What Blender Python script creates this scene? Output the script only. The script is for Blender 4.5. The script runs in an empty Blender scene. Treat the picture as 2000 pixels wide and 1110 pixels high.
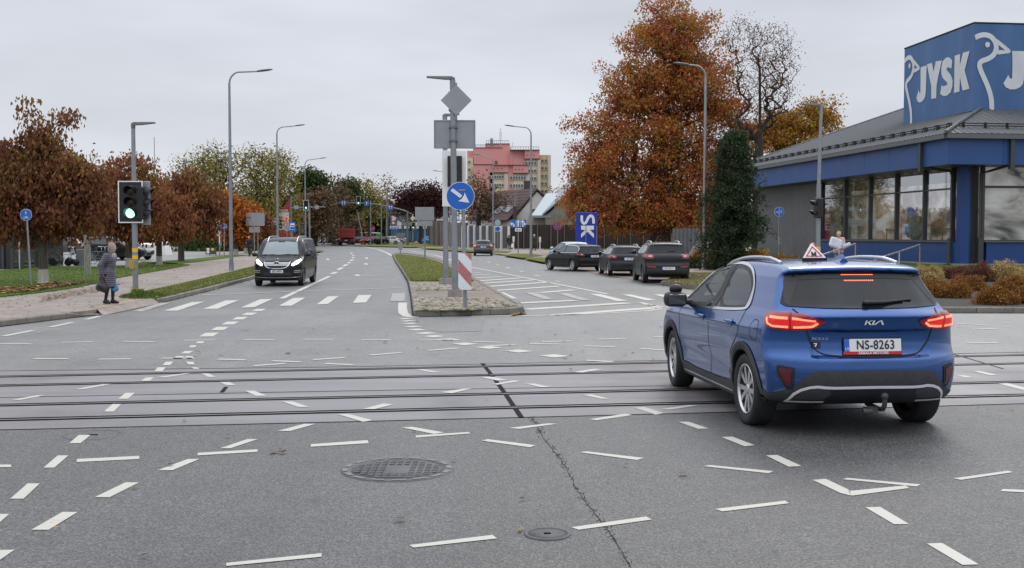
import bpy,bmesh,math,random
import numpy as np
from mathutils import Vector,Matrix
from mathutils.geometry import delaunay_2d_cdt
R=math.radians
random.seed(7);RNG=np.random.default_rng(7)
SC=bpy.context.scene
COL=SC.collection
CAM_H,PITCH,F=1.78,R(2.54),2140.0
cd=bpy.data.cameras.new('camera');cam=bpy.data.objects.new('camera',cd);COL.objects.link(cam)
cam.location=(0,0,CAM_H);cam.rotation_euler=(R(90)-PITCH,0,0)
cd.lens=F/2000*36;cd.sensor_width=36;cd.sensor_fit='HORIZONTAL';cd.clip_end=4000;cd.clip_start=0.1
SC.camera=cam
def ray(px,py):
 dx,dy=(px-1000)/F,-(py-555)/F
 return Vector((dx,math.cos(PITCH)+dy*math.sin(PITCH),-math.sin(PITCH)+dy*math.cos(PITCH)))
def G(px,py,z=0.0):
 """survey helper: the ground point seen at a photo pixel"""
 d=ray(px,py);t=(z-CAM_H)/d.z
 return Vector((d.x*t,d.y*t,z))
def proj(p):
 d=Vector(p)-Vector((0,0,CAM_H));u=d.z*math.cos(PITCH)+d.y*math.sin(PITCH);w=d.y*math.cos(PITCH)-d.z*math.sin(PITCH)
 return(1000+F*d.x/w,555-F*u/w)
def at(px,py,Y):
 d=ray(px,py);t=Y/d.y
 return Vector((d.x*t,Y,CAM_H+d.z*t))
def on_plane(px,py,o,n):
 d=ray(px,py);c=Vector((0,0,CAM_H));t=(o-c).dot(n)/d.dot(n)
 return c+d*t
def tag(o,label=None,cat=None,group=None,kind=None):
 if label:o['label']=label
 if cat:o['category']=cat
 if group:o['group']=group
 if kind:o['kind']=kind
 return o
def empty(name,loc=(0,0,0),rz=0.0,label=None,cat=None,group=None):
 o=bpy.data.objects.new(name,None);COL.objects.link(o)
 o.empty_display_size=0.2
 o.location=loc;o.rotation_euler=(0,0,rz)
 return tag(o,label,cat,group)
def link(name,me,parent=None):
 o=bpy.data.objects.new(name,me);COL.objects.link(o)
 if parent is not None:o.parent=parent
 return o
def children(o):return[c for c in KIDS.get(o.name,[])]
def copy_tree(o,parent=None):
 c=o.copy();COL.objects.link(c);c.parent=parent
 for ch in list(o.children):copy_tree(ch,c)
 return c
class MB:
 """mesh builder: several shapes, one mesh object"""
 def __init__(s):s.v=[];s.f=[];s.m=[];s.sm=[]
 def add(s,vs,fs,m=0,smooth=False):
  o=len(s.v);s.v+=[tuple(v)for v in vs]
  for f in fs:s.f.append(tuple(o+i for i in f));s.m.append(m);s.sm.append(smooth)
  return s
 def box(s,c,d,m=0,rz=0,rx=0,ry=0):
  M=Matrix.Translation(c)@Matrix.Rotation(rz,4,'Z')@Matrix.Rotation(ry,4,'Y')@Matrix.Rotation(rx,4,'X')
  x,y,z=d[0]/2,d[1]/2,d[2]/2
  vs=[M@Vector((sx*x,sy*y,sz*z))for sx in(-1,1)for sy in(-1,1)for sz in(-1,1)]
  return s.add(vs,[(0,1,3,2),(4,6,7,5),(0,4,5,1),(2,3,7,6),(0,2,6,4),(1,5,7,3)],m)
 def bbox(s,c,d,b=.02,m=0,rz=0):
  """box with chamfered edges"""
  bm=bmesh.new();bmesh.ops.create_cube(bm,size=1)
  for v in bm.verts:v.co=Vector((v.co.x*d[0],v.co.y*d[1],v.co.z*d[2]))
  bmesh.ops.bevel(bm,geom=bm.edges[:],offset=b,segments=2,affect='EDGES',profile=.5)
  M=Matrix.Translation(c)@Matrix.Rotation(rz,4,'Z');bm.verts.index_update()
  s.add([M@v.co for v in bm.verts],[[v.index for v in f.verts]for f in bm.faces],m,False);bm.free()
  return s
 def cyl(s,p0,p1,r0,r1=None,n=12,m=0,cap=True,smooth=True):
  r1=r0 if r1 is None else r1
  p0,p1=Vector(p0),Vector(p1);d=(p1-p0)
  if d.length<1e-6:return s
  q=d.to_track_quat('Z','Y').to_matrix();a,b=q.col[0],q.col[1]
  vs=[]
  for k in range(n):
   t=2*math.pi*k/n;e=a*math.cos(t)+b*math.sin(t)
   vs+=[p0+e*r0,p1+e*r1]
  s.add(vs,[(2*k,(2*k+2)%(2*n),(2*k+3)%(2*n),2*k+1)for k in range(n)],m,smooth)
  if cap:
   s.add([vs[2*k]for k in range(n)][::-1],[tuple(range(n))],m);s.add([vs[2*k+1]for k in range(n)],[tuple(range(n))],m)
  return s
 def tube(s,pts,r,n=8,m=0,r1=None):
  pts=[Vector(p)for p in pts];N=len(pts);rings=[]
  up=None
  for i,p in enumerate(pts):
   d=(pts[min(i+1,N-1)]-pts[max(i-1,0)]).normalized()
   if up is None:up=Vector((0,0,1))if abs(d.z)<.9 else Vector((1,0,0))
   a=d.cross(up)
   if a.length<1e-4:a=d.orthogonal()
   a.normalize();b=a.cross(d).normalized();up=b
   rr=r if r1 is None else r+(r1-r)*i/(N-1)
   rings.append([p+(a*math.cos(2*math.pi*k/n)+b*math.sin(2*math.pi*k/n))*rr for k in range(n)])
  vs=[v for g in rings for v in g]
  fs=[(i*n+k,i*n+(k+1)%n,(i+1)*n+(k+1)%n,(i+1)*n+k)for i in range(N-1)for k in range(n)]
  s.add(vs,fs,m,True);s.add(rings[0][::-1],[tuple(range(n))],m);s.add(rings[-1],[tuple(range(n))],m)
  return s
 def lathe(s,prof,n=24,m=0,M=None,smooth=True):
  """prof: (r,z) list around local z"""
  M=M or Matrix.Identity(4);vs=[]
  for r,z in prof:
   for k in range(n):
    t=2*math.pi*k/n;vs.append(M@Vector((r*math.cos(t),r*math.sin(t),z)))
  fs=[(i*n+k,i*n+(k+1)%n,(i+1)*n+(k+1)%n,(i+1)*n+k)for i in range(len(prof)-1)for k in range(n)]
  return s.add(vs,fs,m,smooth)
 def prism(s,poly,h0,h1,m=0,M=None):
  """poly in local xy, from z=h0 to h1"""
  M=M or Matrix.Identity(4);n=len(poly)
  ar=sum(poly[i][0]*poly[(i+1)%n][1]-poly[(i+1)%n][0]*poly[i][1]for i in range(n))
  if ar<0:poly=poly[::-1]
  lo=[M@Vector((x,y,h0))for x,y in poly];hi=[M@Vector((x,y,h1))for x,y in poly]
  s.add(lo+hi,[tuple(range(n))[::-1],tuple(range(n,2*n))]+[(i,(i+1)%n,n+(i+1)%n,n+i)for i in range(n)],m)
  return s
 def poly(s,pts,m=0):return s.add(pts,[tuple(range(len(pts)))],m)
 def ball(s,c,r,m=0,n=12,k=8):
  c=Vector(c);r=(r,r,r)if not hasattr(r,'__len__')else r
  vs=[];fs=[]
  for i in range(k+1):
   p=math.pi*i/k
   for j in range(n):
    t=2*math.pi*j/n
    vs.append(c+Vector((r[0]*math.sin(p)*math.cos(t),r[1]*math.sin(p)*math.sin(t),r[2]*math.cos(p))))
  fs=[(i*n+j,(i+1)*n+j,(i+1)*n+(j+1)%n,i*n+(j+1)%n)for i in range(k)for j in range(n)]
  return s.add(vs,fs,m,True)
 def disc(s,c,nrm,r,m=0,n=28,up=(0,0,1)):
  c=Vector(c);nn=Vector(nrm).normalized();b=Vector(up);a=b.cross(nn).normalized();b=nn.cross(a)
  return s.add([c+(a*math.cos(2*math.pi*k/n)+b*math.sin(2*math.pi*k/n))*r for k in range(n)],[tuple(range(n))],m)
 def mesh(s,name,mats):
  me=bpy.data.meshes.new(name);me.from_pydata(s.v,[],s.f)
  for m in(mats if isinstance(mats,(list,tuple))else[mats]):me.materials.append(m)
  me.polygons.foreach_set('material_index',s.m);me.polygons.foreach_set('use_smooth',s.sm)
  me.update();return me
 def build(s,name,mats,parent=None,label=None,cat=None,group=None,kind=None):
  o=link(name,s.mesh(name,mats),parent);return tag(o,label,cat,group,kind)
def chaikin(p,n=2,closed=True):
 for _ in range(n):
  q=[];N=len(p)
  for i in range(N if closed else N-1):
   a,b=p[i],p[(i+1)%N]
   q+=[tuple(.75*u+.25*v for u,v in zip(a,b)),tuple(.25*u+.75*v for u,v in zip(a,b))]
  if not closed:q=[p[0]]+q+[p[-1]]
  p=q
 return p
def resample(pl,step,closed=False):
 pl=[Vector(p)for p in pl]
 if closed:pl=pl+[pl[0]]
 out=[]
 for a,b in zip(pl[:-1],pl[1:]):
  n=max(1,int(math.ceil((b-a).length/step)))
  out+=[a.lerp(b,k/n)for k in range(n)]
 if not closed:out.append(pl[-1])
 return out
def lin(*c):
 return tuple((v/255/12.92 if v/255<=.04045 else((v/255+.055)/1.055)**2.4)for v in c)
class NT:
 def __init__(s,name):
  s.m=bpy.data.materials.new(name);s.m.use_nodes=True;s.t=s.m.node_tree;s.n=s.t.nodes;s.l=s.t.links
  s.b=s.n['Principled BSDF'];s.out=s.n['Material Output']
 def node(s,typ,**kw):
  n=s.n.new(typ)
  for k,v in kw.items():
   if k.startswith('i_'):
    n.inputs[k[2:].replace('_',' ')].default_value=v
   else:setattr(n,k,v)
  return n
 def coord(s,kind='Object',scale=None,rot=None):
  tc=s.node('ShaderNodeTexCoord');o=tc.outputs[kind]
  if scale is not None or rot is not None:
   mp=s.node('ShaderNodeMapping')
   if scale is not None:mp.inputs['Scale'].default_value=scale if hasattr(scale,'__len__')else(scale,)*3
   if rot is not None:mp.inputs['Rotation'].default_value=rot
   s.l.new(o,mp.inputs[0]);o=mp.outputs[0]
  return o
 def noise(s,vec,scale,detail=4,rough=.6):
  n=s.node('ShaderNodeTexNoise');n.inputs['Scale'].default_value=scale;n.inputs['Detail'].default_value=detail;n.inputs['Roughness'].default_value=rough
  s.l.new(vec,n.inputs['Vector']);return n.outputs['Fac']
 def ramp(s,fac,stops,interp='LINEAR'):
  r=s.node('ShaderNodeValToRGB');e=r.color_ramp.elements;r.color_ramp.interpolation=interp
  while len(e)<len(stops):e.new(.5)
  for k,(p,c)in enumerate(stops):
   e[k].position=p;e[k].color=(c[0],c[1],c[2],1)if hasattr(c,'__len__')else(c,c,c,1)
  s.l.new(fac,r.inputs[0]);return r.outputs[0]
 def mix(s,fac,a,b,typ='MIX'):
  m=s.node('ShaderNodeMix',data_type='RGBA',blend_type=typ)
  for k,v in((0,fac),(6,a),(7,b)):
   sock=m.inputs[k]
   if hasattr(v,'is_output'):s.l.new(v,sock)
   elif hasattr(v,'__len__'):sock.default_value=(v[0],v[1],v[2],1)
   else:sock.default_value=v if k==0 else(v,v,v,1)
  return m.outputs[2]
 def math(s,op,a,b=0.0,c=None,clamp=False):
  m=s.node('ShaderNodeMath',operation=op,use_clamp=clamp)
  for k,v in enumerate((a,b)if c is None else(a,b,c)):
   if hasattr(v,'is_output'):s.l.new(v,m.inputs[k])
   else:m.inputs[k].default_value=v
  return m.outputs[0]
 def color(s,c):
  if hasattr(c,'is_output'):s.l.new(c,s.b.inputs['Base Color'])
  else:s.b.inputs['Base Color'].default_value=(c[0],c[1],c[2],1)
 def set(s,**kw):
  for k,v in kw.items():
   k=k.replace('_',' ')
   if hasattr(v,'is_output'):s.l.new(v,s.b.inputs[k])
   else:s.b.inputs[k].default_value=v
  return s
 def bump(s,h,strength=.3,dist=.01):
  b=s.node('ShaderNodeBump');b.inputs['Strength'].default_value=strength;b.inputs['Distance'].default_value=dist
  s.l.new(h,b.inputs['Height']);s.l.new(b.outputs[0],s.b.inputs['Normal']);return s
def mat(name,c,rough=.6,metal=0.0,var=.12,scale=6.0,bump=0.0,coat=0.0,emit=None,es=0.0,bscale=None,coord='Object',spec=.5):
 t=NT(name);v=t.coord(coord);n=t.noise(v,scale,5)
 if var>0:
  a=tuple(x*(1-var)for x in c);b=tuple(min(1,x*(1+var))for x in c)
  t.color(t.ramp(n,[(.3,a),(.7,b)]))
 else:t.color(c)
 t.set(Roughness=rough,Metallic=metal);t.b.inputs['Specular IOR Level'].default_value=spec
 if var>0:t.set(Roughness=t.ramp(n,[(.3,max(0,rough-.08)),(.7,min(1,rough+.08))]))
 if coat:t.b.inputs['Coat Weight'].default_value=coat;t.b.inputs['Coat Roughness'].default_value=.04
 if emit:t.b.inputs['Emission Color'].default_value=(*emit,1);t.b.inputs['Emission Strength'].default_value=es
 if bump:t.bump(t.noise(v,bscale or scale*6,6),bump,.02)
 return t.m
M={}
M['galv']=mat('galvanised_steel',(.27,.29,.31),.45,.6,.16,3)
M['galv_d']=mat('weathered_steel',(.17,.18,.19),.55,.5,.15,3)
M['signback']=mat('sign_back_aluminium',(.30,.32,.34),.5,.4,.08,2)
M['black']=mat('black_plastic',(.012,.012,.013),.5,0,.2,8)
M['white']=mat('white_paint',(.78,.78,.77),.45,0,.05,5)
M['yellow']=mat('yellow_band',(.80,.48,.03),.5,0,.08,5)
M['signblue']=mat('sign_blue',(.012,.13,.52),.35,0,.06,3)
M['signwhite']=mat('sign_white',(.76,.78,.79),.4,0,.05,3)
M['signred']=mat('sign_red',(.60,.03,.04),.4,0,.08,3)
M['chrome']=mat('chrome',(.75,.76,.78),.16,1.0,.03,8)
M['silver']=mat('satin_silver',(.55,.56,.58),.3,.85,.05,8)
M['steel']=mat('brushed_stainless',(.62,.62,.61),.28,.95,.05,8)
M['conc']=mat('concrete',(.26,.245,.225),.85,0,.25,5,.4)
M['green_lens']=mat('lit_green_lens',(.1,.9,.6),.3,0,0,emit=(.42,1.0,.72),es=1.9)
M['dark_lens']=mat('unlit_lens',(.03,.012,.012),.25,0,.2,8)
M['rubber']=mat('tyre_rubber',(.018,.018,.019),.75,0,.3,14,.3)
W=bpy.data.worlds.new('World');SC.world=W;W.use_nodes=True
wt=W.node_tree;wn,wl=wt.nodes,wt.links;wn.clear()
out=wn.new('ShaderNodeOutputWorld');bg=wn.new('ShaderNodeBackground');wl.new(bg.outputs[0],out.inputs[0])
sky=wn.new('ShaderNodeTexSky');sky.sky_type='NISHITA';sky.sun_disc=False
SUN_EL,SUN_AZ=R(38),R(200)
sky.sun_elevation=SUN_EL;sky.sun_rotation=SUN_AZ;sky.air_density=2;sky.dust_density=4
tc=wn.new('ShaderNodeTexCoord');sep=wn.new('ShaderNodeSeparateXYZ');wl.new(tc.outputs['Generated'],sep.inputs[0])
def wmath(op,a,b,clamp=False):
 m=wn.new('ShaderNodeMath');m.operation=op;m.use_clamp=clamp
 for k,v in enumerate((a,b)):
  if hasattr(v,'is_output'):wl.new(v,m.inputs[k])
  else:m.inputs[k].default_value=v
 return m.outputs[0]
rp=wn.new('ShaderNodeValToRGB');e=rp.color_ramp.elements
stops=[(0.0,(.0760,.0785,.0840)),(.06,(.0745,.0775,.0838)),(.22,(.0690,.0725,.0810)),(.5,(.120,.126,.138)),(1.0,(.190,.197,.212))]
while len(e)<len(stops):e.new(.5)
for k,(p,c)in enumerate(stops):e[k].position=p;e[k].color=(*c,1)
wl.new(sep.outputs[2],rp.inputs[0])
mp=wn.new('ShaderNodeMapping');mp.inputs['Scale'].default_value=(1.2,1.2,5.0);wl.new(tc.outputs['Generated'],mp.inputs[0])
nz=wn.new('ShaderNodeTexNoise');nz.inputs['Scale'].default_value=2.6;nz.inputs['Detail'].default_value=6;nz.inputs['Roughness'].default_value=.5
wl.new(mp.outputs[0],nz.inputs['Vector'])
cl=wn.new('ShaderNodeMapRange');cl.inputs['From Min'].default_value=.3;cl.inputs['From Max'].default_value=.7;cl.inputs['To Min'].default_value=.86;cl.inputs['To Max'].default_value=1.07
wl.new(nz.outputs['Fac'],cl.inputs['Value'])
mul=wn.new('ShaderNodeVectorMath');mul.operation='SCALE';wl.new(rp.outputs[0],mul.inputs[0]);wl.new(cl.outputs[0],mul.inputs['Scale'])
sc10=wn.new('ShaderNodeVectorMath');sc10.operation='SCALE';wl.new(mul.outputs[0],sc10.inputs[0]);sc10.inputs['Scale'].default_value=100.0
mx=wn.new('ShaderNodeMix');mx.data_type='RGBA';mx.inputs[0].default_value=.985
wl.new(sky.outputs[0],mx.inputs[6]);wl.new(sc10.outputs[0],mx.inputs[7])
wl.new(mx.outputs[2],bg.inputs[0]);bg.inputs[1].default_value=.1
sd=bpy.data.lights.new('sun','SUN');so=bpy.data.objects.new('sun',sd);COL.objects.link(so)
sd.energy=0.9;sd.angle=R(25);sd.color=(1,.97,.93)
so.rotation_euler=(R(90)-SUN_EL,0,R(160));so.location=(0,-20,60)
SC.view_settings.view_transform='Standard';SC.view_settings.look='None';SC.view_settings.exposure=0
SC.cycles.use_denoising=True
SC.cycles.max_bounces=6;SC.cycles.diffuse_bounces=3;SC.cycles.transparent_max_bounces=12
def asphalt(name,base,patch=.25,rough=.62,speck=.5,scale=55):
 t=NT(name);v=t.coord('Object')
 big=t.noise(v,.35,5);mid=t.noise(v,3.2,6,.7)
 vo=t.node('ShaderNodeTexVoronoi');vo.inputs['Scale'].default_value=scale;t.l.new(v,vo.inputs['Vector'])
 agg=t.ramp(vo.outputs['Color'],[(.15,base*(1-speck)),(.55,base),(.9,base*(1+speck*1.6))])
 fine=t.noise(v,160,2,.7)
 c=t.mix(1.0,agg,t.ramp(big,[(.3,1-patch),(.7,1+patch)]),'MULTIPLY')
 c=t.mix(1.0,c,t.ramp(mid,[(.35,.94),(.65,1.06)]),'MULTIPLY')
 c=t.mix(1.0,c,t.ramp(fine,[(.3,.7),(.7,1.3)]),'MULTIPLY')
 c=t.mix(1.0,c,(1.0,.992,.955),'MULTIPLY');st_=t.noise(v,1.15,5,.65);c=t.mix(1.0,c,t.ramp(st_,[(.56,1.0),(.70,.80)]),'MULTIPLY');hu=t.noise(v,.22,3);c=t.mix(1.0,c,t.ramp(hu,[(.35,(.93,.95,.97)),(.65,(1.07,1.05,1.03))]),'MULTIPLY')
 mp=t.coord('Object',(.9,.045,1));strk=t.noise(mp,1.0,3)
 c=t.mix(1.0,c,t.ramp(strk,[(.35,.90),(.65,1.08)]),'MULTIPLY')
 t.color(c);t.set(Roughness=t.ramp(big,[(.3,rough-.12),(.7,rough+.08)]))
 t.bump(t.math('ADD',vo.outputs['Distance'],t.math('MULTIPLY',fine,.5)),.45,.012)
 return t.m
M['asph_near']=asphalt('asphalt_coarse',.082,.24,.54,.5,85)
M['asph_far']=asphalt('asphalt_worn',.152,.22,.50,.32,70)
M['asph_road']=asphalt('asphalt_road',.118,.22,.46,.35,60)
M['asph_light']=asphalt('asphalt_parking',.20,.15,.6,.25,60)
def slab_mat():
 t=NT('tram_slab_concrete');v=t.coord('Object')
 big=t.noise(v,.5,6);fine=t.noise(v,40,3);mp=t.coord('Object',(.12,3.5,1));st=t.noise(mp,1.0,5)
 c=t.ramp(big,[(.25,(.150,.140,.142)),(.75,(.225,.211,.213))])
 c=t.mix(1.0,c,t.ramp(st,[(.3,.78),(.7,1.12)]),'MULTIPLY');c=t.mix(1.0,c,t.ramp(fine,[(.3,.88),(.7,1.1)]),'MULTIPLY')
 t.color(c);t.set(Roughness=t.ramp(big,[(.3,.26),(.75,.5)]));t.bump(fine,.15,.005);return t.m
M['slab']=slab_mat()
def paver(name,c1,c2,mortar,bw,bh,rz=0.0,rough=.75):
 t=NT(name);v=t.coord('Object',1.0,(0,0,rz))
 br=t.node('ShaderNodeTexBrick');t.l.new(v,br.inputs['Vector'])
 br.inputs['Color1'].default_value=(*c1,1);br.inputs['Color2'].default_value=(*c2,1);br.inputs['Mortar'].default_value=(*mortar,1)
 br.inputs['Scale'].default_value=1.0;br.inputs['Brick Width'].default_value=bw;br.inputs['Row Height'].default_value=bh
 br.inputs['Mortar Size'].default_value=.012;br.inputs['Bias'].default_value=0
 big=t.noise(v,.6,5);fine=t.noise(v,25,4)
 c=t.mix(1.0,br.outputs['Color'],t.ramp(big,[(.3,.74),(.7,1.16)]),'MULTIPLY');c=t.mix(1.0,c,t.ramp(fine,[(.3,.85),(.7,1.12)]),'MULTIPLY')
 t.color(c);t.set(Roughness=rough);t.bump(br.outputs['Fac'],-.3,.008);return t.m
M['paver']=paver('pavement_bricks',(.250,.205,.178),(.30,.250,.215),(.155,.130,.112),.4,.2,R(12))
M['paver_r']=paver('pavement_right',(.245,.195,.165),(.29,.235,.20),(.145,.12,.10),.4,.2,R(-5))
M['paver_bay']=paver('bay_bricks',(.17,.125,.105),(.205,.15,.125),(.10,.08,.07),.2,.1,R(0))
M['paver_isl']=paver('island_bricks',(.20,.145,.12),(.235,.185,.15),(.12,.10,.085),.2,.1,R(8))
M['tactile']=mat('tactile_paving',(.29,.225,.155),.8,0,.22,2.0,.3)
def grass_mat(name,a,b,dry):
 t=NT(name);v=t.coord('Object');n1=t.noise(v,.8,6,.7);n2=t.noise(v,18,4,.8)
 c=t.ramp(n1,[(.30,a),(.55,b),(.75,dry)]);c=t.mix(1.0,c,t.ramp(n2,[(.3,.6),(.7,1.35)]),'MULTIPLY')
 t.color(c);t.set(Roughness=.95);t.b.inputs['Specular IOR Level'].default_value=.15;t.bump(n2,.8,.04);return t.m
M['lawn']=grass_mat('lawn_grass',(.052,.100,.016),(.085,.125,.02),(.13,.13,.035))
M['verge']=grass_mat('verge_grass',(.095,.120,.022),(.135,.135,.03),(.16,.125,.045))
M['dry']=grass_mat('dry_grass',(.12,.13,.05),(.19,.165,.085),(.24,.19,.12))
M['soil']=mat('dark_bark_soil',(.035,.028,.024),.95,0,.5,6,.8,bscale=40)
def kerb_mat():
 t=NT('kerb_concrete');v=t.coord('Object');n=t.noise(v,1.4,6,.7);f=t.noise(v,30,4)
 c=t.ramp(n,[(.3,(.125,.112,.096)),(.7,(.26,.238,.205))]);c=t.mix(1.0,c,t.ramp(f,[(.3,.8),(.7,1.15)]),'MULTIPLY')
 t.color(c);t.set(Roughness=.85);t.bump(f,.4,.01);return t.m
M['kerb']=kerb_mat();M['gutter']=mat('gutter_dirt',(.06,.055,.046),.95,0,.3,3,spec=.1)
def paint_mat(name,c,wear):
 """worn thermoplastic: where it has worn through, the asphalt's own colour shows"""
 t=NT(name);v=t.coord('Object');n=t.noise(v,5,8,.75);f=t.noise(v,60,3,.7)
 m_=t.math('ADD',t.math('MULTIPLY',n,.6),t.math('MULTIPLY',f,.4))
 t.color(t.ramp(m_,[(wear-.06,(.14,.135,.125)),(wear+.03,tuple(x*.9 for x in c)),(.8,c)]));t.set(Roughness=.6);t.bump(f,.2,.004);return t.m
M['paint']=paint_mat('road_paint',(.50,.48,.425),.37)
M['paint_old']=paint_mat('worn_road_paint',(.38,.355,.32),.48)
M['iron']=mat('cast_iron',(.085,.085,.09),.5,.45,.3,9,.5)
M['rail']=mat('tram_rail_steel',(.17,.165,.16),.45,.4,.2,4)
M['groove']=mat('rail_groove_dirt',(.008,.007,.006),1,0,.3,8,spec=.02)
M['tar']=mat('tar_joint',(.020,.019,.018),.9,0,.3,8,spec=.08)
def sheet(name,pts,z,m,kind='structure'):
 mb=MB();mb.poly([(p[0],p[1],z)for p in pts]);return mb.build(name,m,kind=kind)
def px_sheet(name,pp,z,m,z_at=0.0,kind='structure'):
 return sheet(name,[G(x,y,z_at)for x,y in pp],z,m,kind)
def tri_sheet(name,pts,z,m,kind='structure',z0=None):
 """flat outline (may be concave) at height z, with a skirt down to z0"""
 P=[Vector((p[0],p[1]))for p in pts];n=len(P)
 r=delaunay_2d_cdt(P,[(i,(i+1)%n)for i in range(n)],[list(range(n))],1,1e-4)
 mb=MB();mb.add([(v.x,v.y,z)for v in r[0]],[tuple(f)for f in r[2]])
 if z0 is not None:
  for i in range(n):
   a,b=P[i],P[(i+1)%n];mb.add([(a.x,a.y,z0),(b.x,b.y,z0),(b.x,b.y,z),(a.x,a.y,z)],[(0,1,2,3)])
 return mb.build(name,m,kind=kind)
def gpts(pp,z=0.0):return[G(x,y,z)for x,y in pp]
sheet('ground',[(-2500,-60),(2500,-60),(2500,3500),(-2500,3500)],-.06,M['lawn'])
sheet('road',[(-70,-30),(70,-30),(60,60),(40,120),(20,240),(-40,420),(-130,420),(-60,240),(-60,60)],0,M['asph_road'])
sl_top=[(-900,748.5),(0,726),(700,717.5),(1300,705),(2000,689),(2900,668)]
sl_bot=[(-900,862),(0,841.5),(700,825),(1300,810),(2000,790),(2900,766)]
px_sheet('near_carriageway',[(-2400,900)]+[(x,y+0.4)for x,y in sl_bot]+[(4600,820),(5200,2600),(-3000,2600)],.006,M['asph_near'])
px_sheet('junction_asphalt',sl_top+[(3200,640),(2200,612.5),(1830,612.5),(1360,590),(1023,604),(808,620),(640,605),(313,602),(201,616),(0,640),(-700,690)],.004,M['asph_far'])
px_sheet('tram_track_slab',sl_bot[:1]+sl_bot[1:]+sl_top[::-1],.006,M['slab'])
px_sheet('asphalt_patch',[(812,622),(950,620),(940,648),(860,650),(822,642)],.0085,asphalt('asphalt_reddish',.15,.1,.6,.3))
def strip_px(mb,pp,w,z,m=0):
 P=gpts(pp)
 for i in range(len(P)-1):
  a,b=P[i],P[i+1];d=(b-a);nn=Vector((-d.y,d.x,0)).normalized()*w/2;zz=Vector((0,0,z))
  mb.add([a-nn+zz,b-nn+zz,b+nn+zz,a+nn+zz],[(0,1,2,3)],m)
def line_ext(pp):
 a,b=G(*pp[0]),G(*pp[1]);d=(b-a).normalized();return a-d*25,b+d*25
rails=[((0,737),(2000,694.6)),((0,754.5),(2000,711)),((0,793),(2000,747)),((0,821.5),(2000,773))]
for i,pp in enumerate(rails):
 a,b=line_ext(pp);d=(b-a).normalized();nn=Vector((-d.y,d.x,0))
 mb=MB()
 for off,w,m,z in((0,.19,1,.0080),(-.012,.046,0,.0105)):
  c0,c1=a+nn*off,b+nn*off
  mb.add([c0-nn*w/2+Vector((0,0,z)),c1-nn*w/2+Vector((0,0,z)),c1+nn*w/2+Vector((0,0,z)),c0+nn*w/2+Vector((0,0,z))],[(0,1,2,3)],m)
 mb.build('tram_rail',[M['rail'],M['groove']],label=['farthest tram rail, along the back edge of the concrete slab','second tram rail from the back of the slab','third tram rail from the back, after the wider gap','nearest tram rail, closest to the coarse asphalt'][i],cat='tram rail',group='grooved tram rails set in the road',kind='structure')
mb=MB();strip_px(mb,[(-300,786),(0,778),(700,764.6),(1300,755)],.025,.0085)
strip_px(mb,[(942,711),(962,736),(985,768),(1019,818)],.055,.0085);strip_px(mb,[(433,768),(442,757)],.05,.0085)
strip_px(mb,[(1860,692),(1960,722)],.03,.0085)
for q in(sl_top,sl_bot):strip_px(mb,q,.035,.0085)
mb.build('slab_joint',M['tar'],kind='structure')
mb=MB();pp=[(1041,818),(1046,828),(1049,835),(1060,852),(1071,872),(1085,886),(1096,902),(1108,920),(1116,936),(1124,957),(1138,976),(1150,990),(1165,1008),(1178,1027),(1190,1040),(1210,1072),(1230,1110),(1260,1170)]
rr=random.Random(4);q=[]
for(x0,y0),(x1,y1)in zip(pp[:-1],pp[1:]):
 for k in range(4):q.append((x0+(x1-x0)*k/4+rr.uniform(-2.2,2.2),y0+(y1-y0)*k/4))
for a,b in zip(q[:-1],q[1:]):strip_px(mb,[a,b],rr.uniform(.003,.008),.0085)
for k in range(120):
 x,y=q[rr.randrange(len(q))];strip_px(mb,[(x+rr.uniform(-10,10),y+rr.uniform(-4,4)),(x+rr.uniform(-10,10),y+rr.uniform(-5,5))],.004,.0082)
mb.build('road_crack',mat('crack_dirt',(.034,.033,.03),1,0,.3,9,spec=.1),kind='structure')
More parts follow.
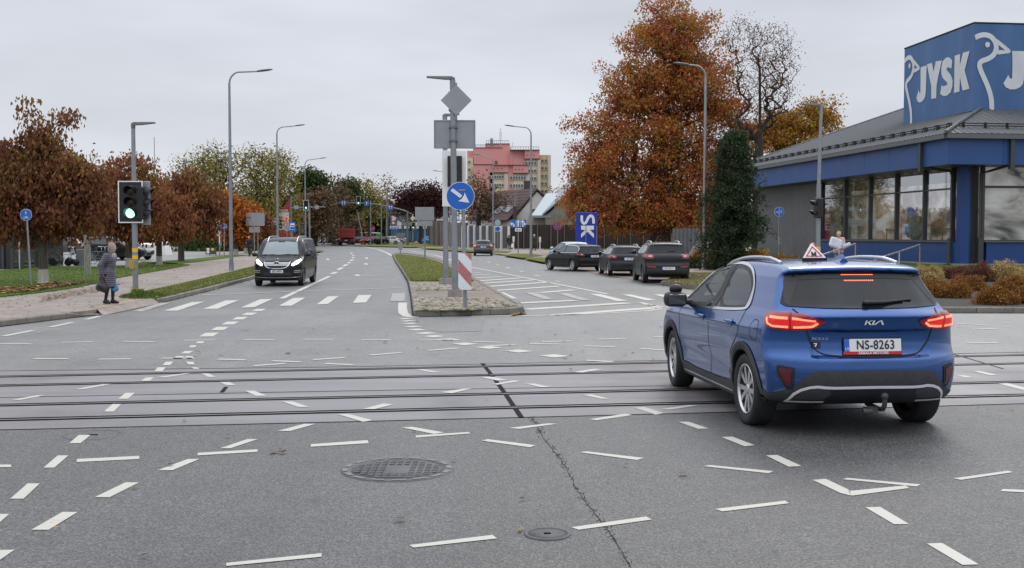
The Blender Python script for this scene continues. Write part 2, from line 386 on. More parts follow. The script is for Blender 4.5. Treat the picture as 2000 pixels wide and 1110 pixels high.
quads='''85 916 106 916 134 892 113 892|150 905 272 899 272 893 150 899|-40 915 22 915 22 910 -40 910|20 977 46 977 78 947 54 947|-25 1031 0 1023 18 1007 -6 1007|61 1038 95 1038 152 1003 122 1003|-40 1105 0 1097 29 1077 -8 1078|185 974 214 974 272 945 245 945|308 921 337 921 390 899 367 899|386 892 503 885 503 880 386 887|430 878 450 878 504 860 483 860|542 844 567 844 617 830 594 830|607 875 720 868 718 862 607 870|442 1109 628 1091 628 1084 442 1103|135 868 157 868 177 852 154 852|203 806 222 806 237 791 220 791|231 781 250 781 264 769 245 769|275 746 292 746 301 739 285 739|301 727 317 727 324 719 308 719|317 715 332 715 339 708 324 708|337 702 355 702 360 697 345 697|353 692 369 692 378 687 361 687|369 680 381 680 385 676 372 676|382 672 396 672 400 668 386 668|363 708 377 708 381 713.5 368 713.5|374 719 385 719 390 722 378 722|393 731 407 731 422 738 406 738|428 748 448 748 461 754 442 754|478 765 496 765 523 775 500 775|550 786 572 786 604 797 583 797|659 811 682 811 728 823 709 826|784 837 806 836 868 847 848 850|812 857 918 849 916 846 812 853|941 863 952 860 1046 872 1036 876|1133 886 1145 884 1258 897 1244 901|994 838 1014 840 1089 830 1071 829|1151 821 1165 823 1235 813 1222 810|1238 798 1259 797 1297 809 1280 812|1290 801 1309 802 1365 794 1345 793|1325 826 1345 826 1384 839 1364 840|1409 856 1430 855 1474 872 1454 874|1496 892 1518 891 1566 913 1540 914|1373 913 1387 911 1511 923 1501 927|1397 997 1411 1002 1541 986 1533 981|1587 940 1613 938 1657 959 1664 971 1642 966|1664 971 1776 956 1768 951 1657 962|1647 939 1654 936 1799 949 1790 953|1862 937 1877 940 1979 925 1969 922|1953 962 1959 958 2030 961 2030 966|1690 994 1719 993 1776 1027 1746 1027|1810 1065 1840 1064 1912 1106 1880 1107|799 1068 808 1073 971 1055 962 1048|1116 1033 1130 1038 1273 1018 1262 1012|708 801 732 801 769 792 749 790|859 768 883 770 921 761 905 761|961 752 972 753 1019 746 1002 745|937 738 965 738 992 744 972 745|1025 751 1044 751 1077 758 1056 758|1137 773 1155 772 1191 781 1175 781|811 723 828 723 863 729 846 729|1119 728 1138 729 1178 723 1160 722|22 783 40 783 89 774 72 774|146 762 163 762 218 752 200 752|307 738 322 739 374 731 360 731|1868 735 1885 735 1902 739 1886 739|1901 727 1913 726 1949 734 1936 735|1949 751 1968 750 2020 764 2000 764|361 697 376 697 380 702 365 702'''
z_mark=.0098
def clean(mb,P):
 c=sum(P,Vector())/len(P);P=sorted(P,key=lambda p:math.atan2(p.y-c.y,p.x-c.x))if len(P)==4 else P
 mb.poly([p+Vector((0,0,z_mark))for p in P])
mb=MB()
for q in quads.split('|'):
 n=[float(x)for x in q.split()];clean(mb,[G(n[i],n[i+1])for i in range(0,len(n),2)])
lines='''-20 673 61 673|120 670 182 669|241 668 302 669|360 666 421 665.5|477 665 537 665|593 664 652 664|66 702 134 702|192 703 256 702.5|315 701 376 701|425 703 480 704.5|531 706 588 708.5|495 716 557 711.5|611 704 673 700|635 711.5 690 714|706 665 764 665|723 695 784 690|818 665.5 885 665.5|836 686 896 681|925 668.5 982 670|947 677.5 1007 674|1034 672.5 1091 673.5|1059 669 1116 667|1141 677 1202 678.5|1167 664 1223 662|1251 682 1299 685|1145 705 1197 708|1276 659 1320 658|1908 644 1947 643|1890 671 1949 670.5|1868 633 1925 636|1960 632 1995 633'''
for q in lines.split('|'):
 n=[float(x)for x in q.split()];strip_px(mb,[(n[0],n[1]),(n[2],n[3])],.11,z_mark)
def dots(mb,pp,dash,gap,w):
 P=gpts(pp);L=0;out=[]
 for a,b in zip(P[:-1],P[1:]):
  d=(b-a).length;u=(b-a)/d;nn=Vector((-u.y,u.x,0))*w/2;t=-L
  while t<d:
   s0,s1=max(t,0),min(t+dash,d)
   if s1>s0+.03:mb.add([a+u*s0-nn+Vector((0,0,z_mark)),a+u*s1-nn+Vector((0,0,z_mark)),a+u*s1+nn+Vector((0,0,z_mark)),a+u*s0+nn+Vector((0,0,z_mark))],[(0,1,2,3)])
   t+=dash+gap
  L=(L+d)%(dash+gap)
dots(mb,[(402,658.5),(440,637),(478,618),(513,603.5)],.75,.55,.24)
for a in '791 623.5|797 628|801 633|806.5 639|815 645|831 652|848 658|877 664.5|908 673|955 680|1014 687|1083 696.5'.split('|'):
 x,y=map(float,a.split());k=(y-615)/80;strip_px(mb,[(x-6-9*k,y-.3-1.6*k),(x+6+9*k,y+.3+1.6*k)],.3,z_mark)
dots(mb,[(7,657.6),(98,640),(177,623),(195,618)],1.15,.75,.13)
mb.build('junction_markings',M['paint'],kind='structure')
mb=MB();mo=MB()
zl='256 609.6 277 609.6 335 592 313 592 o|319 608 347 607.7 400 590 375 591|396 604.6 425 604 467 587 440 588|470 602 497 601 533 584.5 508 585.5|544 598.4 570 598 597 582 573 583|618 595.7 640 595 662 579 640 580|689 592.7 715 591.7 726 576.7 700 577.3|763 589 791 589 791 573 766 574 o|963 571 983 571.5 1011 584 995 584|1024 572 1046 572 1082 585.6 1061 585 o|1086 573 1109 573.6 1154 587 1133 587 o|1151 575 1172 575 1226 588.6 1205 589|1214 576 1232 576 1283 587 1263 588|1275 576 1292 576 1345 587 1323 588|1335 577 1352 577 1405 588 1383 589'
for q in zl.split('|'):
 n=q.split();t_=mo if n[-1]=='o' else mb;n=[float(x)for x in n if x!='o'];clean(t_,[G(n[i],n[i+1])for i in range(0,8,2)])
mb.build('zebra_crossing',M['paint'],kind='structure');mo.build('worn_zebra_stripes',M['paint_old'],kind='structure')
mb=MB()
strip_px(mb,[(918,522),(1000,538),(1187,575.4)],.16,z_mark)
for q in '919 530 931 530|920 534 941 533.4|920 538 960 536.4|921 544 980 541|933 549.5 1020 543.5|935 554.5 1044 547.5|947 561 1068 552|956 569 1094 559.5|1053 572.5 1122 567'.split('|'):
 n=[float(x)for x in q.split()];strip_px(mb,[(n[0],n[1]),(n[2],n[3])],.40,z_mark)
for q in '1011 593 1124 587.5|1026 605 1229 592.5|1083 616.5 1280 602'.split('|'):
 n=[float(x)for x in q.split()];strip_px(mb,[(n[0],n[1]),(n[2],n[3])],.42,z_mark)
strip_px(mb,[(1250,591.6),(1270,596.5),(1285,602),(1288,604.5)],.16,z_mark);strip_px(mb,[(1288,604.5),(1260,608.4),(1170,613.5),(1070,617),(920,618.8)],.14,z_mark)
dots(mb,[(1262,596),(1345,606)],.9,.6,.14)
for q in '1083.5 549.6 1095.5 551.4|1044.5 538.5 1055 540.6|1015 529.8 1022 531.6|990 522.6 995.6 524.7|970 517 974.6 518.4|953 512 957 513.4|936.5 507.6 940 508.6|925 504 927 504.6'.split('|'):
 n=[float(x)for x in q.split()];strip_px(mb,[(n[0],n[1]),(n[2],n[3])],.16,z_mark)
strip_px(mb,[(550,584),(644,540)],.17,z_mark)
for q in '647 536 658 531.7|660 527.7 669 523|671 520.7 678 516.7|680 515 683.5 512.5|685.5 510 688 507.5|689.5 505 690.5 503|690.5 500.5 689.5 499|688 496.5 685 494.5'.split('|'):
 n=[float(x)for x in q.split()];strip_px(mb,[(n[0],n[1]),(n[2],n[3])],.22,z_mark)
strip_px(mb,[(387,577.6),(600,569),(783,563)],.16,z_mark)
for q in '698 538.5 736 539|715 516.3 743 516.6|716 504.7 736 504.7|602 520 635 520|640 507.3 656 507.3'.split('|'):
 n=[float(x)for x in q.split()];strip_px(mb,[(n[0],n[1]),(n[2],n[3])],.3,z_mark);strip_px(mb,[(n[0]-1,n[1]-1.5),(n[0]+1,n[1]+1.5)],.2,z_mark+.003)
strip_px(mb,[(786.5,592),(786,604),(788,613),(797,619),(813,621)],.22,z_mark)
strip_px(mb,[(675,478),(715,483),(740,488),(757,495),(765,500)],.25,z_mark);strip_px(mb,[(905,517),(880,508),(850,499),(800,490)],.2,z_mark)
mb.build('lane_markings',M['paint'],kind='structure')
def kerb(name,pp,h=.125,w=.15,step=1.0,left=True,fade=0):
 P=resample(gpts(pp),step);mb=MB()
 for i in range(len(P)-1):
  a,b=P[i],P[i+1];d=(b-a);L=d.length;u=d/L;nn=Vector((-u.y,u.x,0))*(w if left else-w)
  a=a+u*.006;b=b-u*.006
  h0=h1=h+random.uniform(-.004,.004)
  if fade and i>=len(P)-1-fade:k=len(P)-1-i;h0,h1=h*k/fade,max(.012,h*(k-1)/fade)
  c=.022;nb=nn*(c/w)
  vs=[]
  for p,hh in((a,h0),(b,h1)):
   hh=max(hh,.03);vs+=[p+Vector((0,0,-.05)),p+Vector((0,0,hh-c)),p+nb+Vector((0,0,hh)),p+nn+Vector((0,0,hh)),p+nn+Vector((0,0,-.05))]
  mb.add(vs,[(0,1,6,5),(1,2,7,6),(2,3,8,7),(3,4,9,8),(0,4,3,2,1),(5,6,7,8,9)])
 mb.add([p+Vector((0,0,.012))+(P[min(i+1,len(P)-1)]-P[max(i-1,0)]).normalized().cross(Vector((0,0,1)))*(.035 if left else-.035)*sgn for i,p in enumerate(P)for sgn in(1,-.3)],[(2*i,2*i+1,2*i+3,2*i+2)for i in range(len(P)-1)],1)
 return mb.build(name,[M['kerb'],M['gutter']],kind='structure')
PZ=.12
kl1=[(-260,668),(-60,645),(0,638.5),(100,626),(160,619),(201,615.5)]
kerb('kerb',kl1,fade=2)
kl2=[(307,592.5),(318,591),(335,587),(400,571),(494,545.5),(560,524),(600,508.5),(622,498)]
kerb('kerb',kl2)
kr=[(1291,557),(1325,562),(1360,566.5),(1500,581),(1700,600),(1800,609),(1836,612),(2050,612.5),(2500,613)]
kerb('kerb',kr,h=.14)
kr2=[(800,483),(835,486),(905,492),(945,495),(984,500),(1020,506),(1055,513),(1090,517)]
kerb('kerb',kr2)
isl=[(766,499),(772,512),(783,529),(797,552),(803,580),(808,617),(815,619.5),(860,618.5),(920,617),(995,615),(1023,611.5),(1021,605),(980,581.5),(955,566),(932,552),(900,530),(860,511),(830,503),(800,498.5),(780,496.5),(766,499)]
kerb('island_kerb',isl,h=.15,step=.9)
tri_sheet('left_pavement',gpts([(-900,760)])+[p+Vector((0,.09,0))for p in gpts(kl1[:-1])]+[G(190,604,PZ),G(300,584,PZ)]+[p+Vector((-.1,.05,0))for p in gpts(kl2[1:])]+gpts([(600,489),(520,487),(300,487),(-400,487),(-2200,560)]),PZ,M['paver'],z0=-.04)
mb=MB();mb.add([G(190,604,PZ),G(300,584,PZ),G(309,593,.012),G(203,616,.012),G(311,591,0),G(200,617,0)],[(0,1,2,3),(1,4,2),(0,3,5)])
mb.build('dropped_kerb_ramp',M['paver'],kind='structure')
px_sheet('tactile_strip',[(180,600),(246,588),(286,579),(298,582),(240,594),(190,603)],PZ+.004,M['tactile'],PZ)
kin=lambda pp,dx,dy:[p+Vector((dx,dy,0))for p in gpts(pp)]
tri_sheet('right_pavement',kin(kr2,.05,.1)+gpts([(1150,516),(1250,526),(1335,537)])+kin(kr[:],.0,.1)+gpts([(3600,600),(3600,476),(1300,474),(800,474)]),PZ,M['paver_r'],z0=-.04)
px_sheet('parking_bay',[(1075,517),(1150,519),(1250,528),(1338,539),(1291,556),(1200,541),(1137,530)],.012,M['paver_bay'])
px_sheet('far_pavement',[(470,484),(600,477),(640,479),(690,481.5),(800,483.5),(800,473),(560,470),(380,472)],.10,M['paver_r'])
LAWN=[(-160,600),(0,581),(75,573),(140,564),(186,554.5),(215,546),(267,537),(320,528),(372,518),(330,514),(280,511.5),(251,519),(173,522),(93,521),(0,529),(-200,540)]
LAWN2=[(285,516),(341,517),(420,508),(484,499),(460,498.5),(434,501),(380,506),(325,510)]
def inset(pp,w):
 P=gpts(pp);out=[]
 for i,p in enumerate(P):
  d=(P[min(i+1,len(P)-1)]-P[max(i-1,0)]).normalized();out.append(proj(p+Vector((-d.y,d.x,0))*w+Vector((0,0,PZ))))
 return out
VERGE=[(232,581),(262,582.5),(296,582)]+inset(kl2[1:-1],.16)+[(604,499),(590,498),(540,507),(493,521),(456,530),(400,544),(330,560),(273,571.5)]
def zoned(name,pp,z,m):return tri_sheet(name,gpts(pp,PZ),z,m,z0=PZ-.01)
zoned('lawn',LAWN,PZ+.03,M['lawn']);zoned('lawn',LAWN2,PZ+.03,M['lawn']);zoned('verge',VERGE,PZ+.03,M['verge'])
zoned('parking_lot',[(-500,540),(-200,541),(0,530),(93,522),(250,520),(280,512.5),(330,511),(440,499),(400,488),(330,487),(-700,487),(-1500,520)],PZ+.012,M['asph_light'])
zoned('lawn',[(325,493),(370,486),(470,480.5),(470,489),(400,490)],PZ+.02,M['lawn'])
zoned('lawn',[(690,480),(720,476.5),(900,476.5),(860,482),(800,483),(740,481.5)],PZ+.02,M['verge'])
VR1=[(1294,550.5),(1320,540),(1345,533),(1400,533),(1480,540),(1500,560),(1440,567),(1362,558.5),(1325,555)]
zoned('verge',VR1,PZ+.03,M['dry'])
zoned('verge',[(1025,505.5),(1055,503.5),(1085,507),(1095,515),(1058,512)],PZ+.03,M['verge'])
zoned('verge',[(985,499.5),(1000,496),(1045,497),(1060,500),(1022,504.5)],PZ+.03,M['verge'])
zoned('verge',[(820,485),(850,484),(945,489),(1000,491),(990,495),(940,493.5),(900,491)],PZ+.03,M['verge'])
zoned('verge',[(1062,488),(1120,488),(1370,489),(1370,484),(1062,485)],PZ+.03,M['lawn'])
zoned('verge',[(590,488.5),(612,488.5),(633,490),(615,493.5),(590,494)],PZ+.02,M['verge'])
IZ=.135
isl_in=[(769,500),(775,512),(786.5,529),(800,552),(806.5,580),(811,613),(817,616),(920,613.5),(994,611),(1017,607.5),(1014,603),(974,582),(950,567),(927,552.5),(895,531),(856,512),(828,504.5),(800,500),(780,498)]
tri_sheet('island_paving',gpts(isl_in),IZ,M['paver_isl'],z0=0)
def sub(name,pp,z,m):return tri_sheet(name,gpts(pp,IZ),z,m,z0=IZ-.01)
ISG=[(769.5,498.5),(775,509),(787,526),(801.5,549),(925,549),(893,529),(855,511),(828,503),(800,498.8),(780,497)]
sub('island_grass',ISG,IZ+.03,M['verge'])
def cobbles(name,pp,n,seed):
 """rounded field stones of many sizes bedded in mortar"""
 rr=random.Random(seed);P=[p.to_2d()for p in gpts(pp,IZ)]
 x0,x1=min(p.x for p in P),max(p.x for p in P);y0,y1=min(p.y for p in P),max(p.y for p in P)
 def inside(x,y):
  c=False
  for i in range(len(P)):
   a,b=P[i],P[i-1]
   if(a.y>y)!=(b.y>y)and x<(b.x-a.x)*(y-a.y)/(b.y-a.y)+a.x:c=not c
  return c
 mb=MB();pl=[]
 for _ in range(n*14):
  x,y,r=rr.uniform(x0,x1),rr.uniform(y0,y1),rr.uniform(.07,.14)
  if inside(x,y)and all((x-a)**2+(y-b)**2>(.8*(r+c))**2 for a,b,c in pl):
   pl.append((x,y,r));mb.ball((x,y,IZ+.004),(r*rr.uniform(.85,1.2),r*rr.uniform(.85,1.2),rr.uniform(.025,.05)),rr.choice((0,0,1,2)),9,6)
   if len(pl)>n:break
 mb.build(name,[mat('cobble_a',(.26,.225,.17),.8,0,.3,9,.3),mat('cobble_b',(.20,.16,.13),.8,0,.3,9,.3),mat('cobble_c',(.31,.28,.235),.8,0,.3,9,.3)],kind='stuff')
COB1=[(807,553),(810,567.5),(935,567.5),(941,564),(926,553)];COB2=[(812,582),(815,607.5),(920,605.5),(985,601.5),(1006,598.5),(968,583.5)]
M['mortar']=mat('cobble_bed',(.135,.128,.085),.95,0,.35,4,.5)
sub('cobble_bed',COB1,IZ+.006,M['mortar']);sub('cobble_bed',COB2,IZ+.006,M['mortar'])
cobbles('cobblestones',COB1,420,1);cobbles('cobblestones',COB2,520,2)
def inside2(P,x,y):
 c=False
 for i in range(len(P)):
  a,b=P[i],P[i-1]
  if(a.y>y)!=(b.y>y)and x<(b.x-a.x)*(y-a.y)/(b.y-a.y)+a.x:c=not c
 return c
def sampler(pp,n,z,rr,bias=1.0):
 P=[p.to_2d()for p in gpts(pp,z)];x0,x1=min(p.x for p in P),max(p.x for p in P);y0,y1=min(p.y for p in P),max(p.y for p in P);out=[]
 while len(out)<n:
  x=rr.uniform(x0,x1);y=y0+(y1-y0)*rr.random()**bias
  if inside2(P,x,y):out.append((x,y))
 return out
def blades(name,specs,mats,label=None):
 rr=random.Random(11);mb=MB()
 for pp,n,z,h,bias,mi in specs:
  for x,y in sampler(pp,n,z,rr,bias):
   t=rr.uniform(0,6.28);hh=h*rr.uniform(.4,1.15);w=.006+hh*.075;lx,ly=rr.uniform(-.5,.5)*hh,rr.uniform(-.5,.5)*hh
   c,s=math.cos(t)*w,math.sin(t)*w;z0=z-.02
   mb.add([(x-c,y-s,z0),(x+c,y+s,z0),(x+lx*.4+c*.6,y+ly*.4+s*.6,z0+hh*.6),(x+lx,y+ly,z0+hh)],[(0,1,2),(0,2,3)],mi if rr.random()<.7 else rr.randrange(len(mats)))
 mb.build(name,mats,kind='stuff')
def blade_mat(n,c):
 t=NT(n);g=t.node('ShaderNodeNewGeometry');t.color(t.ramp(g.outputs['Random Per Island'],[(0,tuple(x*.6 for x in c)),(1,tuple(x*1.45 for x in c))]));t.set(Roughness=.8);t.b.inputs['Specular IOR Level'].default_value=.2;return t.m
BM_=[blade_mat('blade_green',(.060,.12,.018)),blade_mat('blade_lime',(.115,.15,.03)),blade_mat('blade_dry',(.22,.18,.08))]
blades('grass',[(LAWN,26000,PZ+.03,.06,1.4,0),(VERGE,20000,PZ+.03,.06,1.5,1),([(234,580),(262,581.5),(300,581),(325,578),(300,572),(262,574)],1800,PZ+.03,.09,1,0),(ISG,15000,IZ+.03,.06,1.7,1),(VR1,12000,PZ+.03,.07,1.2,2),(COB1,700,IZ+.03,.045,1,1),(COB2,1500,IZ+.03,.045,1,1),([(256,574),(266,571),(280,573),(275,580),(262,580)],420,PZ+.05,.17,1,0)],BM_)
def leaf_mat(n,c):
 t=NT(n);g=t.node('ShaderNodeNewGeometry');t.color(t.ramp(g.outputs['Random Per Island'],[(0,tuple(x*.45 for x in c)),(.6,c),(1,tuple(min(1,x*1.7)for x in c))]));t.set(Roughness=.7);t.b.inputs['Specular IOR Level'].default_value=.25;return t.m
def litter(name,specs,mats):
 rr=random.Random(5);mb=MB()
 for pp,n,z,r,bias in specs:
  for x,y in sampler(pp,n,z,rr,bias):
   t=rr.uniform(0,6.28);s=r*rr.uniform(.5,1.3);k=rr.randrange(len(mats));zz=z+rr.uniform(.004,.02)
   pts=[(x+s*q*math.cos(t+a),y+s*q*math.sin(t+a),zz+rr.uniform(0,.03)*(s/.1))for a,q in((0,1),(1.1,.55),(2.2,.8),(3.6,.7),(5.0,.6))]
   mb.add(pts,[(0,1,2,3,4)],k)
 mb.build(name,mats,kind='stuff')
LM=[leaf_mat('leaf_litter_brown',(.085,.038,.018)),leaf_mat('leaf_litter_rust',(.15,.06,.02)),leaf_mat('leaf_litter_ochre',(.26,.17,.04))]
litter('fallen_leaves',[([(-20,565),(0,562),(60,561),(95,553),(180,549),(150,556),(110,562),(60,570),(0,574),(-20,575)],1000,PZ+.045,.10,1),(LAWN,500,PZ+.05,.07,1.3),(VERGE,260,PZ+.05,.06,1.3),([(-60,640),(0,634),(100,622),(197,611),(300,580),(450,528),(600,487),(480,500),(370,521),(267,540),(186,557),(75,576),(-60,600)],900,PZ+.004,.05,1.4),([(75,580),(190,561),(230,552),(240,556),(190,572),(80,592)],380,PZ+.004,.06,1),(COB2,50,IZ+.04,.05,1),(VR1,260,PZ+.05,.06,1),([(1000,615),(1024,612.5),(1026,614),(1002,617)],120,.012,.06,1),([(330,588),(494,546),(600,508),(604,509),(498,548),(336,590)],130,.012,.06,1),([(1295,556),(1362,565),(1420,571),(1420,575),(1360,569),(1293,560)],200,.012,.05,1)],LM)
litter('road_leaves',[([(521,878),(530,877),(557,880),(557,886),(535,887)],5,.011,.04,1),([(-60,1100),(500,720),(1300,650),(1990,800),(1990,1100)],34,.011,.035,1.6),([(300,660),(700,610),(1290,640),(1290,700),(300,700)],40,.01,.05,1)],LM)
def manhole(x,y,r,label,kind,z=.006):
 c=G(x,y);e=empty('manhole_cover',(c.x,c.y,z),0,label,'manhole cover')
 mb=MB();mb.lathe([(r*1.0,0),(r*.985,.008),(r*.84,.008),(r*.82,-.001)],40);mb.build('frame',M['iron'],e)
 mb=MB();mb.lathe([(r*.80,-.001),(r*.80,.005),(0,.005)],40)
 if kind=='grid':
  s=r*.135
  for i in range(-6,7):
   for j in range(-6,7):
    x_,y_=i*s,j*s
    if math.hypot(x_,y_)<r*.74 and not(abs(x_)<r*.17 and abs(y_)<r*.28):mb.box((x_,y_,.007),(s*.62,s*.62,.007))
  mb.build('lid',M['iron'],e)
  mb=MB()
  for k in range(16):
   a0,a1=k*.3927,k*.3927+.26
   mb.add([(r*q*math.cos(a),r*q*math.sin(a),.0115)for a in(a0,(a0+a1)/2,a1)for q in(.87,.96)],[(0,1,3,2),(2,3,5,4)])
  mb.build('ring_blocks',M['galv_d'],e)
 else:
  mb.build('lid',M['iron'],e);mb=MB();mb.box((0,0,.008),(r*.3,r*.1,.004));mb.build('lift_slot',M['groove'],e)
manhole(776,919,.43,'large round cast iron cover with square grid of studs in near asphalt','grid')
manhole(1069,1046,.14,'small plain round cast iron cover beside a white dash at the bottom','plain')
manhole(182,851,.26,'half worn round cover beside a short dash just in front of the tram slab','plain',.0005)
def smax(a,b,k):
 h=np.clip(.5+.5*(a-b)/k,0,1);return b+(a-b)*h+k*h*(1-h)
def smin(a,b,k):return-smax(-a,-b,k)
def sstep(x,a,b):
 t=np.clip((x-a)/(b-a),0,1);return t*t*(3-2*t)
def poly_sdf(P,X,Z):
 P=np.array(P,float);d=np.full(X.shape,1e9);ins=np.zeros(X.shape,bool);n=len(P)
 for i in range(n):
  a,b=P[i],P[(i+1)%n];e=b-a;L=e@e
  if L<1e-12:continue
  t=np.clip(((X-a[0])*e[0]+(Z-a[1])*e[1])/L,0,1)
  d=np.minimum(d,(X-a[0]-t*e[0])**2+(Z-a[1]-t*e[1])**2)
  if a[1]!=b[1]:
   c=((a[1]>Z)!=(b[1]>Z))&(X<(b[0]-a[0])*(Z-a[1])/(b[1]-a[1])+a[0]);ins^=c
 d=np.sqrt(d);return np.where(ins,-d,d)
class Table2:
 def __init__(s,P,x0,x1,z0,z1,h=.015):
  s.x0,s.z0,s.h=x0,z0,h;s.nx,s.nz=int((x1-x0)/h)+2,int((z1-z0)/h)+2
  X,Z=np.meshgrid(x0+np.arange(s.nx)*h,z0+np.arange(s.nz)*h,indexing='ij');s.d=poly_sdf(P,X,Z)
 def __call__(s,x,z):
  u=np.clip((x-s.x0)/s.h,0,s.nx-1.001);v=np.clip((z-s.z0)/s.h,0,s.nz-1.001);i,j=u.astype(int),v.astype(int);a,b=u-i,v-j
  return(s.d[i,j]*(1-a)+s.d[i+1,j]*a)*(1-b)+(s.d[i,j+1]*(1-a)+s.d[i+1,j+1]*a)*b
def surface_net(f,lo,hi,h,proj=2):
 ax=[np.arange(l,u+h,h)for l,u in zip(lo,hi)]
 X,Y,Z=np.meshgrid(*ax,indexing='ij');D=f(X,Y,Z);S=D<0
 nx,ny,nz=D.shape;acc=np.zeros((nx-1,ny-1,nz-1,3));cnt=np.zeros((nx-1,ny-1,nz-1))
 off=[(i,j,k)for i in(0,1)for j in(0,1)for k in(0,1)]
 def g(A,o):return A[o[0]:nx-1+o[0],o[1]:ny-1+o[1],o[2]:nz-1+o[2]]
 for a in off:
  for ax_ in range(3):
   if a[ax_]:continue
   b=list(a);b[ax_]=1
   da,db=g(D,a),g(D,b);m=(da<0)!=(db<0);t=np.where(m,da/np.where(m,da-db,1),0)
   for q in range(3):acc[...,q]+=np.where(m,a[q]+(t if q==ax_ else 0),0)
   cnt+=m
 act=cnt>0;idx=np.full(act.shape,-1);idx[act]=np.arange(act.sum());c=np.argwhere(act)
 V=(c+acc[act]/cnt[act][:,None])*h+np.array([a[0]for a in ax])
 F=[]
 for ax_ in range(3):
  o1,o2=[(1,2),(2,0),(0,1)][ax_];sl=[slice(None)]*3;sl2=[slice(None)]*3;sl[ax_]=slice(0,-1);sl2[ax_]=slice(1,None)
  A,B=S[tuple(sl)],S[tuple(sl2)];w=np.argwhere(A!=B);w=w[(w[:,o1]>0)&(w[:,o2]>0)&(w[:,o1]<D.shape[o1]-1)&(w[:,o2]<D.shape[o2]-1)]
  s=A[tuple(w.T)];e1=np.zeros(3,int);e1[o1]=1;e2=np.zeros(3,int);e2[o2]=1
  q=np.stack([idx[tuple((w-e1-e2).T)],idx[tuple((w-e2).T)],idx[tuple(w.T)],idx[tuple((w-e1).T)]],1);q[~s]=q[~s][:,::-1];F.append(q)
 F=np.concatenate(F);F=F[(F>=0).all(1)]
 for _ in range(proj):
  N,d=grad(f,V);V=V-N*np.clip(d,-h*.6,h*.6)[:,None]
 return V,F
def grad(f,V,e=.004):
 x,y,z=V.T;d=f(x,y,z)
 g=np.stack([f(x+e,y,z)-f(x-e,y,z),f(x,y+e,z)-f(x,y-e,z),f(x,y,z+e)-f(x,y,z-e)],1)/(2*e)
 L=np.linalg.norm(g,axis=1,keepdims=True)+1e-9;return g/L,d/np.maximum(L[:,0],.4)
def np_mesh(name,V,F,mats,N=None,mi=None):
 me=bpy.data.meshes.new(name);me.from_pydata(V.tolist(),[],F.tolist())
 for m in(mats if isinstance(mats,(list,tuple))else[mats]):me.materials.append(m)
 me.polygons.foreach_set('use_smooth',np.ones(len(F),bool))
 if mi is not None:me.polygons.foreach_set('material_index',mi)
 me.update()
 if N is not None:me.normals_split_custom_set_from_vertices(N.tolist())
 return me
def split_mesh(V,F,N,masks):
 """masks: list of face masks -> list of (V,F,N)"""
 out=[]
 for m in masks:
  f=F[m]
  if len(f)==0:out.append(None);continue
  u,inv=np.unique(f,return_inverse=True);out.append((V[u],inv.reshape(f.shape),N[u]))
 return out
def in_poly(P,x,z):
 P=np.array(P);ins=np.zeros(x.shape,bool)
 for i in range(len(P)):
  a,b=P[i],P[i-1]
  if a[1]==b[1]:continue
  ins^=((a[1]>z)!=(b[1]>z))&(x<(b[0]-a[0])*(z-a[1])/(b[1]-a[1])+a[0])
 return ins
